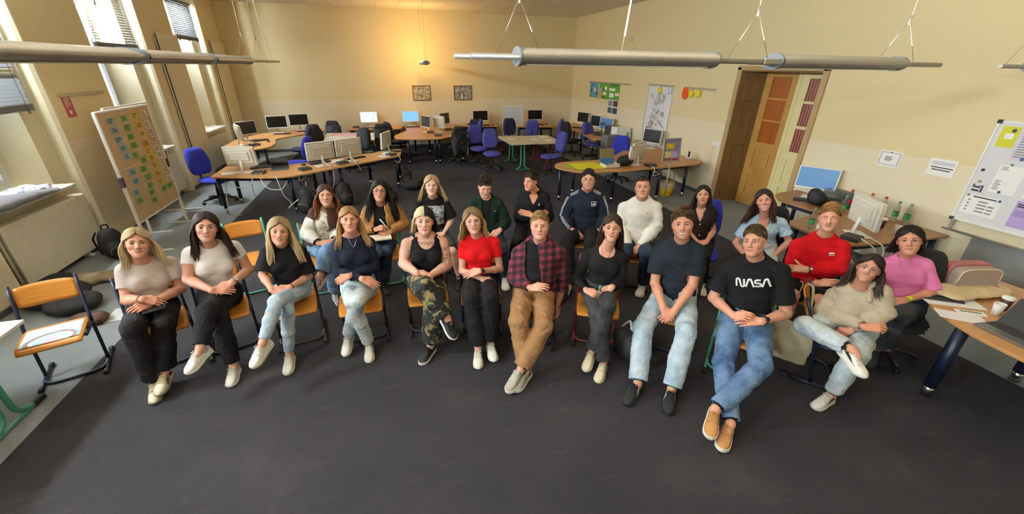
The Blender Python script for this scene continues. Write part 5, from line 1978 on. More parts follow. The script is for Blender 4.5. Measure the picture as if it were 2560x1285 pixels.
 for i, h in ((0, ha), (1, hb)):
  kn, an = J['kn'][i], J['an'][i]
  en = None if fl > 0.02 else (lerp(h, kn, B.get('short', 0.85)), kn - h)
  F.caps(h, lerp(h, kn, 0.5), rt, (rt + rk) * 0.53, 0.03)
  F.caps(lerp(h, kn, 0.5), kn, (rt + rk) * 0.53, rk, 0.02, end=en)
 for i, h in ((0, ha), (1, hb)):
  kn, an = J['kn'][i], J['an'][i]
  if fl > 0.02:
   c_ = lerp(kn, an, fl)
   dr = unit(an - kn)
   F.caps(kn, lerp(kn, c_, 0.5), rk, (rk + rc) * 0.5 + 0.003, 0.018)
   F.caps(lerp(kn, c_, 0.5), c_ + dr * 0.01, (rk + rc) * 0.5 + 0.003, rc, 0.018, end=(c_, dr))
   cuts.append((c_, None, 0, (c_ - dr * 0.05, c_ + dr * 0.03, rc - 0.018, rc - 0.014)))
  else:
   pass
 foc = [(J['kn'][i], 0.10, 1.3) for i in (0, 1)] + [(ha + Fh * .06, 0.12, 1.2), (hb + Fh * .06, 0.12, 1.2)] + [(lerp(J['kn'][i], J['an'][i], fl * 0.8), 0.09, 0.5) for i in (0, 1)]
 F.wrinkle(B.get('wr', 0.0055), B.get('wf', 15), np.diag([1, 1, 1.5]), foc, 0.5, 0.03, rs.uniform(0, 20))
 for cc, nn, rr, inner in cuts:
  if nn is not None:
   F.cut(cc, nn, rr)
  if inner:
   F.caps(*inner, 0.0, 'sub')
 # flattened where it rests on the seat
 zi = F.ax[2][None, None, :]
 F.D = np.maximum(F.D, (0.470 - zi) * (np.abs(F.ax[0][:, None, None] - Hc[0]) < 0.24) * (np.abs(F.ax[1][None, :, None] - Hc[1]) < 0.17) - 0.0001)
 P, f = F.mesh()
 me = np_mesh('trousers', [(offs(P, root), f, None, 0)], [B['mat']])
 tr = link(B.get('name', 'trousers'), me, root)
 # ---------------------------------------------------------------- shoes and socks
 for i in (0, 1):
  if S.get('noshoe', (False, False))[i]:
   continue
  an, toe = J['an'][i], J['toe'][i]
  v = unit(toe - an)
  lat = np.cross(v, U)
  if np.linalg.norm(lat) < 0.35:
   lat = -Wh
  lat = unit(lat)
  upf = unit(np.cross(lat, v))
  if upf[2] < 0 and abs(v[2]) < 0.9:
   upf, lat = -upf, -lat
  a = math.radians(19)
  fwd = unit(v * math.cos(a) + upf * math.sin(a))
  upv = unit(np.cross(np.cross(fwd, upf), fwd))
  if an[2] < 0.13:                                          # flat on the floor
   fwd[2] = max(fwd[2], -0.08) * 0.2
   fwd = unit(fwd); upv = unit(U - fwd * np.dot(U, fwd))
  r_ = np.cross(fwd, upv)
  L = S.get('shoeL', 0.265 if fem else 0.295)
  base = an - upv * 0.095
  if an[2] < 0.13:
   base = np.array([an[0], an[1], 0.003])
  M3 = np.stack([r_, fwd, upv], 1)
  style, c1, c2, c3, deco = S['shoe']
  pp, SS, k = shoe_parts(style, c1, c2, c3, L)
  sh = None
  for nm, vs, fs, cc in pp:
   vw = np.array(vs) @ M3.T + base - np.array(root.location)
   me = bpy.data.meshes.new('shoe' if nm == 'upper' else nm)
   me.from_pydata([tuple(q) for q in vw], [], fs)
   me.materials.append(cc)
   for p_ in me.polygons:
    p_.use_smooth = nm != 'sole'
   if nm == 'upper':
    sh = link('shoe', me, root)
  for nm, vs, fs, cc in pp:
   if nm == 'upper':
    continue
   vw = np.array(vs) @ M3.T + base - np.array(root.location)
   me = bpy.data.meshes.new(nm)
   me.from_pydata([tuple(q) for q in vw], [], fs)
   me.materials.append(cc)
   for p_ in me.polygons:
    p_.use_smooth = nm != 'sole'
   link(nm, me, sh)
  if deco:
   kind, dm = deco
   vs, fs = [], []
   for side in (0, 1):
    if kind == 'stripes':
     segs = [((0.13 + 0.05 * q_), 0.035 + 0.022 * q_) for q_ in range(3)]
     for q_ in range(3):
      y_a, y_b = 0.030 + q_ * 0.022, 0.060 + q_ * 0.022
      m_ = 6
      for j in range(m_ + 1):
       t_ = j / m_
       u = 0.05 + 0.27 * t_
       y = y_b + (y_a - y_b) * t_
       for dy in (-0.0055, 0.0055):
        vs.append(SS(u if side == 0 else 1 - u, y + dy, 0.0022))
      o_ = len(vs) - 2 * (m_ + 1)
      fs += [(o_ + 2 * j, o_ + 2 * j + 1, o_ + 2 * j + 3, o_ + 2 * j + 2) for j in range(m_)]
    elif kind == 'swoosh':
     m_ = 10
     for j in range(m_ + 1):
      t_ = j / m_
      y = 0.115 - 0.165 * t_
      u = 0.10 + 0.20 * t_ ** 2 + 0.05 * (1 - t_) ** 3
      wd = 0.014 * math.sin(PI * min(1, (1 - t_) * 1.15 + 0.02)) + 0.002
      for sgn in (-1, 1):
       vs.append(SS((u + sgn * wd * 3.4) if side == 0 else 1 - (u + sgn * wd * 3.4), y, 0.0022))
     o_ = len(vs) - 2 * (m_ + 1)
     fs += [(o_ + 2 * j, o_ + 2 * j + 1, o_ + 2 * j + 3, o_ + 2 * j + 2) for j in range(m_)]
    elif kind == 'letter':
     for (ya, yb, ua, ub) in ((0.02, 0.034, .10, .34), (0.034, 0.052, .30, .34)):
      o_ = len(vs)
      vs += [SS(ua if side == 0 else 1 - ua, ya, .0022), SS(ua if side == 0 else 1 - ua, yb, .0022), SS(ub if side == 0 else 1 - ub, yb, .0022), SS(ub if side == 0 else 1 - ub, ya, .0022)]
      fs.append((o_, o_ + 1, o_ + 2, o_ + 3))
    elif kind == 'window':
     for q_ in range(1):
      o_ = len(vs)
      sg = 1 if side == 0 else -1
      for x_, y_, z_ in ((0.0385, -0.045, 0.022), (0.0400, -0.030, 0.013), (0.0405, -0.005, 0.012), (0.0405, 0.012, 0.019), (0.040, -0.002, 0.026), (0.0395, -0.03, 0.030)):
       vs.append((x_ * k * sg * 1.06, y_ * k, z_ * k))
      fs.append(tuple(range(o_, o_ + 6)))
   vw = np.array(vs) @ M3.T + base - np.array(root.location)
   me = bpy.data.meshes.new('shoe_stripe')
   me.from_pydata([tuple(q) for q in vw], [], fs)
   me.materials.append(dm)
   link('shoe_mark', me, sh)
  if S.get('sock'):
   b = MB()
   d_ = unit(J['kn'][i] - an)
   rr = 0.036 * w
   b.tube([tuple(base + upv * 0.06 - np.array(root.location)), tuple(an - np.array(root.location)), tuple(an + d_ * S.get('sockh', 0.06) - np.array(root.location))], [rr, rr, rr * 1.08], 14)
   b.build('sock', S['sock'], root)
 # ---------------------------------------------------------------- hair
 hfield = fields[-1] if fields else None
 hg = make_hair(S, hc, R, hs, T, hfield, rs)
 me = np_mesh('hair', [(offs(p, root), f_, np.clip(c_, 0, 1), 0) for p, f_, c_, m_ in hg], [M_HAIR])
 link('hair', me, root)
 # ---------------------------------------------------------------- extras
 loc = np.array(root.location)
 if S.get('glasses'):
  gm = S['glasses']
  b = MB()
  for s in (-1, 1):
   ring = []
   for k in range(20):
    a = 2 * PI * k / 20
    x = s * 0.0325 + 0.0245 * math.cos(a); z = -0.003 + 0.0205 * math.sin(a)
    ring.append(tuple(T(x, 0.1035 - 6 * x * x, z) - loc))
   b.tube(ring, S.get('rim', 0.0013), 6, closed=True)
   b.tube([tuple(T(s * 0.0565, 0.084, 0.003) - loc), tuple(T(s * 0.072, 0.062, 0.006) - loc), tuple(T(s * 0.079, 0.0, 0.006) - loc)], 0.0012, 6)
  b.tube([tuple(T(-0.009, 0.104, 0.002) - loc), tuple(T(0, 0.107, 0.004) - loc), tuple(T(0.009, 0.104, 0.002) - loc)], 0.0012, 6)
  b.build('glasses', gm, root)
 if S.get('earring'):
  b = MB()
  for s in (-1, 1):
   b.sphere(tuple(T(s * 0.083, 0.002, -0.040) - loc), 0.0045 * hs, 8, 6)
  b.build('earrings', S['earring'], root)
 def band(nm, m, i, t, r, wd, face=None):
  e_, wr = J['el'][i], J['wr'][i]
  d_ = unit(wr - e_)
  c_ = lerp(e_, wr, t) - loc
  rr = float(np.interp(t, [0.3, 1], [0.040, 0.0245])) * aw + r
  b = MB(); b.tube([tuple(c_ - d_ * wd / 2), tuple(c_ + d_ * wd / 2)], rr, 18)
  o = b.build(nm, m, root)
  if face:
   hint = unit(U * 0.5 + Fd * 0.9)
   n_ = unit(hint - d_ * np.dot(hint, d_))
   b = MB(); b.cyl(tuple(c_ + n_ * (rr - 0.004)), tuple(c_ + n_ * (rr + 0.007)), 0.019, 0.018, 18)
   q = b.build('watch_face', face[0], o)
   b = MB(); b.cyl(tuple(c_ + n_ * (rr + 0.0068)), tuple(c_ + n_ * (rr + 0.0082)), 0.0145, 0.0145, 18)
   b.build('dial', face[1], o)
 for bd in S.get('bands', ()):
  band(*bd)
 if S.get('necklace'):
  m, drop, wdt = S['necklace'][:3]
  top_f = tops[0][1]
  ps = []
  for k in range(17):
   t_ = k / 16 * 2 - 1
   p = N + sp * (0.04 - drop * (1 - abs(t_) ** 1.4) - 0.0) + W * t_ * wdt + Fd * (0.16 - 0.10 * abs(t_) ** 1.5)
   for _ in range(60):
    if Fb.sample(p) < 0.003 or top_f.sample(p) < 0.003:
     break
    p = p - Fd * 0.003
   ps.append(tuple(p - loc))
  b = MB(); b.tube(ps, 0.0016, 5)
  nk_ = b.build('necklace', m, root)
  if len(S['necklace']) > 3:
   q = Vector(ps[8])
   b = MB(); b.box(q.x - 0.002, q.y - 0.004, q.z - 0.03, q.x + 0.002, q.y - 0.001, q.z); b.box(q.x - 0.008, q.y - 0.004, q.z - 0.012, q.x + 0.008, q.y - 0.001, q.z - 0.008)
   b.build('pendant_cross', m, nk_)
 for ti, m in S.get('sleeve_stripes', ()):
  o, F_ = tops[ti][0], tops[ti][1]
  for i, sg in ((0, -1), (1, 1)):
   s, el, wr = J['sh'][i], J['el'][i], J['wr'][i]
   out_dir = unit(W * sg * 0.75 + Fd * 0.35 + sp * 0.55)
   for k in (-1, 0, 1):
    ps = []
    for j in range(26):
     t_ = j / 25 * 2.35
     if t_ < 0.35:
      c_ = lerp(lerp(N, s, 0.55), s, t_ / 0.35); dirn = unit(sp * 0.9 + Fd * 0.45); lat = unit(np.cross(dirn, s - N))
     elif t_ < 1.35:
      c_ = lerp(s, el, t_ - 0.35); dirn = unit(out_dir - unit(el - s) * np.dot(out_dir, unit(el - s))); lat = unit(np.cross(dirn, el - s))
      if t_ < 0.55:
       dirn = unit(lerp(unit(sp * 0.9 + Fd * 0.45), dirn, (t_ - 0.35) / 0.2))
     else:
      c_ = lerp(el, wr, min(t_ - 1.35, 0.88)); d_ = unit(wr - el); dirn = unit(out_dir - d_ * np.dot(out_dir, d_)); lat = unit(np.cross(dirn, d_))
     p = c_ + lat * k * 0.017 + dirn * 0.13
     for _ in range(80):
      if F_.sample(p) < 0.0015:
       break
      p = p - dirn * 0.002
     ps.append(tuple(p - loc))
    b = MB(); b.tube(ps, 0.0048, 6, flat=0.5); b.build('sleeve_stripe', m, o)
 for ti, m, ts, r_ in S.get('buttons', ()):
  o, F_ = tops[ti][0], tops[ti][1]
  for t_ in ts:
   p = lerp(Hc, N, t_) + Fd * 0.25
   for _ in range(120):
    if F_.sample(p) < 0.001:
     break
    p = p - Fd * 0.002
   b = MB(); b.sphere(tuple(p - loc), (r_, r_ * 0.6, r_), 10, 7); b.build('button', m, o)
 bv = None
 for d in S.get('prints', ()):
  ti, nm, polys, (t_, xo), m = d[:5]
  o, F_, P_, f_ = tops[ti]
  if bv is None or bv[0] != ti:
   bv = (ti, BVHTree.FromPolygons([Vector(p) for p in P_], [tuple(int(v) for v in q) for q in f_]))
  c_ = lerp(Hc, N, t_) + W * xo
  nrm = unit(Fd + U * 0.12)
  rr = unit(W - nrm * np.dot(W, nrm))
  uu = np.cross(nrm, rr)
  if uu[2] < 0: uu = -uu
  if len(d) > 5:
   nrm = unit(sum(q * v for q, v in zip((W, Fd, sp), d[5])))
   rr = unit(np.cross(uu, nrm)); uu = unit(np.cross(nrm, rr))
   if np.dot(rr, W) < 0 and abs(np.dot(rr, W)) > 0.2: rr = -rr
  print_decal(nm, polys, (c_, rr, uu, nrm), bv[1], m, o, root)
 return dict(root=root, J=J, W=W, sp=sp, Fd=Fd, Wh=Wh, Fh=Fh, T=T, R=R, hc=hc, hs=hs, tops=tops, Hc=Hc, N=N)


# ---- cloth and hair colours
C_BLACK = cloth('black trousers cloth', '#1b1a1d', 0.25, 9)
C_BLACKT = cloth('black jersey', '#161619', 0.2, 10)
C_NAVYT = cloth('navy jersey', '#1f2635', 0.15, 10)
C_BEIGE = cloth('taupe fine knit', '#c3b5b0', 0.06, 16, bump=0.4, bs=400)
C_WHITET = cloth('white jersey', '#e6e0df', 0.04, 10)
C_RED = cloth('red jersey', '#d3141b', 0.12, 9)
C_REDC = cloth('red compression fabric', '#c9121c', 0.10, 12)


def denim(name, lo, hi, scale=7):
 if name in _MATS:
  return _MATS[name]
 t = NT(name)
 n1 = t.noise(scale, 4, rough=0.6)
 c = t.ramp(n1, [(0.35, srgb(lo)), (0.62, srgb(hi))])
 weave = t.noise(420, 1, stretch=(1, 1, 0.25))
 c = t.mix(t.math('MULTIPLY', weave, 0.35), c, srgb(lo))
 t.color(c)
 t.set(Roughness=0.85)
 t.b.inputs['Specular IOR Level'].default_value = 0.2
 t.bump(weave, 0.3, 0.003)
 _MATS[name] = t.m
 return t.m


D_LIGHT = denim('light blue denim', '#93a9bb', '#c3d2dc')
D_PALE = denim('pale denim', '#a9b7bf', '#d3dadb')
D_MID = denim('mid blue denim', '#3f5a80', '#7893b5', 6)
D_BLUE = denim('blue denim', '#4e6c92', '#87a4c4', 6)
D_BLACK = denim('washed black denim', '#2a2a2e', '#4b4b50', 6)
D_DARK = denim('dark blue denim', '#1c2433', '#36435a', 6)
S_WHITE = mat('white shoe leather', '#e4e0d8', 0.5, var=0.05)
S_CREAM = mat('cream shoe leather', '#d8cbb0', 0.55, var=0.06)
S_SOLEW = mat('white rubber sole', '#dedbd2', 0.6)
S_SOLEG = mat('grey rubber sole', '#8f8b84', 0.7)
S_BLACKS = mat('black suede', '#1b1b1d', 0.8, var=0.15)
S_BLACKSOLE = mat('black rubber sole', '#1a1a1b', 0.6)
S_TAN = mat('tan nubuck', '#c08a55', 0.75, var=0.1)
S_GREY = mat('grey suede', '#a8a296', 0.8, var=0.12)
S_GUM = mat('gum sole', '#a8775a', 0.6)
M_GOLD = mat('gold metal', '#d8b45a', 0.25, 1.0)
M_SILVER = mat('silver metal', '#c9c9cc', 0.25, 1.0)
M_WATCHB = mat('black watch strap', '#1a1a1c', 0.5)
PR_WHITE = mat('white print', '#eeeeee', 0.7)
SOCK_W = mat('white sock', '#e2dfda', 0.9)
SOCK_B = mat('black sock', '#19191b', 0.9)


def tee(name, m, sleeve=0.62, e=0.011, neck='crew', **k):
 d = dict(name=name, kind='tee', mat=m, sleeve=sleeve, e=e, neck=neck)
 d.update(k)
 return d


REST = dict(curl=(0.30, 0.42, 0.28))
CLASP = dict(curl=(0.55, 0.8, 0.45), thumb=(0.5, 0.3))
FIST = dict(curl=(0.9, 1.2, 0.7), thumb=(0.9, 0.7))
FLAT = dict(curl=(0.12, 0.18, 0.12), spread=0.3)

PEOPLE = {}


def person(key, label, **S):
 if ONLY and key not in ONLY:
  return None
 PEOPLE[key] = make_person(key, S, label)
 return PEOPLE[key]


person('p1', 'woman in taupe knit top with wavy blonde half-up hair, leftmost of the front row',
  fem=True, skin='#d8a38c', armw=1.08, w=1.0, waist=1.0, bust=1.15, smile=0.2, iris='#4a3a2a', brow='#6a4a34', hand=(REST, dict(curl=(0.5, .6, .4))),
  tops=[tee('knit_top', C_BEIGE, 0.60, 0.008, wr=0.004, t0=0.25, hem=0.22)],
  pants=dict(mat=C_BLACK, rt=0.094, rk=0.078, rc=0.078, len=0.90), shoe=('flat', S_CREAM, S_SOLEG, S_CREAM, ('stripes', S_BLACKS)), sock=SOCK_B,
  hair=dict(kind='long', c=('#8f7854', '#d2bf98'), len=0.20, wave=0.008, part=0.0, front=(0.45, 0.45), phi0=75, fade=(0.0, 0.5), flare=0.15), earring=M_GOLD,
  bands=[('hair_tie', M_BLACK, 0, 0.93, 0.002, 0.006), ('bracelet', M_WATCHB, 0, 0.86, 0.002, 0.004)])
person('p2', 'woman in white tee and black trousers with long dark brown hair and white high shoes',
  fem=True, skin='#d9a690', armw=1.06, w=1.0, bust=1.2, smile=0.15, iris='#4b3c2e', brow='#2e211b', hand=(FLAT, REST),
  tops=[tee('white_tee', C_WHITET, 0.42, 0.007, wr=0.005, t0=0.18, hem=0.16)],
  pants=dict(mat=C_BLACK, rt=0.094, rk=0.076, rc=0.062, len=0.92), shoe=('flat', S_WHITE, S_SOLEW, S_WHITE, None), sock=SOCK_W,
  hair=dict(kind='long', c=('#2a1d18', '#37251e'), len=0.26, wave=0.006, part=-0.004, front=(0.5, 0.55), phi0=62, flare=0.16),
  bands=[('watch', M_SILVER, 1, 0.90, 0.003, 0.018, (M_SILVER, PR_WHITE))])
person('p3', 'woman in black tee and ripped light jeans with long straight blonde hair',
  fem=True, skin='#dcaa92', smile=0.35, iris='#4a4030', brow='#8a6a4c', hand=(CLASP, CLASP),
  tops=[tee('black_tee', C_BLACKT, 0.86, 0.013, flare=0.018, wr=0.006, t0=0.25, hem=0.20)],
  pants=dict(mat=D_LIGHT, rt=0.090, rk=0.064, rc=0.048, len=0.90), shoe=('chunky', S_WHITE, S_SOLEW, S_WHITE, None),
  hair=dict(kind='long', c=('#7f6a4a', '#cdb78f'), len=0.27, wave=0.002, part=0.004, front=(0.75, 0.75), phi0=60, fade=(0.05, 0.45), fwd=0.5, flare=0.06), earring=M_GOLD,
  bands=[('bracelet', M_BLACK, 1, 0.93, 0.002, 0.008)])
person('p4', 'woman in navy long-sleeved top and pale jeans with a silver chain',
  fem=True, skin='#dca890', smile=0.05, iris='#4c4a48', brow='#7c5c40', lips=0.9, hand=(FLAT, FIST),
  tops=[tee('navy_top', cloth('navy ribbed knit', '#1c2133', 0.12, 12, bump=0.4, bs=350), 1.93, 0.007, neck='boat', wr=0.004, t0=0.18, hem=0.14)],
  pants=dict(mat=D_PALE, rt=0.090, rk=0.070, rc=0.064, len=0.95, wr=0.0035), shoe=('court', S_WHITE, S_SOLEW, S_WHITE, None),
  hair=dict(kind='long', c=('#80633f', '#bb986a'), len=0.24, wave=0.004, part=0.006, front=(0.10, 0.25), phi0=84, fade=(0.0, 0.5), flare=0.10),
  necklace=(M_SILVER, 0.115, 0.052))


def camo():
 t = NT('camouflage cloth')
 a = t.ramp(t.noise(11, 3, rough=0.55), [(0.0, srgb('#17181a')), (0.50, srgb('#17181a')), (0.505, srgb('#3a3a34')), (0.55, srgb('#3a3a34')), (0.555, srgb('#8e7f52')), (1.0, srgb('#a09262'))], 'CONSTANT')
 t.color(a); t.set(Roughness=0.85); t.bump(t.noise(30, 2), 0.3, 0.01)
 return t.m


def plaid():
 t = NT('plaid flannel')
 co = t.coord()
 sep = t.n('ShaderNodeSeparateXYZ'); t.l(co, sep.inputs[0])
 def bands(s, f, ph=0.0):
  v = t.math('FRACT', t.math('MULTIPLY', t.math('ADD', s, ph), f))
  return t.math('GREATER_THAN', v, 0.5)
 bx = bands(t.math('ADD', sep.outputs['X'], t.math('MULTIPLY', sep.outputs['Y'], -0.35)), 13.0)
 bz = bands(t.math('ADD', sep.outputs['Z'], t.math('MULTIPLY', sep.outputs['Y'], 0.5)), 13.0)
 s_ = t.math('ADD', bx, bz)
 t.color(t.ramp(t.math('MULTIPLY', s_, 0.5), [(0.0, srgb('#1c1419')), (0.4, srgb('#4b1d2c')), (0.9, srgb('#7c2c40'))], 'CONSTANT'))
 t.set(Roughness=0.9); t.bump(t.noise(200, 2), 0.3, 0.003)
 return t.m


def pattern(name, base, ink, scale, thr, rough=0.8):
 t = NT(name)
 n = t.noise(scale, 3, rough=0.6)
 t.color(t.ramp(n, [(thr - 0.02, srgb(base)), (thr + 0.02, srgb(ink))]))
 t.set(Roughness=rough); t.bump(n, 0.3, 0.004)
 return t.m


def print_mat():
 t = NT('grey graphic print')
 n = t.noise(26, 4, rough=0.65)
 t.color(t.ramp(n, [(0.40, srgb('#22252a')), (0.46, srgb('#8d959e')), (0.55, srgb('#c9ced3')), (0.60, srgb('#3a3f46')), (0.66, srgb('#b3bac1'))]))
 t.set(Roughness=0.8)
 return t.m


person('p5', 'woman in black tank top and camouflage trousers with half blonde, half black hair',
  fem=True, skin='#e2b6a2', w=1.06, armw=1.14, bust=1.5, smile=0.0, iris='#3a3a3a', brow='#5a4634', blush=0.8, hand=(REST, FLAT), lipc=np.array([0.48, 0.17, 0.16]),
  tops=[dict(name='tank_top', kind='tank', mat=C_BLACKT, sleeve=0, e=0.006, neck='tank', wr=0.003, t0=0.18, hem=0.14)],
  pants=dict(mat=camo(), rt=0.100, rk=0.096, rc=0.088, len=0.88, wr=0.009), shoe=('runner', S_BLACKS, S_SOLEW, S_BLACKS, None), sock=SOCK_B,
  hair=dict(kind='long', c=('#c4b48c', '#d2c39c'), split=(0.002, '#17161a'), splitu=0.45, len=0.09, wave=0.006, part=0.0, front=(0.3, 0.3), phi0=80, flare=0.25, bangs=(0.075, 30, 0.0)),
  tattoo=[(1, 0.35, 0.075), (1, 0.75, 0.07), (0, 1.55, 0.035)], chest_tattoo=True)
person('p6', 'woman in red tee and wide black trousers with round glasses, arms crossed',
  fem=True, skin='#dfae98', smile=0.5, iris='#5a6a6a', brow='#7a5c42', hand=(dict(curl=(.4, .6, .4)), FLAT), glasses=M_SILVER,
  tops=[tee('red_tee', C_RED, 0.50, 0.008, wr=0.005, t0=0.20, hem=0.20)],
  pants=dict(mat=C_BLACK, rt=0.098, rk=0.098, rc=0.092, len=0.90, wr=0.008), shoe=('flat', S_WHITE, S_SOLEW, S_WHITE, None), sock=SOCK_W,
  hair=dict(kind='long', c=('#6d573c', '#b59a6c'), len=0.15, wave=0.012, part=-0.02, front=(0.55, 0.5), phi0=66, fade=(0.1, 0.7), flare=0.22),
  bands=[('smart_watch', M_WATCHB, 1, 0.93, 0.003, 0.024, (M_WATCHB, M_BLACK))])
person('p7', 'man in open maroon plaid shirt over black tee and tan trousers',
  fem=False, skin='#e0ab95', smile=0.05, iris='#5c6468', brow='#8a6a44', w=1.10, belly=1.08, blush=0.9, cheek=1.06, hand=(dict(curl=(.35, .5, .4)), FIST),
  tops=[tee('black_tee', C_BLACKT, 0.4, 0.004, t0=0.12, hem=0.10),
    dict(name='plaid_shirt', kind='shirt', mat=plaid(), sleeve=1.92, e=0.030, es=0.018, open=(0.055, 0.085), t0=0.0, hem=0.02, neck='crew', nw=1.1, collar=(0.075, 0.015, 52), wr=0.007)],
  prints=[(0, 'print', rect(-0.008, -0.012, 0.008, 0.012), (0.68, 0.075), PR_WHITE)],
  pants=dict(mat=cloth('tan chino cloth', '#9c7552', 0.14, 8), rt=0.096, rk=0.080, rc=0.072, len=0.93, wr=0.009), shoe=('runner', S_GREY, S_SOLEW, S_WHITE, None), sock=SOCK_B,
  hair=dict(kind='short', c=('#8c6b42', '#b08f5e'), len=0.026, lift=0.8, flow=(0, 0.5, 0.7), n=340, side=0.5, mess=0.2))
person('p8', 'woman in black long-sleeved top and washed black jeans holding a small bottle',
  fem=True, skin='#e0ac92', smile=0.35, iris='#54483a', brow='#3a2a20', hand=(CLASP, CLASP),
  tops=[tee('black_top', C_BLACKT, 1.90, 0.007, neck='scoop', wr=0.004, t0=0.18, hem=0.14)],
  pants=dict(mat=D_BLACK, rt=0.090, rk=0.070, rc=0.074, len=0.95), shoe=('court', S_CREAM, S_CREAM, S_CREAM, None),
  hair=dict(kind='long', c=('#33251f', '#3c2b23'), len=0.30, wave=0.002, part=0.008, front=(0.0, 0.0), phi0=98, flare=0.02),
  necklace=(mat('black cord', '#1a1614', 0.7), 0.13, 0.055, 1), earring=M_SILVER)
person('p9', 'smiling man in plain dark navy tee and light jeans leaning forward with clasped hands',
  fem=False, skin='#dba488', smile=0.9, teeth=0.9, iris='#4a3f30', brow='#4a3423', w=1.06, stubble=(0.22, '#6a4c38'), hand=(CLASP, CLASP),
  tops=[tee('navy_tee', cloth('dark navy jersey', '#20262f', 0.2, 9), 0.70, 0.016, flare=0.008, t0=-0.08, hem=-0.05)],
  pants=dict(mat=D_LIGHT, rt=0.098, rk=0.080, rc=0.076, len=0.95, wr=0.008), shoe=('court', S_BLACKS, S_BLACKSOLE, S_BLACKS, ('stripes', PR_WHITE)), sock=mat('green sock', '#2b7a57', 0.9),
  hair=dict(kind='short', c=('#3e2d20', '#6a4e34'), len=0.048, lift=0.75, flow=(0.15, 0.55, 0.6), n=330, side=0.3, mess=0.45, curl=0.12))
_n = [stroke([(-0.108, -0.034), (-0.108, 0.022)] + arc(-0.096, 0.022, 0.012, 180, 20, 6) + [(-0.074, -0.022)] + arc(-0.063, -0.022, 0.0115, 200, 360, 6) + [(-0.0515, 0.034)], 0.0145),
  stroke([(-0.040, -0.034), (-0.022, 0.022)] + arc(-0.011, 0.022, 0.0115, 165, 15, 6) + [(0.018, -0.034)], 0.0145),
  stroke([(0.066, 0.0275), (0.042, 0.0275)] + arc(0.040, 0.014, 0.0135, 90, 270, 7) + [(0.054, 0.0005)] + arc(0.055, -0.013, 0.0135, 90, -90, 7) + [(0.026, -0.0265)], 0.0145),
  stroke([(0.076, -0.034), (0.094, 0.022)] + arc(0.105, 0.022, 0.0115, 165, 15, 6) + [(0.134, -0.034)], 0.0145)]
person('p10', 'man in black tee with big white lettering and blue jeans, tan trainers crossed',
  fem=False, skin='#dda68c', smile=0.45, iris='#5a4c3c', brow='#5a4430', w=1.08, blush=0.8, look=(-16, 4, 0), gaze=False, nose=1.15, hand=(CLASP, FLAT),
  tops=[tee('black_tee', cloth('black cotton', '#131315', 0.2, 8), 0.72, 0.013, flare=0.012, t0=0.02, hem=0.0)],
  prints=[(0, 'lettering', [q for st in _n for q in st], (0.70, 0.008), PR_WHITE)],
  pants=dict(mat=D_MID, rt=0.096, rk=0.076, rc=0.066, len=0.94, wr=0.008), shoe=('runner', S_TAN, S_SOLEW, S_TAN, ('window', S_BLACKS)), sock=SOCK_B,
  hair=dict(kind='short', c=('#4f3c2a', '#6f5a40'), len=0.020, lift=0.55, flow=(0, 0.6, 0.4), n=340, side=0.5, mess=0.25),
  bands=[('watch', M_WATCHB, 1, 0.88, 0.003, 0.022, (M_BLACK, M_DARK))])
person('p11', 'woman in cream collared fleece and pale jeans, one ankle on the other knee',
  fem=True, skin='#d9a186', smile=0.8, teeth=0.6, iris='#3c2c20', brow='#33241c', hand=(dict(curl=(.5, .7, .5)), FLAT), glasses=M_SILVER, shdrop=0.02, w=0.96,
  tops=[dict(name='fleece', kind='fleece', mat=cloth('cream fleece', '#bdb09a', 0.08, 18, bump=0.6, bs=260), sleeve=1.97, e=0.024, es=0.024, cuff=0.042, neck='crew', nw=1.05, t0=0.05, hem=0.04, lapel=0.075, collar=(0.078, 0.019, 48), wr=0.012, wf=9)],
  pants=dict(mat=D_PALE, rt=0.092, rk=0.084, rc=0.066, len=0.90, wr=0.008), shoe=('court', S_WHITE, S_SOLEW, S_WHITE, ('swoosh', S_BLACKS)), sock=SOCK_B,
  hair=dict(kind='long', c=('#2c1f19', '#3b2a20'), len=0.20, wave=0.010, part=-0.012, front=(0.35, 0.6), phi0=84, flare=0.12))
person('p12', 'woman in brown and white baseball jacket over lace top with long reddish brown hair',
  fem=True, skin='#dcae95', smile=0.05, eye=0.75, iris='#2c221c', brow='#4a352a', cheek=1.05, nose=0.9, hand=(REST, REST), glasses=M_GOLD,
  tops=[tee('lace_top', pattern('white lace', '#e9e4d6', '#4b3c30', 42, 0.60), 0.3, 0.005, neck='scoop', t0=0.12, hem=0.1),
    dict(name='baseball_jacket', kind='jacket', mat=None, two=('#4a342a', '#d9d8d0'), sleeve=1.9, e=0.030, es=0.030, cuff=0.042, open=(0.070, 0.085), t0=-0.05, hem=-0.04, neck='crew', nw=1.1, wr=0.010, wf=9)],
  pants=dict(mat=D_BLUE, rt=0.092, rk=0.080, rc=0.082, len=0.94, wr=0.008), shoe=('chunky', pattern('patterned shoe', '#cfc2c6', '#8a6a78', 30, 0.5), S_SOLEW, S_WHITE, None),
  hair=dict(kind='long', c=('#3b2722', '#7d4a34'), len=0.28, wave=0.012, part=0.0, front=(0.55, 0.12), phi0=62, fade=(0.15, 0.6), flare=0.12), necklace=(M_GOLD, 0.09, 0.045), res=0.0042, cres=0.009)
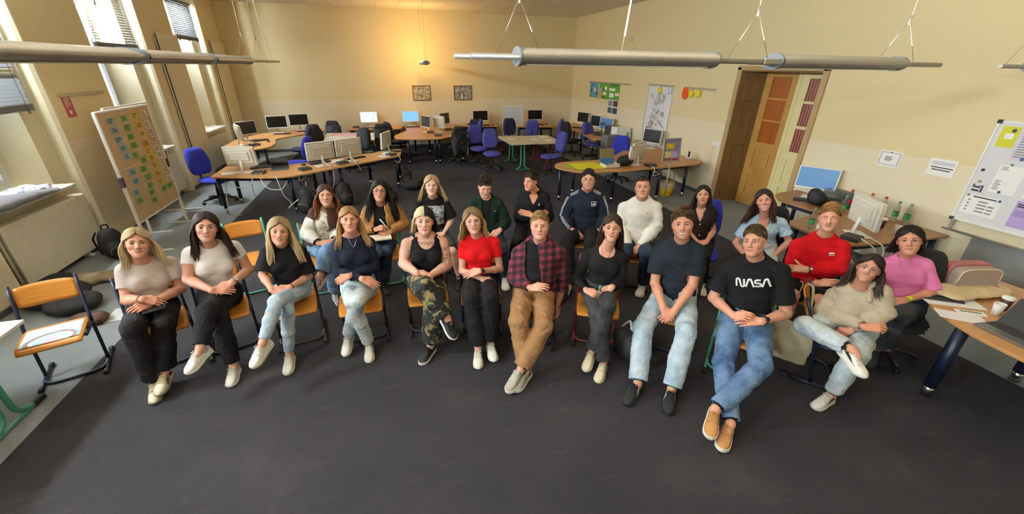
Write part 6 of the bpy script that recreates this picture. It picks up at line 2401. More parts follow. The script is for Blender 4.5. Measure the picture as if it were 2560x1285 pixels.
person('p13', 'woman in tan jacket over black top with long black hair and dark glasses',
  fem=True, skin='#d8a88c', smile=0.2, eye=0.8, iris='#241a16', brow='#241c18', nose=0.92, hand=(FIST, CLASP), glasses=mat('dark spectacle frame', '#4a2a22', 0.4), rim=0.0019,
  tops=[tee('black_top', C_BLACKT, 0.3, 0.005, t0=0.1, hem=0.08, nw=0.85),
    dict(name='tan_jacket', kind='jacket', mat=cloth('tan suede', '#a87a48', 0.12, 9), sleeve=1.92, e=0.028, es=0.028, cuff=0.038, open=(0.062, 0.085), t0=0.0, hem=0.02, neck='crew', nw=1.15, wr=0.010, wf=9)],
  pants=dict(mat=D_DARK, rt=0.092, rk=0.074, rc=0.066, len=0.94), shoe=('flat', S_BLACKS, S_BLACKSOLE, S_BLACKS, None), sock=SOCK_W,
  hair=dict(kind='long', c=('#141214', '#191517'), len=0.34, wave=0.008, part=0.004, front=(0.6, 0.6), phi0=62, flare=0.14), bands=[('hair_tie', M_BLACK, 0, 0.92, 0.012, 0.01)], res=0.0042, cres=0.009)
person('p14', 'woman in black tee with pale graphic print and long light blonde hair',
  fem=True, skin='#e4bda8', smile=0.0, iris='#5a6470', brow='#a5855e', hand=(REST, REST),
  tops=[tee('graphic_tee', C_BLACKT, 0.85, 0.015, flare=0.020, t0=0.05, hem=0.05)],
  prints=[(0, 'print', rect(-0.105, -0.16, 0.105, 0.085, 0.012), (0.66, 0.03), print_mat())],
  pants=dict(mat=cloth('grey shorts cloth', '#4a4846', 0.15, 9), rt=0.098, rk=0.088, rc=0.06, len=0.0, short=0.92, name='shorts'), shoe=('court', S_BLACKS, S_BLACKSOLE, S_BLACKS, None), sock=SOCK_B, sockh=0.22,
  hair=dict(kind='long', c=('#907a56', '#cbb790'), len=0.18, wave=0.003, part=0.0, front=(0.12, 0.12), phi0=72, flare=0.42, fade=(0.05, 0.5)), res=0.0042, cres=0.009, legres=0.009)
person('p15', 'young man in dark green zip jacket with curly dark hair looking down',
  fem=False, skin='#e2b49c', smile=0.0, eye=0.12, iris='#3a2c22', brow='#3a2a20', look=(8, 26, 0), hs=1.0, hand=(REST, REST),
  tops=[tee('black_tee', C_BLACKT, 0.3, 0.005, t0=0.1, hem=0.1, nw=0.95),
    dict(name='zip_jacket', kind='jacket', mat=cloth('dark green cloth', '#14261f', 0.15, 10), sleeve=1.93, e=0.024, es=0.022, cuff=0.036, open=(0.060, 0.012), t0=0.0, hem=0.0, neck='crew', nw=1.08, collar=(0.080, 0.014, 60), wr=0.008)],
  prints=[(1, 'crocodile_badge', stroke([(-0.016, -0.002), (-0.008, 0.005), (0.002, 0.004), (0.010, 0.008), (0.016, 0.003)], 0.009), (0.72, 0.105), mat('pale green badge', '#a9c4ae', 0.7))],
  pants=dict(mat=D_DARK, rt=0.094, rk=0.074, rc=0.066, len=0.94), shoe=('flat', S_WHITE, S_SOLEW, S_WHITE, None),
  hair=dict(kind='short', c=('#2a211c', '#40332a'), len=0.058, lift=0.75, flow=(0.0, 0.5, 0.45), n=420, side=0.35, mess=0.6, curl=0.20, thick=1.1), res=0.0042, cres=0.009)
person('p16', 'young man in black quarter-zip sweater with brown fringe, arms crossed, looking aside',
  fem=False, skin='#dca285', smile=0.0, eye=0.45, iris='#3a2c22', brow='#2c211b', look=(-38, 12, 4), gaze=False, hs=0.98, hand=(FLAT, FLAT),
  tops=[dict(name='sweater', kind='sweater', mat=C_BLACKT, sleeve=1.95, e=0.018, es=0.018, neck='v', vd=0.55, t0=0.02, hem=0.02, hood=True, collar=(0.078, 0.015, 40), wr=0.008)],
  prints=[(0, 'rider_badge', stroke([(-0.003, -0.014), (-0.005, -0.002), (0.0, 0.004), (0.003, 0.014)], 0.008) + stroke([(0.0, 0.0), (0.008, -0.008)], 0.005), (0.72, 0.085), PR_WHITE)],
  pants=dict(mat=C_BLACK, rt=0.094, rk=0.076, rc=0.070, len=0.94), shoe=('flat', S_WHITE, S_SOLEW, S_WHITE, None),
  hair=dict(kind='short', c=('#2d221c', '#4a382b'), len=0.050, lift=0.5, flow=(-0.1, 1.0, 0.2), n=400, side=0.35, mess=0.3, bangs=(0.055, 22, 0.0)), res=0.0042, cres=0.009)
person('p17', 'man in navy track jacket with white sleeve stripes and square badge',
  fem=False, skin='#dfab92', smile=0.1, iris='#3a3028', brow='#33261e', hand=(REST, REST), glasses=mat('thin grey frame', '#7d7d80', 0.3, 0.8), w=1.06, stubble=(0.15, '#6d5a50'),
  tops=[dict(name='track_jacket', kind='jacket', mat=cloth('navy track cloth', '#1c2233', 0.12, 10), sleeve=1.95, e=0.020, es=0.020, cuff=0.036, neck='crew', nw=0.98, t0=0.0, hem=0.0, collar=(0.070, 0.013, 14), wr=0.008)],
  sleeve_stripes=[(0, PR_WHITE)],
  prints=[(0, 'badge', stroke([(-0.026, -0.026), (0.026, -0.026), (0.026, 0.026), (-0.026, 0.026), (-0.026, -0.026)], 0.005) + stroke([(-0.014, -0.012), (-0.010, -0.004)], 0.008) + stroke([(-0.004, -0.013), (0.002, 0.004)], 0.008) + stroke([(0.005, -0.013), (0.012, 0.010)], 0.009), (0.74, 0.095), PR_WHITE)],
  pants=dict(mat=C_BLACK, rt=0.096, rk=0.082, rc=0.072, len=0.94), shoe=('court', S_BLACKS, S_BLACKSOLE, S_BLACKS, ('stripes', PR_WHITE)),
  hair=dict(kind='short', c=('#201915', '#30261f'), len=0.034, lift=0.6, flow=(0.5, 0.3, 0.4), n=360, side=0.4, mess=0.25), res=0.0042, cres=0.009)
person('p18', 'man in white sweater and dark jeans with very short hair, hands between knees',
  fem=False, skin='#d39f84', smile=0.0, iris='#5a5348', brow='#3a2c22', hand=(CLASP, CLASP), w=1.06, neckw=0.95,
  tops=[dict(name='sweater', kind='sweater', mat=cloth('white knit', '#dfdbd2', 0.04, 12, bump=0.4, bs=320), sleeve=1.95, e=0.020, es=0.020, cuff=0.038, neck='crew', nw=0.98, t0=0.0, hem=0.0, wr=0.010, wf=10)],
  prints=[(0, 'badge', stroke([(-0.011, 0.0), (0.0, 0.003), (0.011, 0.001)], 0.006), (0.76, 0.085), mat('dark badge', '#33463a', 0.7))],
  pants=dict(mat=D_DARK, rt=0.096, rk=0.076, rc=0.066, len=0.94), shoe=('chunky', S_WHITE, S_SOLEW, S_WHITE, None), sock=SOCK_W,
  hair=dict(kind='short', c=('#2b221c', '#3a2f27'), len=0.012, lift=0.5, flow=(0, 0.6, 0.4), n=420, side=0.8, mess=0.15, vol=0.0), res=0.0042, cres=0.009)
person('p19', 'woman in sleeveless dark brown blouse with white buttons and long straight black hair',
  fem=True, skin='#d59f86', smile=0.25, iris='#2e221a', brow='#231a16', lipc=np.array([0.30, 0.07, 0.07]), hand=(CLASP, CLASP),
  tops=[dict(name='blouse', kind='tee', mat=cloth('dark brown cloth', '#2a1f1c', 0.15, 10), sleeve=0.22, e=0.012, neck='v', vd=0.8, t0=0.05, hem=0.05, collar=(0.072, 0.012, 50), wr=0.006)],
  buttons=[(0, PR_WHITE, (0.58, 0.28), 0.010)],
  pants=dict(mat=C_BLACK, rt=0.088, rk=0.070, rc=0.060, len=0.92), shoe=('flat', S_CREAM, S_CREAM, S_CREAM, None),
  hair=dict(kind='long', c=('#1b1514', '#221a18'), len=0.36, wave=0.002, part=0.0, front=(0.35, 0.7), phi0=66, flare=0.06), res=0.0042, cres=0.009)
person('p20', 'smiling woman in pale blue patterned blouse with long dark brown hair',
  fem=True, skin='#d9a088', smile=1.0, teeth=1.0, iris='#3a2c22', brow='#3c2a22', hs=1.03, blush=0.8, hand=(FIST, FIST),
  tops=[tee('blouse', pattern('pale blue floral cotton', '#8fb4d6', '#c9dbe8', 60, 0.52), 0.62, 0.012, neck='v', vd=0.75, flare=0.010, t0=0.08, hem=0.06)],
  pants=dict(mat=D_PALE, rt=0.090, rk=0.070, rc=0.060, len=0.94), shoe=('flat', S_WHITE, S_SOLEW, S_WHITE, None),
  hair=dict(kind='long', c=('#2a1c18', '#4a3028'), len=0.25, wave=0.010, part=0.006, front=(0.5, 0.5), phi0=64, flare=0.22), bands=[('bracelet', M_WATCHB, 1, 0.93, 0.002, 0.006)])
person('p21', 'man in tight red long-sleeved sports shirt and black shorts with moustache',
  fem=False, skin='#dda78c', smile=0.0, eye=0.12, iris='#4a3f30', brow='#6a4a2c', moustache='#6a4a30', w=1.14, armw=1.16, look=(0, 6, 0), hand=(REST, dict(curl=(.2, .3, .2), thumb=(-0.9, -0.8))),
  tops=[dict(name='sports_shirt', kind='tee', mat=C_REDC, sleeve=1.95, e=0.008, es=0.007, neck='crew', nw=1.02, t0=0.05, hem=0.05, wr=0.005)],
  prints=[(0, 'logo', stroke(arc(-0.009, 0.012, 0.010, 200, 340, 6), 0.007) + stroke(arc(-0.009, -0.012, 0.010, 160, 20, 6), 0.007) + stroke(arc(0.009, 0.012, 0.010, 200, 340, 6), 0.007) + stroke(arc(0.009, -0.012, 0.010, 160, 20, 6), 0.007) + stroke([(-0.024, -0.021), (0.024, -0.021)], 0.004), (0.72, 0.10), PR_WHITE)],
  pants=dict(mat=C_BLACK, rt=0.102, rk=0.088, rc=0.06, len=0.0, short=0.80, name='shorts'), shoe=('court', S_WHITE, S_SOLEW, S_WHITE, None), sock=SOCK_W, sockh=0.12, legres=0.008,
  hair=dict(kind='short', c=('#7a5630', '#a97c48'), len=0.042, lift=0.6, flow=(0.35, 0.5, 0.5), n=380, side=0.3, mess=0.3, sweep=0.25),
  bands=[('watch', M_WATCHB, 1, 0.92, 0.002, 0.024, (M_BLACK, mat('watch dial', '#cfc8a8', 0.4)))], necklace=(mat('dark cord', '#2a2422', 0.7), 0.05, 0.055))
person('p22', 'woman in pink knit top and dark jeans with black bob and yellow wristband',
  fem=True, skin='#d79c80', smile=0.05, iris='#3a3028', brow='#3a2c26', w=1.02, bust=1.2, hand=(REST, REST), glasses=M_SILVER, rim=0.0011,
  tops=[tee('pink_top', cloth('pink fine knit', '#e27fb4', 0.06, 14, bump=0.35, bs=380), 0.92, 0.010, wr=0.005, t0=0.10, hem=0.10, nw=0.92)],
  pants=dict(mat=denim('faded black denim', '#23262c', '#565b64', 5), rt=0.092, rk=0.072, rc=0.062, len=0.95), shoe=('flat', S_BLACKS, S_BLACKSOLE, S_BLACKS, None),
  hair=dict(kind='long', c=('#17120f', '#1f1815'), len=0.09, wave=0.003, part=0.0, front=(0.5, 0.5), phi0=72, flare=0.16, bangs=(0.060, 20, 0.006)), necklace=(M_SILVER, 0.12, 0.05),
  bands=[('wristband', mat('yellow silicone', '#e6e22a', 0.5), 1, 0.94, 0.004, 0.020, (mat('yellow silicone', '#e6e22a', 0.5), mat('yellow silicone', '#e6e22a', 0.5)))])


# ================================================================== furniture
def wood_mat(name, lo, hi, scale=3.0, st=(1, 14, 14)):
 t = NT(name)
 n = t.noise(scale, 5, rough=0.6, stretch=st)
 t.color(t.ramp(n, [(0.3, srgb(lo)), (0.7, srgb(hi))]))
 t.set(Roughness=0.38)
 return t.m


M_BEECH = wood_mat('beech laminate desk top', '#c08a55', '#cf9c66')
M_WALNUT = wood_mat('brown laminate desk top', '#9b7048', '#aa7f55')
M_EDGE = mat('desk edge', '#a9784a', 0.5)
M_PLY = wood_mat('lacquered beech plywood', '#c27a28', '#d8923c', 4.0)
M_NAVY = mat('dark navy steel', '#17203a', 0.4, 0.1)
M_TEAL = mat('teal steel tube', '#4c9a84', 0.4)
M_MAROON = mat('maroon steel tube', '#7d2430', 0.4)
M_BROWNST = mat('dark brown steel', '#3a2a22', 0.4)
M_GREYTOP = mat('pale grey laminate', '#cfc8b0', 0.45)
M_WHITETOP = mat('white laminate', '#e4e4e0', 0.4)
M_BLUEF = mat('royal blue upholstery', '#2b35b0', 0.85, var=0.12, vscale=9, bump=0.3, bscale=220)
M_PURPF = mat('violet blue upholstery', '#4a4a9c', 0.85, var=0.12, vscale=9, bump=0.3, bscale=220)
M_DKF = mat('dark navy upholstery', '#1e2340', 0.85, var=0.12, bump=0.3, bscale=220)
M_BLKF = mat('black upholstery', '#17181b', 0.85, var=0.12, bump=0.3, bscale=220)
M_MONW = mat('white monitor plastic', '#e9e8e2', 0.4)
M_MONB = mat('beige monitor back', '#d9d3c4', 0.5)
M_SCR = mat('dark screen', '#131212', 0.35, spec=0.2)
M_CABLE = mat('white cable', '#d8d5cc', 0.5)


def emit_mat(name, col, s):
 t = NT(name)
 t.color(srgb(col)); t.set(Roughness=0.2)
 t.b.inputs['Emission Color'].default_value = srgb(col); t.b.inputs['Emission Strength'].default_value = s
 return t.m


M_SCRB = emit_mat('lit blue screen', '#6ea7e6', 0.75)
M_SCRG = emit_mat('lit grey blue screen', '#5d83ad', 0.35)
M_SCRW = emit_mat('lit pale screen', '#c9d9e6', 0.85)


def rounded(poly, r=0.12, n=5):
 """polygon with rounded corners"""
 out, m = [], len(poly)
 for i in range(m):
  p0, p1, p2 = Vector(poly[i - 1]), Vector(poly[i]), Vector(poly[(i + 1) % m])
  rr = poly[i][2] if len(poly[i]) > 2 else r
  p0, p1, p2 = p0.to_2d(), p1.to_2d(), p2.to_2d()
  a, c = (p0 - p1), (p2 - p1)
  q = min(rr, a.length * .45, c.length * .45)
  A, Cc = p1 + a.normalized() * q, p1 + c.normalized() * q
  for k in range(n + 1):
   t_ = k / n
   out.append(tuple(A * (1 - t_) ** 2 + p1 * 2 * t_ * (1 - t_) + Cc * t_ * t_))
 s = sum(out[i][0] * out[(i + 1) % len(out)][1] - out[(i + 1) % len(out)][0] * out[i][1] for i in range(len(out)))
 return out if s > 0 else out[::-1]


def desk(label, poly, legs, top=None, h=0.72, r=0.12, group='office desks', leg_r=0.032, tray=None):
 cx = sum(p[0] for p in poly) / len(poly); cy = sum(p[1] for p in poly) / len(poly)
 d = thing('office_desk', label, 'desk', (cx, cy, 0), 0, group)
 pl = rounded([(p[0] - cx, p[1] - cy) + tuple(p[2:]) for p in poly], r)
 b = MB(); b.k = 0; b.prism(pl, h - 0.026, h, 0.003)
 b.build('desktop', top or M_BEECH, d)
 for x, y in legs:
  b = MB(); b.cyl((x - cx, y - cy, 0.10), (x - cx, y - cy, h - 0.026), leg_r, n=16)
  lg = b.build('leg', M_NAVY, d)
  b = MB(); b.cyl((x - cx, y - cy, 0.0), (x - cx, y - cy, 0.12), leg_r * 0.86, n=16); b.build('foot_sleeve', M_CHROME, lg)
 if tray:
  for (x0, y0, x1, y1) in tray:
   dv = Vector((x1 - x0, y1 - y0)); ang = math.atan2(dv.y, dv.x)
   b = MB(); b.at(((x0 + x1) / 2 - cx, (y0 + y1) / 2 - cy, 0), (0, 0, ang))
   b.box(-dv.length / 2, -0.02, h - 0.10, dv.length / 2, 0.02, h - 0.03, 0.004)
   b.build('frame_rail', M_NAVY, d)
 return d


# ---- the rows of desks (outlines in metres on the floor plan)
desk('trapezoid beech desk at the left end of the front desk row', [(-3.16, 8.25, .03), (-1.98, 7.96), (-1.76, 8.02, .2), (-1.05, 8.53, .02), (-1.53, 9.2, .02), (-2.2, 8.95), (-3.17, 9.15, .03)],
  [(-3.09, 8.36), (-3.02, 9.0), (-1.86, 8.12), (-1.22, 8.55), (-1.62, 9.1)], tray=[(-3.05, 8.36, -1.9, 8.12), (-3.0, 9.0, -1.7, 8.98)])
desk('beech desk continuing the front desk row to its right end', [(-1.03, 8.55, .02), (0.06, 9.37, .06), (0.17, 9.48, .06), (0.23, 10.22, .05), (0.02, 10.27, .05), (-1.51, 9.21, .02)],
  [(-1.05, 8.70), (-1.44, 9.16), (0.07, 9.50), (0.13, 10.15), (-0.55, 9.85)], tray=[(-0.95, 8.75, 0.0, 9.47), (-0.6, 9.85, 0.1, 10.1)])
desk('curved beech desk in the back left corner below the wall panel', [(-3.95, 11.6), (-3.7, 11.1, .3), (-3.25, 10.85, .3), (-2.86, 11.12, .3), (-2.82, 11.7), (-2.98, 12.45), (-1.9, 13.85, .05), (-1.95, 14.35, .05), (-2.45, 14.5), (-3.6, 13.6), (-3.95, 12.8)],
  [(-3.2, 11.05), (-2.97, 11.25), (-3.8, 11.7), (-2.1, 13.85), (-2.05, 14.25), (-3.7, 13.2)])
desk('white school table with pink papers behind the front desk row', [(-1.73, 12.0, .02), (-0.42, 11.75, .02), (-0.42, 13.15, .02), (-1.8, 13.3, .02)], [(-1.6, 12.15), (-0.52, 11.88), (-0.52, 13.0), (-1.68, 13.15)], M_WHITETOP, leg_r=0.02)
desk('beech desk along the back wall under the pale lit screen', [(-1.25, 13.85, .03), (0.35, 13.85, .03), (0.45, 14.6, .03), (-1.25, 14.6, .03)], [(-1.15, 13.95), (0.3, 13.95), (-1.15, 14.5), (0.3, 14.5)])
desk('large lobed beech desk in front of the back wall under the framed prints', [(0.5, 14.6, .03), (0.52, 13.4), (0.1, 12.4, .3), (0.12, 11.85, .3), (0.6, 11.65, .3), (1.32, 11.58), (1.75, 11.95), (2.25, 11.68, .25), (2.5, 11.95, .25), (2.12, 12.55), (2.0, 13.4), (2.2, 14.6, .03)],
  [(0.46, 11.85), (0.73, 13.2), (1.18, 13.3), (1.20, 11.78), (1.32, 11.80), (2.02, 11.95), (2.05, 14.4)])
desk('beech desk along the back wall left of the flip chart', [(2.25, 14.02, .03), (3.58, 13.78, .03), (3.6, 14.6, .03), (2.25, 14.6, .03)], [(2.4, 14.1), (3.5, 13.9), (3.5, 14.5)], tray=[(2.4, 14.05, 3.5, 13.9)])
desk('beech desk along the back wall right of the flip chart', [(4.15, 13.5, .03), (5.45, 13.28, .03), (5.6, 14.6, .03), (4.15, 14.6, .03)], [(4.25, 13.62), (5.36, 13.42), (5.4, 14.5)], tray=[(4.3, 13.6, 5.36, 13.42)])
desk('beech desk along the right wall with two dark screens', [(5.62, 14.0), (6.55, 14.2, .02), (6.55, 10.35, .02), (5.95, 10.4), (5.5, 10.62, .2), (5.72, 12.0)], [(5.75, 13.7), (6.45, 13.9), (6.4, 10.5), (5.75, 10.7), (5.85, 12.0)])
desk('rounded beech desk reaching from the right wall into the room with yellow card on it', [(3.36, 7.98, .3), (3.10, 7.55, .25), (3.45, 7.0, .25), (4.4, 6.93), (6.2, 7.1), (6.52, 7.3, .15), (6.55, 9.3, .03), (5.98, 9.32, .1), (4.55, 8.0, .4)],
  [(3.29, 7.60), (3.77, 7.98), (4.32, 7.22), (5.33, 7.10), (5.95, 8.3), (6.04, 7.18), (6.42, 9.1)], tray=[(4.4, 7.25, 5.3, 7.15), (5.4, 7.2, 6.0, 7.25)])
desk('brown desk at the right wall beside the door carrying a lit screen', [(6.53, 5.0, .03), (5.97, 4.92), (5.72, 4.62, .08), (5.78, 3.98, .03), (6.53, 3.97, .03)], [(5.83, 4.6), (6.42, 4.85), (5.86, 4.08)], M_WALNUT, tray=[(5.85, 4.55, 5.88, 4.1)])
desk('brown desk at the right wall below the whiteboard with bottles and cups', [(4.9, 3.8, .05), (4.93, 3.0, .05), (5.4, 2.92), (6.53, 2.88, .03), (6.53, 3.96, .03), (5.75, 3.97, .1)], [(5.02, 3.68), (5.02, 3.05), (6.42, 2.96), (6.4, 3.85)], M_WALNUT, tray=[(5.1, 3.05, 6.35, 2.98)])
desk('beech desk at the right edge with the pink bag and laptop', [(4.85, 2.10, .2), (4.40, 1.90, .3), (4.16, 1.5, .4), (4.12, 1.0), (4.2, 0.1, .2), (5.55, 0.1, .05), (5.55, 2.0, .05)], [(4.24, 1.52), (5.25, 1.42), (4.35, 0.3), (5.4, 0.3)], leg_r=0.045)


def school_table(label, loc, rz, m_leg, top, lx=1.35, ly=0.74):
 d = thing('school_table', label, 'table', loc, rz, 'school tables')
 b = MB(); b.prism(rounded([(-lx / 2, -ly / 2), (lx / 2, -ly / 2), (lx / 2, ly / 2), (-lx / 2, ly / 2)], 0.02), 0.695, 0.72, 0.003); b.build('tabletop', top, d)
 for s in (-1, 1):
  x = s * (lx / 2 - 0.12)
  b = MB()
  for t_ in (-1, 1):
   b.tube(bez([(x, t_ * 0.05, 0.69), (x, t_ * 0.05, 0.2), (x, t_ * 0.08, 0.08), (x, t_ * 0.20, 0.025)], 5), 0.02, 10)
  b.box(x - 0.012, -0.2, 0.012, x + 0.012, 0.2, 0.03)
  b.box(x - 0.02, -0.28, 0.67, x + 0.02, 0.28, 0.695)
  lg = b.build('leg', m_leg, d)
  for t_ in (-1, 1):
   b = MB(); b.at((x, t_ * 0.25, 0)); b.box(-0.024, -0.06, 0, 0.024, 0.06, 0.045, 0.01); b.build('foot_cap', M_DARK, lg)
 return d


tb1 = school_table('green legged school table, left half of the pair before the flip chart', (3.37, 10.95, 0), PI / 2, M_TEAL, M_GREYTOP)
tb2 = school_table('maroon legged school table, right half of the pair before the flip chart', (4.13, 10.92, 0), PI / 2, M_MAROON, M_GREYTOP)
school_table('white school table with green legs at the left edge', (-3.46, 3.22, 0), 0, M_TEAL, M_WHITETOP, 1.1)
school_table('white school table with maroon legs at the lower left edge', (-3.46, 2.46, 0), 0, M_MAROON, M_WHITETOP, 1.1)


# ---- plywood school chairs
def school_chair():
 c = thing('school_chair', 'plywood school chair', 'chair')
 def seat(u, v):
  x, y = (u - 0.5) * 0.40, (v - 0.5) * 0.40
  e = 1 - 0.06 * (abs(u - .5) * 2) ** 6 * 0
  k = 1 - 0.16 * max(0, abs(v - .5) * 2 - 0.75) * 4 * 0.35
  return (x * k, y * (1 - 0.10 * max(0, abs(u - .5) * 2 - 0.7)), 0.452 - 0.008 * math.sin(PI * u) * math.sin(PI * v) - (0.02 * max(0, 0.15 - v) / 0.15))
 b = MB(); b.sheet(seat, 12, 10, 0.014); b.build('seat', M_PLY, c)
 b = MB()
 N_ = (13, 6)
 def back(u, v):
  x = (u - .5) * 0.385
  kx = 1 - 0.05 * max(0, abs(v - .5) * 2 - 0.6)
  z = 0.625 + 0.180 * v - 0.012 * (abs(u - .5) * 2) ** 4 * (1 if v > .5 else -1)
  return (x * kx, 0.288 + (z - 0.65) * 0.33 + 0.03 * (1 - (2 * u - 1) ** 2), z)
 vs = []
 for dy in (0, 0.012):
  for j in range(N_[1] + 1):
   for i in range(N_[0] + 1):
    p = back(i / N_[0], j / N_[1]); vs.append((p[0], p[1] + dy, p[2]))
 w_ = N_[0] + 1; M_ = w_ * (N_[1] + 1); fs = []
 for j in range(N_[1]):
  for i in range(N_[0]):
   a = j * w_ + i
   fs += [(a, a + 1, a + w_ + 1, a + w_), (M_ + a, M_ + a + w_, M_ + a + w_ + 1, M_ + a + 1)]
 for i in range(N_[0]):
  a = N_[1] * w_ + i
  fs += [(i, M_ + i, M_ + i + 1, i + 1), (a, a + 1, M_ + a + 1, M_ + a)]
 for j in range(N_[1]):
  a = j * w_; e = a + N_[0]
  fs += [(a, a + w_, M_ + a + w_, M_ + a), (e, M_ + e, M_ + e + w_, e + w_)]
 b.add(vs, fs, True); b.build('backrest', M_PLY, c)
 b = MB()
 for s in (-1, 1):
  b.tube(bez([(s * 0.205, 0.115, 0.025), (s * 0.205, 0.19, 0.42), (s * 0.205, 0.215, 0.50), (s * 0.205, 0.345, 0.815)], 4), 0.0135, 10)
  b.tube([(s * 0.205, 0.185, 0.405), (s * 0.205, -0.10, 0.425)], 0.012, 8)
  b.tube([(s * 0.205, -0.09, 0.0165), (s * 0.205, 0.32, 0.0165)], 0.0135, 10)
  b.sphere((s * 0.205, 0.346, 0.816), 0.0145, 8, 6)
 b.tube(bez([(-0.205, 0.10, 0.03), (-0.19, 0.02, 0.022), (-0.12, -0.02, 0.0165), (0.12, -0.02, 0.0165), (0.19, 0.02, 0.022), (0.205, 0.10, 0.03)], 5), 0.0135, 10)
 b.tube([(-0.205, 0.06, 0.415), (0.205, 0.06, 0.415)], 0.011, 8); b.tube([(-0.205, -0.08, 0.423), (0.205, -0.08, 0.423)], 0.011, 8)
 b.build('frame', M_NAVY, c)
 for s in (-1, 1):
  for y in (-0.09, 0.31):
   b = MB(); b.at((s * 0.205, y, 0)); b.box(-0.018, -0.03, 0, 0.018, 0.03, 0.036, 0.008); b.build('foot_cap', M_DARK, c)
 return c


CH0 = school_chair()
_chn = [0]


def chair_at(x, y, rz, label, m_frame, group='plywood chairs of the group'):
 if _chn[0] == 0:
  o = CH0
  o.location, o.rotation_euler = (x, y, 0), (0, 0, rz)
  o['label'] = label; o['group'] = group
 else:
  o = dup(CH0, (x, y, 0), rz, label, group)
 _chn[0] += 1
 for ch in o.children:
  if ch.name.startswith('frame') and m_frame is not M_NAVY:
   me = ch.data.copy(); ch.data = me; me.materials.clear(); me.materials.append(m_frame)
 return o


chair_at(-2.93, 3.76, math.atan2(.17, .42) * 0.95, 'empty plywood chair with a rainbow drawing on its seat at the left', M_NAVY)
_o = MB(); _o.sheet(lambda u, v: ((u - .5) * .36, (v - .45) * .30, 0.4605 - 0.008 * math.sin(PI * u) * math.sin(PI * (v + .05))), 10, 8, 0.0012)
t = NT('rainbow drawing')
_co = t.coord(); _mp = t.n('ShaderNodeMapping'); _mp.inputs['Location'].default_value = (0, 0.10, 0); _mp.inputs['Scale'].default_value = (1.0, 1.25, 0)
t.l(_co, _mp.inputs['Vector'])
_ln = t.n('ShaderNodeVectorMath', operation='LENGTH'); t.l(_mp.outputs['Vector'], _ln.inputs[0])
_nz = t.noise(14, 4)
_d = t.math('ADD', t.math('MULTIPLY', _ln.outputs['Value'], 4.2), t.math('MULTIPLY', _nz, 0.14))
t.color(t.ramp(_d, [(0.0, srgb('#b9b2d8')), (0.30, srgb('#cfc3dd')), (0.45, srgb('#a9d3e6')), (0.60, srgb('#e6eef2')), (0.66, srgb('#a5623f')), (0.74, srgb('#8fb7cf')), (0.80, srgb('#d8e8f0'))]))
t.set(Roughness=0.8)
_o = _o.build('drawing_sheet', t.m)
_o.location, _o.rotation_euler = (-2.93, 3.76, 0), (0, 0, math.atan2(.17, .42) * 0.95)
tag(_o, 'white drawing sheet with a crayon rainbow lying on the empty chair seat', 'drawing')
chair_at(-1.75, 5.0, 0.3, 'empty plywood chair with teal frame behind the woman in ripped jeans', M_TEAL)
for k_, fm, lab in (('p1', M_NAVY, 'plywood chair under the woman in the taupe knit top'), ('p2', M_NAVY, 'plywood chair under the woman in the white tee'),
     ('p3', M_BROWNST, 'plywood chair with brown frame under the woman in ripped jeans'), ('p4', M_NAVY, 'plywood chair under the woman in the navy top'),
     ('p5', M_NAVY, 'plywood chair under the woman in camouflage trousers'), ('p6', M_NAVY, 'plywood chair under the woman in the red tee'),
     ('p7', M_NAVY, 'plywood chair under the man in the plaid shirt'), ('p8', M_MAROON, 'plywood chair with red frame under the woman holding a bottle'),
     ('p9', M_NAVY, 'plywood chair under the smiling man in the plain navy tee'), ('p10', M_TEAL, 'plywood chair with teal frame under the man in the lettered tee'),
     ('p11', M_NAVY, 'plywood chair under the woman in the cream fleece'), ('p12', M_TEAL, 'plywood chair under the woman in the baseball jacket'),
     ('p13', M_TEAL, 'plywood chair under the woman in the tan jacket'), ('p14', M_NAVY, 'plywood chair under the woman in the graphic tee'),
     ('p15', M_NAVY, 'plywood chair under the young man in the green jacket'), ('p16', M_NAVY, 'plywood chair under the young man with crossed arms looking aside'),
     ('p17', M_NAVY, 'plywood chair under the man in the track jacket'), ('p18', M_NAVY, 'plywood chair under the man in the white sweater'),
     ('p21', M_NAVY, 'plywood chair under the man in the red sports shirt')):
 if k_ not in PEOPLE:
  continue
 P = PEOPLE[k_]
 f_ = P['Fh']
 if k_ == 'p11':
  chair_at(3.6, 1.93, math.atan2(.62, .78), lab, fm)
  continue
 chair_at(P['Hc'][0] + f_[0] * 0.09, P['Hc'][1] + f_[1] * 0.09, math.atan2(f_[0], -f_[1]), lab, fm)


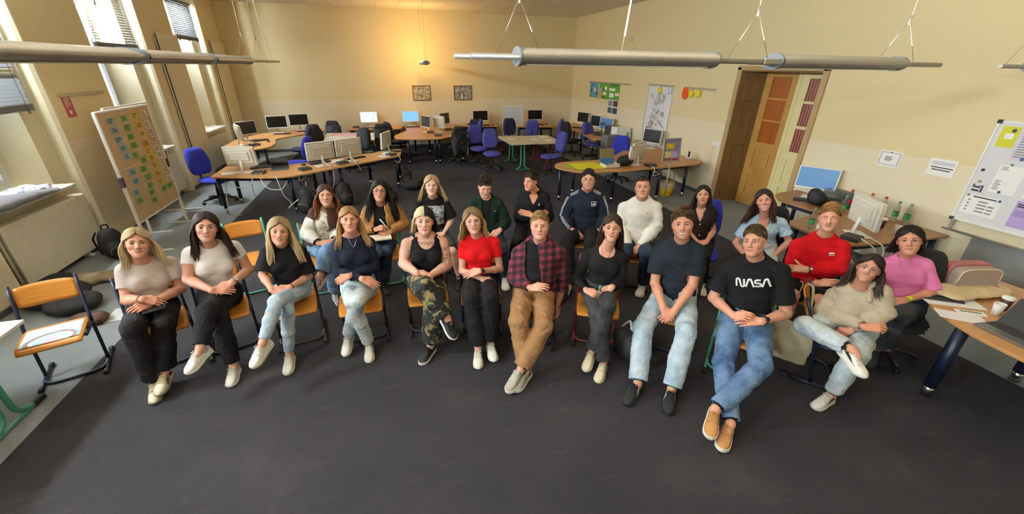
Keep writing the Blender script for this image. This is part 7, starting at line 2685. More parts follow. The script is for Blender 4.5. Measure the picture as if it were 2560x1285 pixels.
# ---- swivel office chairs
def office_chair(name, label, fabric, back=(0.42, 0.40), shell=False):
 c = thing(name, label, 'chair')
 b = MB()
 b.cyl((0, 0, 0.07), (0, 0, 0.12), 0.045, n=14)
 for k in range(5):
  a = 2 * PI * k / 5 + 0.3
  e = (0.29 * math.cos(a), 0.29 * math.sin(a))
  b.tube([(0.03 * math.cos(a), 0.03 * math.sin(a), 0.105), (e[0] * .6, e[1] * .6, 0.10), (e[0], e[1], 0.072)], [0.026, 0.024, 0.017], 8)
 ba = b.build('star_base', M_BLACK, c)
 for k in range(5):
  a = 2 * PI * k / 5 + 0.3
  e = Vector((0.29 * math.cos(a), 0.29 * math.sin(a), 0)); tv = Vector((-math.sin(a), math.cos(a), 0))
  b = MB()
  for s in (-1, 1):
   b.cyl(tuple(e + tv * (0.005 * s) + Vector((0, 0, .028))), tuple(e + tv * (0.022 * s) + Vector((0, 0, .028))), 0.028, n=12)
  b.build('caster', M_DARK, ba)
 b = MB(); b.cyl((0, 0, 0.11), (0, 0, 0.28), 0.028, n=12); b.cyl((0, 0, 0.27), (0, 0, 0.40), 0.016, n=12); b.box(-0.10, -0.09, 0.385, 0.10, 0.12, 0.415, 0.01)
 b.tube([(0.05, 0, 0.39), (0.24, -0.02, 0.375)], 0.008, 6); b.build('gas_column', M_DARK, c)
 F = Field((-0.3, -0.32, 0.36), (0.3, 0.3, 0.55), 0.016)
 F.ell((0, -0.02, 0.455), (0.245, 0.25, 0.05), None); F.ell((0, -0.17, 0.448), (0.20, 0.10, 0.045), None, 0.05); F.ell((0, .16, .455), (.20, .09, .04), None, .05)
 P_, f_ = F.mesh()
 link('seat', np_mesh('seat', [(P_, f_, None, 0)], [fabric]), c)
 b = MB(); b.lathe([(0.08, 0.395), (0.19, 0.405), (0.225, 0.43), (0.22, 0.44)], 18); b.build('seat_shell', M_DARK, c)
 w_, h_ = back
 F = Field((-0.3, 0.1, 0.5), (0.3, 0.5, 1.1), 0.016)
 for k in range(13):
  q = k / 12
  ww = w_ * float(np.interp(q, [0, .3, .75, 1], [.42, .5, .46, .38])); y = .235 + .08 * q * q + .015 * (1 - q) ** 2; z = .60 + h_ * q
  F.caps((-ww + .06, y + .02, z), (ww - .06, y + .02, z), 0.055, 0.055, 0.05)
 F.ell((0, -0.02, 0.80), (0.4, 0.235, 0.5), None, 0.03, 'sub')
 P_, f_ = F.mesh()
 link('backrest', np_mesh('backrest', [(P_, f_, None, 0)], [fabric]), c)
 b = MB(); b.tube(bez([(0, 0.10, 0.40), (0, 0.24, 0.41), (0, 0.335, 0.50), (0, 0.345, 0.75)], 5), 0.02, 8); b.build('back_support', M_DARK, c)
 return c


OC = {}
for nm, m_ in (('blue', M_BLUEF), ('violet', M_PURPF), ('navy', M_DKF), ('black', M_BLKF)):
 OC[nm] = None
def place_office(kind, x, y, face, label, big=False):
 """face: floor direction the sitter would look"""
 rz = math.atan2(face[0], -face[1])
 m_ = dict(blue=M_BLUEF, violet=M_PURPF, navy=M_DKF, black=M_BLKF)[kind]
 if OC[kind] is None:
  o = office_chair('office_chair', label, m_)
  o.location, o.rotation_euler = (x, y, 0), (0, 0, rz)
  o['group'] = 'swivel chairs at the computer desks'
  OC[kind] = o
  return o
 return dup(OC[kind], (x, y, 0), rz, label, 'swivel chairs at the computer desks')


place_office('blue', -3.46, 9.2, (0.75, -0.5), 'royal blue swivel chair at the left end of the front desk row')
place_office('blue', -2.15, 10.5, (-0.9, 0.25), 'royal blue swivel chair between the front desk row and the back left desk')
place_office('navy', -2.35, 12.3, (-0.9, 0.2), 'dark swivel chair facing the curved back left desk')
place_office('black', -2.2, 12.95, (-0.5, 0.9), 'black swivel chair nearest the pair of dark screens in the back left corner')
place_office('black', -1.55, 13.75, (0.2, 1), 'black swivel chair with coat left of the desk under the pale lit screen')
place_office('black', -0.22, 12.75, (0, 1), 'black swivel chair right of the white table with pink papers')
place_office('black', -0.85, 11.3, (-0.6, -0.8), 'black swivel chair behind the white monitor backs of the front desk row')
place_office('navy', 0.25, 12.95, (0.9, 0.3), 'dark swivel chair with blue seat at the left lobe of the large desk')
place_office('black', 1.78, 11.75, (-0.2, 1), 'black swivel chair draped with jackets at the large desk')
place_office('violet', 2.45, 13.0, (-0.95, 0.1), 'violet blue swivel chair at the right lobe of the large desk')
place_office('navy', 2.78, 13.25, (0.5, 0.85), 'dark blue swivel chair below the dark screen left of the flip chart')
place_office('violet', 2.36, 11.35, (0.15, -1), 'violet blue swivel chair hidden behind the one facing the room')
place_office('violet', 2.56, 10.55, (-0.05, -1), 'violet blue swivel chair facing the room left of the green legged table')
place_office('navy', 3.75, 12.75, (0, -1), 'dark blue chair behind the green legged table before the flip chart')
place_office('violet', 4.45, 12.8, (0.3, 0.9), 'violet swivel chair right of the flip chart, turned to the desk')
place_office('violet', 5.05, 12.65, (-0.75, 0.3), 'violet swivel chair at the right end of the back wall desk')
place_office('violet', 3.98, 9.85, (-0.95, -0.15), 'violet blue swivel chair right of the maroon legged table')
place_office('black', 5.55, 12.05, (0.9, 0.3), 'black mesh swivel chair at the far part of the right wall desk')
place_office('violet', 5.9, 11.3, (0.25, -0.9), 'violet blue swivel chair at the near end of the right wall desk')
place_office('blue', 5.30, 8.75, (-0.5, -0.7), 'royal blue swivel chair behind the rounded desk with yellow card')
if len(PEOPLE) == 22:
 for k_, knd, lab in (('p19', 'blue', 'royal blue swivel chair under the woman in the brown blouse'), ('p20', 'black', 'black swivel chair under the woman in the blue blouse'), ('p22', 'black', 'black swivel chair under the woman in pink')):
  P = PEOPLE[k_]; f_ = P['Fh']
  place_office(knd, P['Hc'][0] + f_[0] * .06, P['Hc'][1] + f_[1] * .06, f_, lab)


# ================================================================== computers
def monitor(name, label, x, y, face, scr, w=0.54, h=0.345, z=0.72, lift=0.13, tilt=0.08, group='flat monitors'):
 rz = math.atan2(face[0], -face[1])
 m = thing(name, label, 'monitor', (x, y, z), rz, group)
 b = MB(); b.at((0, 0, 0), (-tilt, 0, 0)); b.box(-w / 2, -0.03, lift, w / 2, 0.012, lift + h, 0.006); b.box(-w * .42, 0.01, lift + .04, w * .42, 0.03, lift + h - .04, 0.01)
 b.box(-0.17, 0.028, lift + .10, 0.17, 0.045, lift + .26, 0.008)
 hs_ = b.build('housing', [M_MONB], m)
 b = MB(); b.at((0, 0, 0), (-tilt, 0, 0))
 e = 0.018
 for q in ((-w / 2, lift, w / 2, lift + e * 1.5), (-w / 2, lift + h - e, w / 2, lift + h), (-w / 2, lift + e, -w / 2 + e, lift + h - e), (w / 2 - e, lift + e, w / 2, lift + h - e)):
  b.box(q[0], -0.036, q[1], q[2], -0.028, q[3], 0.003)
 b.build('bezel', M_MONW, m)
 b = MB(); b.at((0, 0, 0), (-tilt, 0, 0)); b.box(-w / 2 + e, -0.032, lift + e * 1.5, w / 2 - e, -0.029, lift + h - e); b.build('screen', scr, m)
 b = MB(); b.tube([(0, 0.075, 0.01), (0, 0.055, 0.16), (0, 0.035, lift + .20)], [0.03, 0.026, 0.024], 8, flat=0.6); b.box(-0.05, 0.02, lift + .13, 0.05, 0.05, lift + .22, 0.006)
 b.build('stand', M_MONW, m)
 b = MB(); b.box(-0.13, -0.09, 0, 0.13, 0.11, 0.014, 0.005); b.build('foot', M_MONW, m)
 return m


for (lab, x, y, f_, s_) in (
 ('monitor with dark screen, left of the pair in the back left corner', -3.13, 13.64, (0.2, -1), M_SCR),
 ('monitor with dark screen, right of the pair in the back left corner', -2.62, 14.1, (0.2, -1), M_SCR),
 ('monitor with grey screen turned to the room on the curved left desk', -3.6, 12.45, (0.75, -0.65), mat('grey screen', '#3c3b42', 0.2)),
 ('monitor seen edge on at the near end of the curved left desk', -3.55, 11.66, (0.9, 0.45), M_SCR),
 ('monitor with pale document on its lit screen at the back wall', -0.6, 14.42, (0.0, -1), M_SCRW),
 ('monitor with bright blue screen at the back wall', 0.72, 14.42, (0, -1), M_SCRB),
 ('monitor turned left on the large desk below the prints', 1.08, 12.92, (-0.9, -0.42), mat('grey screen', '#3c3b42', 0.2)),
 ('monitor seen from behind edge on in the middle of the large desk', 1.48, 12.86, (0.85, 0.5), M_SCR),
 ('monitor turned right on the large desk close to the back wall', 1.74, 13.6, (0.75, -0.65), mat('olive screen', '#4a4638', 0.2)),
 ('monitor with dark screen left of the flip chart', 3.05, 14.22, (0, -1), M_SCR),
 ('monitor with dark screen right of the flip chart', 5.0, 14.12, (-0.05, -1), M_SCR),
 ('monitor with dark screen in the corner end of the right wall desk', 6.38, 13.1, (-0.94, -0.34), M_SCR),
 ('monitor with dark screen, second on the right wall desk', 6.36, 12.05, (-0.94, -0.34), M_SCR),
 ('monitor with blue picture, third on the right wall desk', 6.34, 11.4, (-0.95, -0.3), emit_mat('blue picture', '#5677a8', 0.2)),
 ('monitor with dark screen in front of the drawing on the wall', 6.30, 8.95, (-0.95, -0.3), M_SCR),
 ('monitor seen from behind near the poster stand, left of two', 4.88, 7.38, (-0.45, 0.89), M_SCR),
 ('monitor seen from behind near the poster stand, right of two', 5.12, 7.70, (-0.5, 0.86), M_SCR),
 ('monitor seen from behind at the left end of the front desk row', -2.67, 8.5, (0.2, 0.97), M_SCR),
 ('monitor seen from behind in the middle of the front desk row, left of two', -1.36, 8.74, (-0.5, 0.86), M_SCR),
 ('monitor seen from behind in the middle of the front desk row, right of two', -0.86, 9.04, (-0.5, 0.86), M_SCR),
 ('monitor turned away at the right end of the front desk row', -0.12, 9.78, (-0.9, 0.35), M_SCR),
 ('monitor with blue grey lit screen beside the door', 6.36, 4.60, (-0.84, -0.54), M_SCRG),
 ('monitor seen from behind beside the bottles on the brown desk', 5.42, 3.2, (0.9, -0.44), M_SCR)):
 monitor('monitor', lab, x, y, f_, s_, lift=.06 if 'poster stand' in lab else .13)
_docs = MB()
_docs.at((-0.6, 14.42 - 0.0335, 0.72), (-0.08, 0, 0))
for q in ((-.08, .39, .12, .397), (-.2, .30, -.02, .305), (.02, .27, .20, .275), (-.2, .24, .21, .243), (-.2, .225, .15, .228), (-.2, .21, .2, .213), (.17, .40, .20, .425), (.1, .29, .13, .305)):
 _docs.box(q[0], -0.001, q[1], q[2], 0.0005, q[3])
_m = [o for o in bpy.data.objects if o.get('label', '').startswith('monitor with pale document')][0]
_docs.v = [(v[0] + 0.6, v[1] - 14.42, v[2] - 0.72) for v in _docs.v]
_docs.build('screen_text', mat('screen text', '#46607c', 0.6), _m)


def keyboard():
 k = thing('keyboard', '', 'keyboard')
 b = MB(); b.box(-0.22, -0.075, 0, 0.22, 0.075, 0.018, 0.005); b.build('case', M_BLACK, k)
 b = MB()
 for r_ in range(5):
  for c_ in range(15):
   b.box(-0.208 + c_ * 0.0278, -0.062 + r_ * 0.025, 0.017, -0.184 + c_ * 0.0278, -0.042 + r_ * 0.025, 0.024)
 b.build('keys', mat('black keys', '#26262a', 0.5), k)
 return k


def mouse():
 m = thing('mouse', '', 'mouse')
 b = MB(); b.sphere((0, 0, 0.014), (0.031, 0.055, 0.02)); b.v = [(v[0], v[1], max(0.0, v[2])) for v in b.v]; b.build('shell', M_BLACK, m)
 b = MB(); b.cyl((-0.004, 0.03, 0.031), (0.004, 0.03, 0.031), 0.007, n=10); b.build('wheel', M_DARK, m)
 return m


def minipc():
 m = thing('mini_computer', '', 'mini computer')
 b = MB(); b.box(-0.10, -0.09, 0, 0.10, 0.09, 0.045, 0.006); b.build('case', M_BLACK, m)
 b = MB()
 for k in range(5):
  b.box(-0.085 + k * 0.035, -0.0915, 0.012, -0.062 + k * 0.035, -0.089, 0.030)
 b.build('ports', mat('grey port', '#8f8f8c', 0.4), m)
 return m


def run(proto, rows, group):
 for i, (lab, x, y, z, rz) in enumerate(rows):
  if i == 0:
   proto.location, proto.rotation_euler = (x, y, z), (0, 0, rz)
   proto['label'] = lab; proto['group'] = group
  else:
   dup(proto, (x, y, z), rz, lab, group)


DZ = 0.7205
run(keyboard(), [('black keyboard in front of the left end monitor of the front desk row', -2.45, 8.86, DZ, 3.3), ('black keyboard behind the left monitor in the middle of the front row', -1.45, 9.05, DZ, 0.55),
     ('black keyboard behind the right monitor in the middle of the front row', -0.78, 9.36, DZ, 0.6), ('black keyboard before the dark screen left of the back left pair', -2.98, 13.36, DZ, 0.1),
     ('black keyboard before the dark screen right of the back left pair', -2.45, 13.80, DZ, 0.1), ('black keyboard before the grey screen on the curved left desk', -3.3, 12.22, DZ, 0.8),
     ('black keyboard before the pale lit screen', -0.62, 14.15, DZ, 0), ('black keyboard before the bright blue screen', 0.75, 14.12, DZ, 0), ('black keyboard before the dark screen left of the flip chart', 3.1, 14.0, DZ, 0.0),
     ('black keyboard before the dark screen right of the flip chart', 5.02, 13.85, DZ, 0), ('black keyboard before the corner screen of the right wall desk', 6.12, 12.82, DZ, -0.85), ('black keyboard before the second right wall screen', 6.1, 11.75, DZ, -0.85),
     ('black keyboard before the third right wall screen', 6.02, 11.1, DZ, -1.0), ('black keyboard beside the lit screen near the door', 6.12, 4.42, DZ, -0.9),
     ('black keyboard at the right end of the front desk row', 0.0, 10.03, DZ, 2.6), ('black keyboard below the monitor back left of the poster stand', 4.86, 7.75, DZ, 3.7)], 'black keyboards')
run(mouse(), [('black mouse near the tablet on the front desk row', -1.73, 8.88, DZ, 2.0), ('black mouse on the curved left desk', -3.05, 12.02, DZ, 0.8), ('dark mouse beside the keyboard left of the flip chart', 3.42, 14.0, DZ, 0),
    ('dark mouse beside the keyboard right of the flip chart', 5.34, 13.83, DZ, 0), ('black mouse beside the keyboard below the lit screen near the door', 6.0, 4.15, DZ, -0.8), ('black mouse on the back desk right of the bright blue screen', 1.03, 14.2, DZ, 0)], 'computer mice')
run(minipc(), [('black mini computer with cables beside the tablet on the front desk row', -2.40, 8.36, DZ, 0.0), ('black mini computer at the front edge in the middle of the front desk row', -1.64, 8.46, DZ, 0.6), ('black mini computer below the middle monitors of the front desk row', -1.0, 8.88, DZ, 0.6),
    ('black mini computer at the right end of the front desk row', -0.02, 9.53, DZ, 0.7), ('black mini computer on the near end of the curved left desk', -3.24, 11.5, DZ, 0.9), ('black mini computer left of the pale lit screen', -1.02, 14.3, DZ, 0),
    ('black mini computer right of the pale lit screen', -0.12, 14.3, DZ, 0), ('black mini computer on the middle of the large desk', 1.18, 12.75, DZ, 0.1), ('black mini computer at the front edge of the large desk', 1.33, 12.08, DZ, 0), ('black mini computer at the back right of the large desk', 1.8, 13.25, DZ, 0.2), ('black mini computer on the desk left of the flip chart', 2.72, 14.3, DZ, 0),
    ('black mini computer with cables on the rounded desk near the poster stand', 5.12, 7.18, DZ, 0), ('black mini computer behind the lit screen near the door', 6.42, 4.3, DZ, 0.5), ('black mini computer below the tilted monitor on the brown desk', 5.2, 3.12, DZ, 0.3)], 'mini computers')


def flat_item(name, label, cat, x, y, z, rz, w, d, h, m, group=None, bev=0.002):
 o = MB().box(-w / 2, -d / 2, 0, w / 2, d / 2, h, bev).build(name, m)
 o.location, o.rotation_euler = (x, y, z), (0, 0, rz)
 return tag(o, label, cat, group)


# tablet standing on the front desk row, phone, papers
t_ = thing('tablet', 'black tablet standing on its keyboard cover on the front desk row', 'tablet', (-2.12, 8.72, DZ), 0.1)
b = MB(); b.at((0, 0.02, 0), (-0.3, 0, 0)); b.box(-0.15, -0.004, 0.0, 0.15, 0.005, 0.20, 0.003); b.build('screen', M_BLACK, t_)
b = MB(); b.at((0, 0.05, 0), (0.4, 0, 0)); b.box(-0.14, -0.003, 0, 0.14, 0.003, 0.12); b.build('kickstand', M_BLACK, t_)
b = MB(); b.box(-0.15, -0.20, 0, 0.15, 0.0, 0.008, 0.002); b.build('keyboard_cover', mat('grey cover', '#4b4b50', 0.7), t_)
PP_ = [('white sheet under the left end monitor', -2.9, 8.5, .3), ('white sheet behind the tablet', -2.35, 8.88, .2), ('white notebook between the middle monitors', -1.15, 9.15, .6), ('white sheet near the right end monitor', -0.15, 9.48, .5),
  ('white sheet on the white desk in the back left', -1.5, 12.5, .2), ('white sheet at the left of the green legged table', 3.25, 11.1, 1.5), ('printed sheet across the middle of the paired tables', 3.85, 10.9, 1.4), ('white sheet at the far right of the paired tables', 4.25, 11.25, 1.5), ('printed sheet at the near right of the paired tables', 4.2, 10.7, 1.65)]
for lab, x, y, rz in PP_:
 flat_item('paper_sheet', lab + ' lying flat', 'paper', x, y, DZ, rz, 0.30, 0.21, 0.0015, M_PAPER, 'loose paper sheets', 0)
flat_item('phone', 'dark phone lying on the right part of the front desk row', 'phone', -0.5, 9.98, DZ, 0.6, 0.16, 0.22, 0.02, M_BLACK)
flat_item('poster_sheet', 'pink printed sheet on the white table', 'paper', -1.28, 12.95, DZ, -0.1, 0.7, 0.45, 0.002, pattern('pink print', '#e7b9c0', '#d98f9c', 18, .55))
flat_item('paper_sheet', 'white sheet with red ball mark right of the pink print', 'paper', -0.68, 12.85, DZ, -0.1, 0.4, 0.42, 0.002, M_PAPER)
o = MB().sphere((0, 0, 0.05), (0.10, 0.08, 0.05)).build('maroon_cap', mat('maroon cloth', '#5a2327', 0.8)); o.location = (-0.62, 12.9, DZ + .002); tag(o, 'maroon cloth ball on the white table sheet', 'cap')
flat_item('yellow_card', 'large yellow card sheet on the left end of the rounded desk', 'card', 3.82, 7.47, DZ + .006, 0.0, 0.60, 0.58, 0.004, mat('yellow card', '#e6dc25', 0.7), None, 0)
flat_item('green_card', 'green card sheet underneath the yellow card', 'card', 3.74, 7.49, DZ, 0.06, 0.60, 0.58, 0.004, mat('green card', '#9cbf3a', 0.7), None, 0)
o = thing('card_tray', 'open card tray of pens with an upright lid on the rounded desk', 'tray', (4.26, 7.33, DZ))
b = MB(); b.box(-.16, -.13, 0, .16, .13, .008); b.box(-.16, -.13, 0, -.15, .13, .07); b.box(.15, -.13, 0, .16, .13, .07); b.box(-.15, -.13, 0, .15, -.12, .07); b.build('tray', mat('pale card', '#d8d2bd', .7), o)
b = MB(); b.at((0, .12, 0), (-.15, 0, 0)); b.box(-.16, 0, 0, .16, .012, .34); b.build('lid', mat('olive card', '#8d8455', .7), o)
b = MB(); b.at((0, .12, 0), (-.15, 0, 0)); b.box(-.155, -.004, .02, .155, 0, .15); b.build('blue_panel', mat('blue card', '#3f78b8', .7), o)
rr_ = random.Random(4)
for k in range(9):
 a_ = rr_.uniform(0, 3.1); x_, y_ = 4.26 + rr_.uniform(-.07, .07), 7.32 + rr_.uniform(-.05, .05)
 o = MB().cyl((-.06 * math.cos(a_), -.06 * math.sin(a_), 0), (.06 * math.cos(a_), .06 * math.sin(a_), 0), .006, n=8).build('pen', mat('pen %d' % (k % 4), ('#2a3a7a', '#a33228', '#2d2d30', '#dcdcd8')[k % 4], .4))
 o.location = (x_, y_, DZ + .018 + .004 * k); tag(o, ('blue', 'red', 'black', 'white')[k % 4] + ' pen lying in the card tray on the rounded desk', 'pen', 'pens in the card tray')


def lumps(name, label, cat, loc, blobs, m, h=0.02, wr=0.008, extra=None, rz=0.0, mats=None):
 """a soft thing (bag, coat) out of blended masses: (centre, radii)"""
 B_ = np.array([np.array(c) - np.array(r) for c, r in blobs]).min(0) - .05
 E_ = np.array([np.array(c) + np.array(r) for c, r in blobs]).max(0) + .05
 B_[2] = max(B_[2], -.03)
 F = Field(B_, E_, h)
 for c, r in blobs:
  F.ell(c, r, None, 0.05)
 F.wrinkle(wr, 14, None, (), 1.0, 0.05, len(label) * 0.7)
 F.D = np.maximum(F.D, (0.002 - F.ax[2][None, None, :]) + 0 * F.D)
 P_, f_ = F.mesh()
 t_ = thing(name, label, cat, loc, rz)
 link('shell', np_mesh('shell', [(P_, f_, None, 0)], [m]), t_)
 if extra:
  for nm, pts, r, mm in extra:
   b = MB(); b.tube(bez(pts, 5), r, 7, flat=0.5); b.build(nm, mm, t_)
 return t_


M_BAGB = mat('black nylon', '#17181a', 0.7, var=.2, vscale=10, bump=.2)
def backpack(label, loc, rz, s=1.0, m=M_BAGB, lean=0.0):
 bl = [((0, 0, .20 * s), (.15 * s, .10 * s, .21 * s)), ((0, .01, .33 * s), (.12 * s, .08 * s, .12 * s)), ((0, -.09 * s, .13 * s), (.11 * s, .06 * s, .12 * s))]
 t_ = lumps('backpack', label, 'backpack', loc, bl, m, 0.016, .005, [('handle', [(-.04 * s, .02, .44 * s), (-.03 * s, .02, .49 * s), (.03 * s, .02, .49 * s), (.04 * s, .02, .44 * s)], .010, M_DARK),
    ('shoulder_strap', [(.09 * s, .09 * s, .40 * s), (.12 * s, .16 * s, .28 * s), (.10 * s, .13 * s, .06 * s)], .016, M_DARK), ('shoulder_strap', [(-.09 * s, .09 * s, .40 * s), (-.12 * s, .16 * s, .28 * s), (-.10 * s, .13 * s, .06 * s)], .016, M_DARK)], rz)
 b = MB(); b.tube(bez([(-.11 * s, -.135 * s, .10 * s), (-.08 * s, -.15 * s, .19 * s), (.08 * s, -.15 * s, .19 * s), (.11 * s, -.135 * s, .10 * s)], 4), .004, 6); b.build('zip', M_STEEL, t_)
 t_.rotation_euler = (lean, 0, rz)
 return t_


backpack('black backpack with brown base on the floor beside the ribbed radiator', (-3.96, 6.6, 0), 0.9, 1.0)
backpack('black backpack leaning on the desk leg left of the baseball jacket woman', (-1.66, 8.05, 0), -0.3, 1.05)
backpack('black backpack with a red ribbon behind the tan jacket woman', (-0.98, 8.35, 0), 0.6, 1.05, lean=-0.1)
o = MB(); o.tube(bez([(-1.10, 8.14, .22), (-1.14, 8.12, .18), (-1.13, 8.10, .12), (-1.10, 8.12, .06)], 4), .018, 6, flat=.3); o.tube(bez([(-1.14, 8.12, .18), (-1.19, 8.11, .17), (-1.2, 8.1, .13)], 4), .016, 6, flat=.3)
tag(o.build('red_ribbon', mat('red ribbon', '#c8323c', .7)), 'red ribbon tied to the backpack under the desk row', 'ribbon')
lumps('coat_heap', 'dark coat draped over a bag behind the tan jacket woman', 'coat', (-0.30, 8.35, 0), [((0, 0, .22), (.22, .16, .24)), ((.12, .02, .12), (.2, .15, .14))], M_BAGB)
backpack('black upright bag beside the right end leg of the front desk row', (0.27, 9.55, 0), 0.2, .85)
lumps('duffel_bag', 'low black sports bag in front of the upright bag', 'bag', (0.38, 9.18, 0), [((0, 0, .10), (.26, .13, .11)), ((.1, 0, .12), (.14, .12, .09))], M_BAGB, extra=[('handle', [(-.12, 0, .19), (-.05, .03, .25), (.06, .03, .25), (.12, 0, .19)], .010, M_DARK)])
lumps('black_bag', 'black bag on the floor under the chair of the woman with the bottle', 'bag', (1.98, 2.72, 0), [((0, 0, .14), (.10, .17, .15)), ((0, -.1, .10), (.09, .09, .11))], M_BAGB, extra=[('strap', [(0, .1, .26), (.05, .05, .34), (.02, -.05, .24)], .012, M_PAPER)])
lumps('handbag', 'black handbag standing on the floor behind the woman in pink', 'bag', (5.15, 2.5, 0), [((0, 0, .22), (.16, .12, .24)), ((0, 0, .5), (.13, .1, .16))], M_BAGB)
lumps('jacket_heap', 'black jackets heaped on the floor below the ribbed radiator', 'jacket', (-3.85, 5.35, 0), [((-.1, 0, .10), (.32, .28, .12)), ((.2, -.25, .08), (.25, .22, .10)), ((-.25, .3, .1), (.2, .2, .11))], mat('black jacket cloth', '#1d1c1f', .8, var=.3, vscale=6))
lumps('coat', 'beige coat lying on the carpet by the radiator foot', 'coat', (-3.72, 5.82, 0), [((-.2, 0, .06), (.28, .13, .07)), ((.12, .03, .05), (.24, .14, .06)), ((.34, .06, .05), (.12, .12, .05))], mat('beige coat cloth', '#9a8a72', .85, var=.15), 0.016, .012, rz=.25)
o = lumps('cardboard_lid', 'brown leather bag half hidden behind the empty chair', 'bag', (-3.32, 4.72, 0), [((0, 0, .06), (.18, .11, .07))], mat('brown leather', '#4a2f1c', .5, var=.2), .016)
o.name = 'leather_bag'
# clothes on the window sill
lumps('scarf', 'bunched white and grey patterned scarf on the nearest window sill', 'scarf', (XL - .08, 6.18, 1.03), [((0, 0, .06), (.14, .26, .08)), ((.03, .2, .05), (.12, .2, .06)), ((-.05, -.25, .05), (.12, .2, .07))], pattern('grey patterned cloth', '#d4d2dc', '#8f95ad', 22, .55), .014, .022)
lumps('jumper', 'grey jumper hanging its sleeve over the nearest window sill', 'jumper', (XL - .02, 5.72, 1.031), [((0, 0, .06), (.18, .3, .08)), ((.05, .3, .05), (.1, .22, .06)), ((.07, .56, .03), (.065, .16, .045)), ((.085, .75, .015), (.05, .10, .035))], mat('grey knit', '#8f8f96', .9, var=.08, bump=.3), .014, .010)
flat_item('booklet', 'pale blue booklet on the nearest window sill', 'booklet', XL - .02, 5.36, 1.031, .2, .16, .22, .012, mat('pale blue print', '#a8c4d4', .6))
flat_item('paper_sheet', 'paper sheet on the white table at the left edge', 'paper', -3.12, 3.42, DZ, .1, .21, .29, .0015, M_PAPER, 'loose paper sheets', 0)
flat_item('plastic_frame', 'clear white edged plastic frame lying on the floor behind the empty chair', 'frame', -3.0, 4.85, 0.001, .1, .42, .30, .008, mat('white edge', '#d9dcdc', .4))


def jacket_on(label, x, y, rz, m, stripe=None):
 t_ = lumps('jacket', label, 'jacket', (x, y, 0), [((0, 0, .86), (.24, .075, .11)), ((0, .03, .66), (.25, .07, .22)), ((.12, .06, .45), (.11, .06, .22)), ((-.12, .05, .5), (.11, .06, .2))], m, .02, .016, rz=rz)
 if stripe:
  b = MB(); b.tube(bez([(-.16, -.03, .90), (-.21, .07, .6), (-.19, .10, .28)], 5), .03, 7, flat=.4); b.build('lining', stripe, t_)
 return t_


def on_chair(x, y, face):
 rz = math.atan2(face[0], -face[1]); v = Matrix.Rotation(rz, 3, 'Z') @ Vector((0, .34, 0))
 return x + v.x, y + v.y, rz
for lab, c_, m_, s_ in (('black jacket over the swivel chair left of the pale screen', (-1.55, 13.75, (0.2, 1)), M_BAGB, None), ('black coat over the swivel chair right of the white table', (-0.22, 12.75, (0, 1)), M_BAGB, None),
      ('black jackets with pale blue lining over the chair at the large desk', (1.78, 11.75, (-0.2, 1)), M_BAGB, mat('pale blue lining', '#7d94a8', .8)), ('dark jacket over the swivel chair facing the curved left desk', (-2.2, 12.95, (-0.5, 0.9)), M_BAGB, None)):
 x, y, rz = on_chair(*c_)
 jacket_on(lab, x, y, rz, m_, s_)

# tote bag on the chair of the woman in the fleece
if 'p11' in PEOPLE:
 cv = mat('cream canvas', '#b9ad92', .9, var=.08, vscale=5)
 F = Field((-.12, -.26, -.04), (.12, .26, .46), .012)
 ax_ = (np.array([0, 1., 0]), np.array([1., 0, 0]))
 F.loft([((np.array([0, 0, .03])), *ax_, .175, .055), (np.array([0, 0, .18]), *ax_, .19, .05), (np.array([.02, 0, .38]), *ax_, .18, .022)], cap=.25)
 F.wrinkle(.012, 13, np.diag([1, 2, .6]), (), 1, .05, 3)
 P_, f_ = F.mesh()
 tb = thing('tote_bag', 'cream canvas tote bag hanging from the chair of the fleece woman', 'bag', (3.28, 2.14, .12), .45)
 link('canvas_body', np_mesh('canvas_body', [(P_, f_, None, 0)], [cv]), tb)
 for y_ in (-.1, .1):
  b = MB(); b.tube(bez([(.03, y_ - .03, .36), (.08, y_ * .7, .52), (.15, y_ * .4 + .02, .70), (.17, y_ * .3 + .06, .72)], 5), .013, 7, flat=.3); b.build('strap', cv, tb)


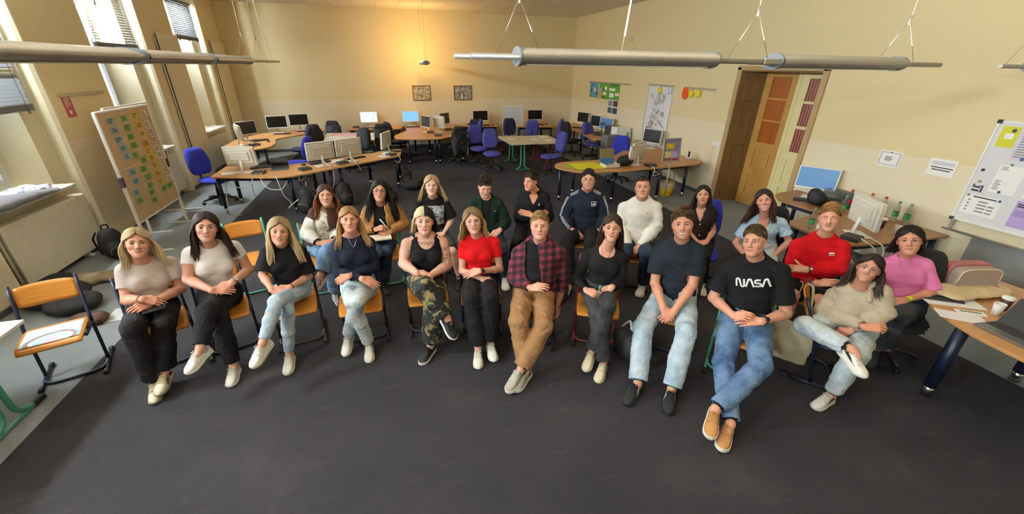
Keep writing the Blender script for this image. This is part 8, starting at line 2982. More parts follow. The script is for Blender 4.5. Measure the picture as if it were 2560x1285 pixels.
# ---- cables on and below the desk row
for lab, pts in (('white cable looping below the left part of the front desk row', [(-2.42, 8.26, .73), (-2.45, 8.10, .70), (-2.5, 8.08, .58), (-2.7, 8.15, .52), (-2.95, 8.3, .60)]),
     ('white cable sagging in front of the desk row below the tablet', [(-2.36, 8.26, .73), (-2.3, 8.02, .66), (-2.2, 7.98, .52), (-2.0, 7.98, .50), (-1.9, 8.05, .62)]),
     ('white cable hanging down to a connector below the tablet', [(-2.05, 8.0, .73), (-2.02, 7.93, .66), (-1.98, 7.94, .40), (-1.9, 8.0, .22), (-1.97, 8.0, .12)]),
     ('second white cable rising from the hanging connector', [(-1.95, 8.0, .14), (-1.8, 8.0, .26), (-1.66, 8.05, .34), (-1.62, 8.2, .55)]),
     ('white cable drooping from the middle mini computer', [(-1.66, 8.38, .74), (-1.7, 8.2, .70), (-1.72, 8.2, .58), (-1.62, 8.35, .62)]),
     ('white cable falling from the left of the two middle monitors', [(-1.30, 8.68, .80), (-1.16, 8.50, .70), (-1.16, 8.48, .5), (-1.22, 8.5, .32), (-1.28, 8.6, .30)]),
     ('white cable curling below the right of the two middle monitors', [(-0.8, 8.98, .80), (-0.72, 8.86, .70), (-0.66, 8.84, .58), (-0.72, 8.9, .60)]),
     ('thin dark cable hanging from the desk row to the floor', [(-2.5, 8.2, .66), (-2.52, 8.2, .4), (-2.35, 8.0, .05), (-2.1, 7.95, .012), (-1.95, 8.2, .2), (-1.9, 8.4, .6)]),
     ('white cable bundle at the left end leg of the front desk row', [(-2.95, 8.35, .70), (-3.0, 8.3, .4), (-3.02, 8.25, .1), (-2.95, 8.2, .012), (-2.8, 8.15, .012)]),
     ('white cable loops at the right end of the front desk row', [(-0.05, 9.65, .78), (0.10, 9.5, .74), (0.16, 9.42, .66), (0.12, 9.40, .58), (0.02, 9.5, .62)]),
     ('thick white cable loop hanging off the brown desk below the tilted monitor', [(5.3, 3.05, .78), (5.40, 2.9, .70), (5.36, 2.84, .55), (5.15, 2.86, .45), (4.98, 2.93, .55), (5.0, 3.05, .70)]),
     ('second white cable loop hanging off the brown desk', [(5.22, 3.04, .76), (5.28, 2.88, .66), (5.2, 2.84, .5), (5.02, 2.88, .52), (4.98, 3.02, .68)]),
     ('white cables at the mini computer near the poster stand', [(5.1, 7.10, .74), (5.05, 6.92, .71), (5.02, 6.90, .60), (5.2, 6.93, .62), (5.3, 7.06, .70)])):
 o = MB().tube(bez(pts, 6), 0.0042 if 'dark' in lab else 0.0075, 7).build('cable', M_BLACK if 'dark' in lab else M_CABLE)
 tag(o, lab, 'cable', 'loose computer cables')


# ================================================================== things on the walls
def on_right(name, label, cat, y0, y1, z0, z1, m, marks=(), group=None, x=XR - 0.004, th=0.003):
 """flat thing on the right wall; marks: (u0, v0, u1, v1, material), u from its left edge, v from its top"""
 o = tag(MB().box(x - th, y0, z0, x, y1, z1).build(name, m), label, cat, group)
 by = {}
 for u0, v0, u1, v1, mm in marks:
  b = by.setdefault(mm.name, (MB(), mm))[0]
  W_, H_ = y1 - y0, z1 - z0
  b.box(x - th - .0008, y1 - u0 * W_, z1 - v0 * H_, x - th, y1 - u1 * W_, z1 - v1 * H_)
 for b, mm in by.values():
  b.build('printed_marks', mm, o)
 return o


def lines(n, u0, u1, v0, v1, m, rnd=7, th=.45):
 r = random.Random(rnd)
 st = (v1 - v0) / n
 return [(u0, v0 + i * st, u0 + (u1 - u0) * r.uniform(.6, 1), v0 + (i + th) * st, m) for i in range(n)]


INKG = mat('grey print', '#8a8a94', .8); BLU = mat('blue poster', '#5a9fb8', .7); GRN = mat('green poster', '#5da23a', .7); WHT = mat('white card', '#eeeeea', .7)
YEL = mat('yellow star card', '#e6d31c', .6); DKB = mat('dark blue photo', '#2b4566', .6); ORG = mat('orange field', '#d9a23e', .7); PUR = mat('lilac paper', '#b9a2d6', .7); NVB = mat('navy magnet', '#22364f', .4); GRM = mat('grey magnet', '#77756c', .4)


def rail(label, y0, y1, z):
 o = MB().box(XR - .022, y0, z, XR, y1, z + .035, .004).build('poster_rail', M_ALU)
 return tag(o, label, 'rail', None)


rail('aluminium poster rail holding blue and green posters on the right wall', 10.71, 13.27, 2.12)
rail('aluminium poster rail holding the long white drawing', 8.81, 9.84, 2.16)
rail('aluminium poster rail holding two stars and a red disc', 7.44, 8.45, 2.15)
on_right('poster', 'blue poster, leftmost under the long poster rail', 'poster', 12.6, 13.2, 1.67, 2.12, BLU, [(.5, .35, .7, .6, WHT), (.1, .45, .28, .62, DKB), (.75, .3, .95, .5, INKG), (.08, .68, .3, .95, GRN), (.75, .62, .95, .8, DKB), (.25, .1, .35, .22, DKB)], 'posters on the right wall')
on_right('poster', 'green poster with white cloud and orange strip, second under the rail', 'poster', 11.95, 12.54, 1.67, 2.12, GRN, [(.05, .5, .3, .98, ORG), (.6, .2, .85, .42, WHT), (.45, .55, .8, .75, WHT), (.4, .35, .55, .48, DKB), (.4, .8, .6, .95, DKB), (.05, .3, .35, .48, PUR)], 'posters on the right wall')
on_right('poster', 'plain green poster with white boxes, third under the rail', 'poster', 11.27, 11.93, 1.68, 2.12, GRN, [(.05, .27, .6, .45, WHT), (.12, .58, .5, .85, WHT), (.62, .55, .98, .72, WHT), (.1, .05, .9, .12, mat('dark green print', '#2f6b24', .7))], 'posters on the right wall')
on_right('photo_sheet', 'sheet of four photos below the plain green poster', 'poster', 11.27, 11.89, 1.28, 1.68, WHT, [(.04, .05, .46, .46, INKG), (.52, .05, .96, .46, mat('brown photo', '#4d3a38', .6)), (.04, .54, .46, .96, mat('slate photo', '#4a5a60', .6)), (.52, .54, .96, .96, DKB)])
b = MB(); b.grid(lambda u, v: (XR - .008 - .02 * v + .012 * math.sin(v * 9) * v, 8.82 + u * 1.03 - .02 * v, 2.16 - 1.46 * v), 10, 24)
dr = tag(b.build('wall_drawing', mat('drawing paper', '#e3e2e6', .8)), 'long white paper with line drawings hanging from its rail on the right wall', 'drawing')
sol = dr.modifiers.new('thickness', 'SOLIDIFY'); sol.thickness = 0.002
r_ = random.Random(11); bI, bR = MB(), MB()
for k in range(34):
 y, z = r_.uniform(8.95, 9.7), r_.uniform(1.05, 1.9)
 n = r_.randint(4, 8); pts = [(XR - .016 - .02 * (2.16 - z) / 1.46 - .006, y + .07 * math.sin(i * 1.7 + k), z + .05 * math.cos(i * 2.3 + k * .7) + .012 * i) for i in range(n)]
 bI.tube(bez(pts, 3), .0022, 4)
bI.tube(bez([(XR - .03, 9.5, 1.7), (XR - .03, 9.35, 1.95), (XR - .03, 9.15, 1.98), (XR - .03, 9.1, 1.75)], 4), .003, 4)
bR.box(XR - .034, 9.4, 1.22, XR - .030, 9.44, 1.32); bI.box(XR - .034, 9.62, 1.05, XR - .03, 9.67, 1.17); bI.box(XR - .034, 9.58, 1.10, XR - .03, 9.71, 1.12)
bI.build('pen_lines', M_INK, dr); bR.build('red_mark', mat('red pen', '#b8323a', .7), dr)
o = on_right('badge_card', 'violet framed card at the top right corner of the long drawing', 'card', 8.84, 8.98, 2.0, 2.14, PUR, [(.25, .05, .95, .75, WHT), (.5, .35, .75, .6, DKB)], None, XR - .03)


def star(label, y, z, s, x=XR - .03, rot=0.0):
 p = [((s if i % 2 == 0 else s * .48) * math.cos(PI / 2 + i * PI / 5 + rot), (s if i % 2 == 0 else s * .48) * math.sin(PI / 2 + i * PI / 5 + rot)) for i in range(10)]
 b = MB(); b.M = Matrix(((0, 0, -1, x), (-1, 0, 0, y), (0, 1, 0, z), (0, 0, 0, 1))); b.prism(p, 0, .006)
 return tag(b.build('paper_star', YEL), label, 'star', 'yellow paper stars')


star('yellow paper star on the top of the long drawing', 9.31, 2.07, .12, XR - .034)
star('yellow paper star beside the red disc', 8.15, 2.06, .12)
star('yellow paper star at the right below the short rail', 7.92, 2.07, .12, XR - .03, .15)
b = MB(); b.M = Matrix(((0, 0, -1, XR - .025), (-1, 0, 0, 8.36), (0, 1, 0, 2.05), (0, 0, 0, 1))); b.prism([(.10 * math.cos(a * PI / 12), .13 * math.sin(a * PI / 12)) for a in range(24)], 0, .004)
tag(b.build('paper_disc', mat('red orange card', '#ee4a1e', .6)), 'red orange paper disc at the left below the short rail', 'disc')
on_right('notice_sheet', 'white sheet with dark ornamental border right of the door', 'notice', 3.75, 4.03, 1.355, 1.565, WHT, [(.08, .1, .92, .13, INKG), (.08, .87, .92, .90, INKG), (.07, .1, .1, .9, INKG), (.9, .1, .93, .9, INKG), (.45, .07, .55, .12, M_INK)] + lines(4, .3, .72, .36, .66, M_INK), 'notices on the right wall')
on_right('notice_sheet', 'white sheet with two dark text lines left of the whiteboard', 'notice', 3.155, 3.435, 1.365, 1.57, WHT, [(.08, .15, .92, .36, mat('faint print', '#cfcfd4', .8)), (.1, .48, .92, .54, M_INK), (.16, .62, .84, .68, M_INK)], 'notices on the right wall')

# whiteboard with its sheets and magnets
wb = thing('whiteboard', 'large white magnetic board on the right wall above the brown desk', 'whiteboard', (XR, 2.98, .92))
b = MB(); b.box(-.022, -1.9, 0, -.004, 0, 1.15); b.build('panel', mat('whiteboard enamel', '#dfdfe2', .2), wb)
b = MB(); b.box(-.034, -1.9, 1.13, -.002, 0, 1.155, .004); b.box(-.034, -1.9, -.01, -.002, 0, .018, .004); b.box(-.034, -.02, 0, -.002, .006, 1.15, .004); b.build('frame', M_WHITE, wb)
for z in (-.015, 1.12):
 b = MB(); b.box(-.04, -.035, z, -.001, .012, z + .04, .006); b.build('corner_cap', M_INK, wb)
b = MB(); b.box(-.10, -1.9, -.135, -.02, -.03, -.125); b.tube([(-.10, -1.9, -.12), (-.10, .0, -.12)], .010, 8); b.box(-.06, -.06, -.13, -.03, -.03, 0); b.build('pen_tray', M_ALU, wb)
wx = XR - .0225
on_right('sheet', 'yellow sheet with a white label at the top of the whiteboard', 'sheet', 2.775, 2.92, 1.80, 2.02, mat('yellow sheet', '#d8d53a', .7), [(.28, .33, .78, .6, WHT)], 'sheets on the whiteboard', wx)
on_right('sheet', 'lilac tinted typed sheet at the top of the whiteboard by the picture edge', 'sheet', 2.5, 2.76, 1.68, 2.02, mat('pale lilac sheet', '#d6d0da', .7), lines(9, .1, .9, .25, .95, INKG), 'sheets on the whiteboard', wx)
on_right('sheet', 'white letter sheet in the middle of the whiteboard', 'sheet', 2.57, 2.79, 1.31, 1.62, WHT, lines(3, .1, .45, .06, .2, INKG) + lines(6, .1, .4, .55, .92, INKG), 'sheets on the whiteboard', wx)
on_right('sheet', 'white list sheet with a dark heading at the lower left of the whiteboard', 'sheet', 2.62, 2.94, 1.02, 1.245, WHT, [(.2, .06, .85, .12, M_INK)] + [(.1 + .3 * c, .26 + .17 * k, .1 + .3 * c + (.07, .26, .17)[c], .33 + .17 * k, INKG) for k in range(4) for c in range(3) if not (c == 2 and k == 0)], 'sheets on the whiteboard', wx)
on_right('sheet', 'lilac sheet with dark heading at the lower right of the whiteboard', 'sheet', 2.22, 2.51, .985, 1.28, PUR, [(.05, .1, .6, .15, M_INK), (.05, .18, .4, .23, M_INK)] + lines(5, .05, .8, .35, .6, mat('violet print', '#8f79b5', .8)), 'sheets on the whiteboard', wx)
on_right('sheet', 'blank white sheet by the right picture edge on the whiteboard', 'sheet', 2.25, 2.50, 1.31, 1.62, WHT, lines(8, .1, .9, .1, .9, INKG), 'sheets on the whiteboard', wx)
for lab, y, z, r, m_ in (('large dark round magnet on the yellow sheet', 2.82, 1.98, .019, NVB), ('blue round magnet below the lilac tinted sheet', 2.65, 1.70, .017, mat('blue magnet', '#2f5d96', .4)), ('grey magnet on the top of the letter sheet', 2.70, 1.63, .013, GRM),
      ('dark magnet at the bottom of the letter sheet', 2.69, 1.325, .013, NVB), ('blue magnet at the right of the list sheet', 2.642, 1.228, .014, mat('blue magnet', '#2f5d96', .4)), ('grey magnet at the top left of the list sheet', 2.922, 1.232, .013, GRM),
      ('dark oval magnet alone near the left edge of the whiteboard', 2.91, 1.53, .016, M_INK), ('tan round magnet above the dark bar magnets', 2.89, 1.40, .016, mat('tan magnet', '#b39a78', .5)), ('small grey magnet above the left of the bar magnets', 2.92, 1.355, .010, GRM), ('small grey magnet above the right of the bar magnets', 2.865, 1.35, .010, GRM)):
 tag(MB().cyl((wx - .009, y, z), (wx, y, z), r, n=16).build('magnet', m_), lab, 'magnet', 'magnets on the whiteboard')
for lab, y0, y1, z0, z1 in (('upper dark bar magnet on the whiteboard', 2.86, 2.925, 1.325, 1.345), ('lower dark bar magnet on the whiteboard', 2.86, 2.925, 1.285, 1.305), ('upright dark bar magnet on the whiteboard', 2.835, 2.85, 1.28, 1.36)):
 tag(MB().box(wx - .008, y0, z0, wx, y1, z1, .002).build('bar_magnet', M_INK), lab, 'magnet', 'magnets on the whiteboard')
o = MB().box(XR - .02, .4, .08, XR - .001, 2.71, .77, .003).build('trim_1', mat('grey painted wainscot', '#8f9090', .7)); struct(o)

# framed prints on the back wall, left wall rail and flyer
def etch(name, a, b_, sc):
 t = NT(name); n = t.noise(sc, 5, rough=.75); t.color(t.ramp(n, [(.38, srgb(a)), (.62, srgb(b_))])); t.set(Roughness=.6); return t.m
for x0, x1, lab, m_ in ((.87, 1.46, 'small framed brownish etching, left on the back wall', etch('brown etching', '#6b5c46', '#d8cdb0', 9)), (2.24, 2.85, 'small framed grey etching with a pointed arch, right on the back wall', etch('grey etching', '#4a4a48', '#b9b6ac', 8))):
 p = thing('framed_print', lab, 'picture', (x0, YB, 1.5), 0, 'framed prints on the back wall')
 b = MB(); w_ = x1 - x0
 for q in ((0, 0, w_, .02), (0, .44, w_, .46), (0, .02, .02, .44), (w_ - .02, .02, w_, .44)):
  b.box(q[0], -.025, q[1], q[2], 0, q[3], .003)
 b.build('frame', mat('dark wood frame', '#5a4326', .5), p)
 MB().box(.02, -.012, .02, w_ - .02, -.004, .44).build('print', m_, p)
 if x0 > 2:
  b = MB(); b.tube(bez([(.22, -.013, .04), (.22, -.013, .2), (.27, -.013, .30), (.32, -.013, .2), (.32, -.013, .04)], 5), .008, 5); b.build('arch_lines', M_INK, p)
  MB().box(.235, -.0135, .04, .305, -.012, .2).build('arch_light', mat('pale print', '#d6d2c6', .6), p)
o = MB().box(XL, 7.39, 2.10, XL + .02, 8.40, 2.14, .004).build('poster_rail', M_ALU); tag(o, 'aluminium poster rail on the left wall between the windows', 'rail')
o = MB().box(XL + .002, 7.42, 1.84, XL + .006, 7.60, 2.11).build('flyer', mat('red violet flyer', '#a84a5c', .6)); tag(o, 'red and violet flyer hanging from the rail on the left wall', 'flyer')
b = MB()
for k in range(6):
 b.box(XL + .006, 7.45, 2.08 - k * .022, XL + .0068, 7.45 + (.12, .10, .09, .12, .11, .06)[k], 2.09 - k * .022)
b.sphere((XL + .006, 7.50, 1.90), (.001, .03, .03)); b.build('print', mat('cream print', '#e6cfae', .6), o)

# flip chart before the back wall
fc = thing('flip_chart', 'white flip chart board on a stand before the back wall', 'flip chart', (4.05, 13.6, 0))
b = MB(); b.at((0, 0, 0), (-.1, 0, 0)); b.box(-.35, -.02, .40, .35, 0, 1.36, .006); b.build('board', mat('flip chart enamel', '#d9dcdf', .25), fc)
b = MB(); b.at((0, 0, 0), (-.1, 0, 0)); b.box(-.36, -.03, 1.33, .36, .004, 1.37, .004); b.box(-.36, -.03, .39, -.345, .004, 1.34); b.box(.345, -.03, .39, .36, .004, 1.34); b.build('clamp_frame', M_WHITE, fc)
for x in (-.32, .32):
 MB().tube([(x, .0, .02), (x, -.05, .7)], .012, 8).build('leg', M_ALU, fc)
MB().tube([(0, .5, .0), (0, -.12, 1.2)], .012, 8).build('leg', M_ALU, fc)

# pinboards on T-feet by the windows
def pinboard(label, x, y0, y1, z0, z1):
 p = thing('pinboard', label, 'pinboard', (x, y0, 0), 0, 'mobile pinboards')
 L = y1 - y0
 MB().box(-.012, .02, z0, .012, L - .02, z1, .002).build('felt_panel', mat('tan pin felt', '#c8a984', .95, var=.06, bump=.3), p)
 b = MB(); b.box(-.018, 0, z1 - .012, .018, L, z1 + .015, .004); b.box(-.018, 0, z0 - .012, .018, L, z0 + .012, .004); b.box(-.018, .02, (z0 + z1) / 2 - .004, .0135, L - .02, (z0 + z1) / 2 + .002); b.build('frame', M_WHITE, p)
 for y in (0, L):
  b = MB(); b.box(-.02, y - .016, .02, .02, y + .016, z1 + .01, .005); q = b.build('post', M_WHITE, p)
  b = MB(); b.box(-.30, y - .014, 0, .30, y + .014, .028, .006); b.build('foot', M_WHITE, q)
  b = MB(); b.box(-.026, y - .024, .98, .026, y + .024, 1.12, .006); b.build('clamp', M_INK, q)
 return p
pinboard('tan pinboard on white feet covered with coloured note cards', -3.615, 6.70, 8.02, .45, 1.95)
pinboard('second white footed pinboard standing behind the one with cards', -3.95, 7.55, 8.78, .5, 1.93)
KC = dict(b=('blue', mat('blue note card', '#8fb2bd', .8), .165, .085), g=('green', mat('green note card', '#86b254', .8), .165, .085), y=('yellow', mat('yellow note card', '#d9b92e', .8), .14, .09), o=('orange', mat('orange note card', '#d9972e', .8), .14, .09), w=('white', mat('cream note card', '#dccdb4', .8), .15, .10))
CARDS = [('b', 6.95, 1.83), ('b', 6.96, 1.71), ('b', 6.97, 1.58), ('b', 7.0, 1.47), ('b', 7.02, 1.35), ('b', 6.99, 1.13), ('b', 6.99, 1.0), ('b', 6.9, 0.86), ('g', 7.28, 1.83), ('g', 7.28, 1.71), ('g', 7.28, 1.58), ('g', 7.27, 1.46), ('g', 7.22, 1.33), ('g', 7.37, 1.23), ('g', 7.29, 1.11), ('g', 7.32, 0.98), ('g', 7.3, 0.86), ('g', 6.9, 0.74), ('g', 7.28, 0.76), ('g', 7.26, 0.65), ('g', 7.64, 0.72), ('g', 7.83, 0.72), ('y', 7.57, 1.84), ('y', 7.58, 1.7), ('y', 7.6, 1.58), ('o', 7.59, 1.44), ('y', 7.59, 1.32), ('y', 7.59, 1.22), ('y', 7.62, 1.1), ('y', 7.61, 0.97), ('y', 7.61, 0.84), ('w', 7.82, 1.84), ('w', 7.83, 1.69), ('w', 7.84, 1.58), ('w', 7.87, 1.45), ('w', 7.83, 1.32), ('w', 7.86, 1.22), ('w', 7.86, 1.11), ('w', 7.89, 0.97), ('w', 7.9, 0.83)]
cnt = {}
ORD = 'first second third fourth fifth sixth seventh eighth ninth tenth eleventh twelfth thirteenth fourteenth'.split()
for ci, (k, y, z) in enumerate(CARDS):
 nm, m_, w_, h_ = KC[k]
 cnt[k] = cnt.get(k, 0) + 1
 o = MB().box(-3.5995, y - w_ / 2, z - h_ / 2, -3.597 + .006 * (ci % 2), y + w_ / 2, z + h_ / 2).build('note_card', m_)
 tag(o, '%s note card on the pinboard, %s %s one from the top%s' % (nm, ORD[cnt[k] - 1], nm, '' if k != 'o' else ', the only orange'), 'card', 'note cards on the pinboard')
 b = MB(); rr = random.Random(ci)
 for j in range(3):
  zz = z + h_ * (.25 - .25 * j); ya = y - w_ * .4
  b.box(-3.5965 + .006 * (ci % 2), ya, zz - .006, -3.596 + .006 * (ci % 2), ya + w_ * rr.uniform(.45, .8), zz + .004)
 b.build('handwriting', mat('marker ink', '#3d4540', .8), o)

# poster stand, waste bins
ps = thing('poster_stand', 'poster in a silver snap frame on a pole stand before the rounded desk', 'poster stand', (5.24, 6.72, 0))
MB().box(-.16, -.11, 0, .16, .11, .012, .004).build('base_plate', M_ALU, ps)
MB().cyl((0, 0, .01), (0, 0, .95), .014, n=10).build('pole', M_ALU, ps)
b = MB(); b.at((0, 0, .9), (-.12, 0, 0))
for q in ((-.20, 0, .20, .025), (-.20, .42, .20, .445), (-.20, .02, -.175, .43), (.175, .02, .20, .43)):
 b.box(q[0], -.014, q[1], q[2], .006, q[3], .003)
b.build('snap_frame', M_ALU, ps)
b = MB(); b.at((0, 0, .9), (-.12, 0, 0)); b.box(-.175, -.006, .025, .175, .002, .42); po = b.build('poster', mat('violet grey poster', '#7d7793', .5, var=.3, vscale=12), ps)
for q, m_ in (((-.14, .24, .05, .35), ORG), ((-.10, .26, .03, .33), YEL), ((-.15, .08, -.01, .2), mat('pale yellow print', '#cfc27a', .6)), ((.0, .08, .14, .2), PUR), ((-.16, .03, .16, .06), mat('red print', '#a8382a', .6)), ((-.12, .37, .14, .39), mat('violet print', '#8f4a78', .6))):
 b = MB(); b.at((0, 0, .9), (-.12, 0, 0)); b.box(q[0], -.008, q[1], q[2], -.006, q[3]); b.build('print', m_, po)
o = thing('waste_bin', 'yellow waste bin with a bag below the rounded desk', 'bin', (5.72, 7.32, 0))
MB().lathe([(.11, 0), (.125, .02), (.15, .27), (.145, .27), (.11, .02)], 24).build('bucket', mat('yellow plastic', '#d8b41c', .45), o)
b = MB(); b.lathe([(.149, .20), (.158, .24), (.16, .30), (.15, .325), (.135, .30)], 24, False); b.v = [(v[0], v[1], v[2] + .012 * math.sin(7 * math.atan2(v[1], v[0]))) for v in b.v]; b.build('bin_bag', mat('pale bin bag', '#cdbb9a', .5), o)
o = thing('waste_bin', 'bin with a white bag below the brown desk beside the door', 'bin', (5.92, 5.05, 0))
MB().lathe([(.13, 0), (.16, .30), (.15, .30), (.12, .02)], 20).build('bucket', mat('yellow plastic', '#d8b41c', .45), o)
b = MB(); b.lathe([(.162, .22), (.17, .30), (.15, .36), (.13, .32)], 20, False); b.build('bin_bag', mat('white bin bag', '#dcd8cf', .5), o)

# grey box, printer and carton between the right wall desks
o = thing('storage_box', 'grey box of folders on a small stand by the right wall', 'box', (5.75, 9.9, 0)); b = MB(); b.box(-.3, -.22, 0, .3, .22, .62, .006); b.build('stand', mat('dark grey cabinet', '#4d4d52', .5), o)
b = MB(); b.box(-.25, -.18, .62, .2, .18, .92, .006); b.build('box', mat('grey card box', '#6b6c72', .6), o); b = MB(); b.box(-.1, -.183, .66, -.02, -.18, .86); b.box(.05, -.183, .66, .12, -.18, .86); b.build('folder_spine', mat('red folder', '#8a3a3a', .6), o)
o = thing('carton', 'white carton with a green mark by the right wall', 'carton', (6.3, 10.45, .721)); MB().box(-.22, -.16, 0, .22, .16, .33, .004).build('box', WHT, o); MB().box(.10, -.162, .05, .17, -.16, .2).build('print', GRN, o)
flat_item('printer', 'dark grey printer behind the carton', 'printer', 6.33, 10.9, .721, 0, .42, .35, .3, mat('dark grey plastic', '#3c3c40', .5), None, .02)
o = thing('desk_phone', 'grey teal phone stand in front of the third right wall screen', 'phone', (6.12, 11.28, DZ)); MB().box(-.08, -.07, 0, .08, .07, .03, .005).build('base', M_INK, o); MB().tube([(0, 0, .03), (.02, 0, .3)], .02, 8).build('arm', mat('teal grey plastic', '#5d7f82', .5), o); MB().box(-.07, -.06, .3, .12, .06, .36, .02).build('head', mat('teal grey plastic', '#5d7f82', .5), o)
o = thing('cordless_phone', 'white cordless phone in its cradle at the right end of the rounded desk', 'phone', (6.38, 7.6, DZ)); MB().box(-.05, -.05, 0, .05, .05, .05, .01).build('cradle', WHT, o); MB().box(-.022, -.015, .04, .022, .015, .17, .008).build('handset', M_INK, o)
o = lumps('camera_bag', 'small black bag beside the card tray on the rounded desk', 'bag', (4.62, 7.35, DZ), [((0, 0, .10), (.19, .12, .11)), ((.06, 0, .15), (.09, .08, .06))], M_BAGB, .014, .008)
o = lumps('black_bag', 'small black bag with white pads beside the lit screen near the door', 'bag', (6.05, 4.28, DZ), [((0, 0, .10), (.12, .13, .11)), ((-.02, .05, .18), (.07, .06, .06))], M_BAGB, .014, .008)

# bottles and cups
t = NT('clear plastic'); t.set(Roughness=.05, IOR=1.2); t.b.inputs['Transmission Weight'].default_value = .9; t.color(srgb('#dfe9e6')); M_PET = t.m
def bottle(label, x, y, z, lab_m, cap_m, liquid=None, s=1.0):
 o = thing('bottle', label, 'bottle', (x, y, z), 0, 'drink bottles')
 MB().lathe([(.0, 0), (.030 * s, .002), (.034 * s, .02), (.033 * s, .09), (.035 * s, .15), (.030 * s, .19), (.014 * s, .235), (.013 * s, .25)], 18).build('body', M_PET, o)
 MB().lathe([(.0345 * s, .07), (.0355 * s, .075), (.0355 * s, .125), (.0345 * s, .13)], 18, False).build('paper_label', lab_m, o)
 MB().lathe([(.015 * s, .248), (.0155 * s, .25), (.0155 * s, .272), (.013 * s, .275)], 14).build('cap', cap_m, o)
 if liquid:
  MB().lathe([(.028 * s, .006), (.031 * s, .02), (.0305 * s, .07), (.030 * s, .075)], 16).build('drink', liquid, o)
CAPG, CAPR, LABG, LABR = mat('teal cap', '#4f9a86', .4), mat('red cap', '#b8282c', .4), mat('green label', '#3f9a5a', .6), mat('red label', '#b3262c', .6)
for a in (('cola bottle with red label in front of the clear box on the brown desk', 6.38, 4.05, DZ, LABR, CAPR, mat('cola', '#2a0f0a', .1), 1.1), ('bottle with red cap behind the tilted monitor, left one', 6.46, 3.83, DZ, LABR, CAPR, mat('cola', '#2a0f0a', .1), 1.1), ('bottle with red cap behind the tilted monitor, right one', 6.47, 3.66, DZ, LABR, CAPR, mat('cola', '#2a0f0a', .1), 1.1),
   ('water bottle with green label nearest the wall, left of two', 6.42, 3.46, DZ, LABG, CAPG), ('water bottle with green label nearest the wall, right of two', 6.43, 3.33, DZ, LABG, CAPG), ('water bottle at the left end of the brown desk behind the red shirt', 5.02, 3.52, DZ, LABG, CAPG), ('water bottle before the monitor beside the cola', 6.0, 3.85, DZ, LABG, CAPG)):
 bottle(*a)
if 'p8' in PEOPLE:
 q = (np.array(PEOPLE['p8']['J']['tip'][0]) + np.array(PEOPLE['p8']['J']['tip'][1])) / 2 + PEOPLE['p8']['Fd'] * .01
 bottle('small bottle with teal cap held in both hands of the woman in black', q[0], q[1], q[2] - .15, LABG, CAPG, None, .95)
def cup(label, x, y, z, m, s=1.0, coffee=False):
 o = thing('cup', label, 'cup', (x, y, z), 0, 'paper and plastic cups')
 MB().lathe([(.0, 0), (.026 * s, 0), (.038 * s, .105 * s), (.036 * s, .105 * s), (.025 * s, .004)], 20, False).build('cup_wall', m, o)
 if coffee:
  MB().lathe([(.039 * s, .10 * s), (.041 * s, .112 * s), (.036 * s, .122 * s), (.0, .123 * s)], 20, False).build('lid', WHT, o)
CUPW, CUPB = mat('white plastic cup', '#e6e2dc', .4), mat('brown coffee cup', '#4a2f22', .5)
for a in (('brown coffee cup with white lid, nearer of two by the water bottles', 5.95, 3.3, DZ, CUPB, 1.15, True), ('coffee cup with white lid, farther of two by the water bottles', 6.02, 3.45, DZ, CUPB, 1.15, True), ('white plastic cup on the brown desk behind the woman in pink', 5.92, 3.1, DZ, CUPW, 1.05), ('white plastic cup beside the water bottle behind the red shirt', 4.99, 3.38, DZ, CUPW, 1.05),
   ('white plastic cup on the front right desk beside the name sign', 4.70, 1.57, DZ, CUPW, 1.0), ('brown coffee cup behind the white plastic cup on the front right desk', 4.86, 1.60, DZ, CUPB, 1.05, True)):
 cup(*a)
o = thing('clear_box', 'clear plastic box standing by the wall behind the cola bottle', 'box', (6.42, 4.25, DZ)); b = MB(); b.box(-.10, -.16, 0, .10, .16, .003); b.box(-.10, -.16, 0, -.097, .16, .2); b.box(.097, -.16, 0, .1, .16, .2); b.box(-.1, -.16, 0, .1, -.157, .2); b.box(-.1, .157, 0, .1, .16, .2); b.build('walls', M_PET, o)

# the desk at the right edge
lp = thing('laptop', 'grey laptop open on the front right desk', 'laptop', (4.43, 1.34, DZ), -PI / 2 - .12)
MB().box(-.17, -.12, 0, .17, .12, .014, .004).build('base', mat('grey aluminium', '#77777a', .4, .4), lp)
b = MB()
for r0 in range(5):
 for c0 in range(13):
  b.box(-.155 + c0 * .024, -.02 + r0 * .024, .014, -.135 + c0 * .024, -.001 + r0 * .024, .0165)
b.build('keys', M_INK, lp); MB().box(-.05, -.11, .014, .05, -.04, .0148).build('touchpad', mat('touchpad grey', '#606064', .4), lp)
b = MB(); b.at((0, .12, .012), (-.5, 0, 0)); b.box(-.17, 0, 0, .17, .008, .23, .003); b.build('lid', M_BLACK, lp)
flat_item('paper_sheet', 'stapled white handout at the left edge of the front right desk', 'paper', 4.37, 1.62, DZ, -.75, .30, .15, .004, M_PAPER, 'loose paper sheets', 0)
o = flat_item('name_sign', 'folded white name sign with green lettering on the front right desk', 'sign', 4.52, 1.635, DZ, -.62, .19, .06, .012, WHT, None, 0)
b = MB()
for k in range(6):
 b.box(-.07 + k * .024, -.012, .012, -.056 + k * .024, .012, .0128); b.box(-.07 + k * .024, -.004, .012, -.05 + k * .024, .004, .0127)
b.build('lettering', mat('green marker', '#4a6b4e', .8), o)
flat_item('paper_sheet', 'white sheets sticking out below the cream scarf', 'paper', 4.58, 1.80, DZ, -.55, .42, .16, .006, M_PAPER, 'loose paper sheets', 0)
flat_item('folder', 'dark folder with printed lines below the cream scarf', 'folder', 4.55, 1.87, DZ + .007, -.6, .3, .12, .012, M_INK)
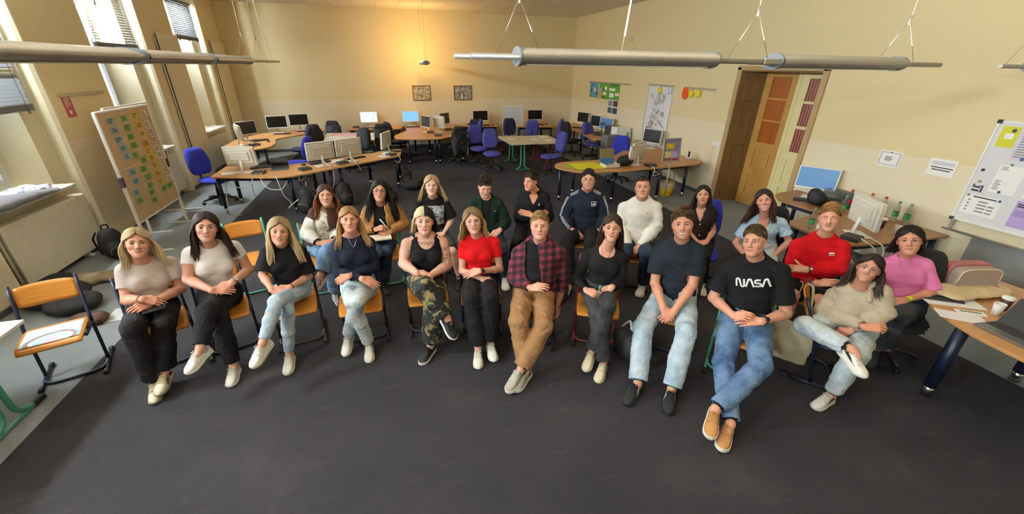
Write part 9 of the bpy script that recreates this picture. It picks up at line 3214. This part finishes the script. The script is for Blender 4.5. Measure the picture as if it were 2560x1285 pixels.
lumps('scarf', 'cream cloth scarf spread on the front right desk under the pink bag', 'scarf', (4.88, 1.86, DZ + .02), [((-.05, 0, .02), (.30, .13, .035)), ((.22, -.06, .015), (.24, .10, .03)), ((-.25, .07, .03), (.12, .08, .03))], mat('cream cloth', '#d8c39a', .9, var=.08), .014, .012)
pb = thing('handbag', 'pink and grey rounded handbag on the front right desk', 'bag', (5.0, 1.95, DZ + .035), -.25)
def rbox(y0, y1, m_, nm, w_=.21, h_=.2):
 b = MB(); b.M = Matrix(((1, 0, 0, 0), (0, 0, -1, y1), (0, 1, 0, 0), (0, 0, 0, 1))); b.prism(rounded([(-w_, 0, .03), (w_, 0, .03), (w_, h_, .08), (-w_, h_, .08)], .05, 6), 0, y1 - y0, .012); b.build(nm, m_, pb)
PKL = mat('pink leather', '#b5696b', .5, var=.1)
rbox(-.09, .0, mat('grey pink felt', '#a8988f', .9), 'front_pocket'); rbox(0, .09, PKL, 'body', .215, .215)
b = MB(); b.tube(bez([(-.2, -.088, .08), (-.17, -.088, .185), (0, -.088, .2), (.17, -.088, .185), (.2, -.088, .08)], 5), .006, 6); b.build('zip', mat('pale zip', '#e0cda8', .6), pb)
b = MB(); b.tube(bez([(-.21, .04, .1), (-.36, -.02, .02), (-.2, -.16, .015), (.05, -.17, .005), (.2, -.13, .01), (.215, .04, .1)], 5), .013, 7, flat=.4); b.build('strap', PKL, pb)
# held things
def held(key, t0, off, name, label, cat, dims, m, rz=0.3):
 if key in PEOPLE:
  J_ = PEOPLE[key]['J']; p = np.array(J_['tip'][t0]) + np.array(off)
  return flat_item(name, label, cat, p[0], p[1], p[2], rz, *dims, m)
held('p1', 1, (.10, .03, -.045), 'phone', 'dark phone on the lap of the woman in the taupe top', 'phone', (.15, .075, .009), M_BLACK, .5)
held('p13', 1, (.0, -.02, -.05), 'notebook', 'open cream notebook on the lap of the woman in the tan jacket', 'notebook', (.24, .16, .02), mat('cream pages', '#e0dac6', .8), .1)
if 'p13' in PEOPLE:
 p = Vector(PEOPLE['p13']['J']['tip'][0])
 o = MB().cyl(tuple(p + Vector((.03, -.03, -.03))), tuple(p + Vector((-.06, .0, .10))), .006, n=8).build('pen', WHT); tag(o, 'white pen in the hand of the woman in the tan jacket', 'pen')
held('p12', 0, (.03, -.02, -.02), 'phone', 'pale phone in the hands of the woman in the baseball jacket', 'phone', (.14, .07, .009), mat('pale blue phone', '#b8c4d8', .4), .2)
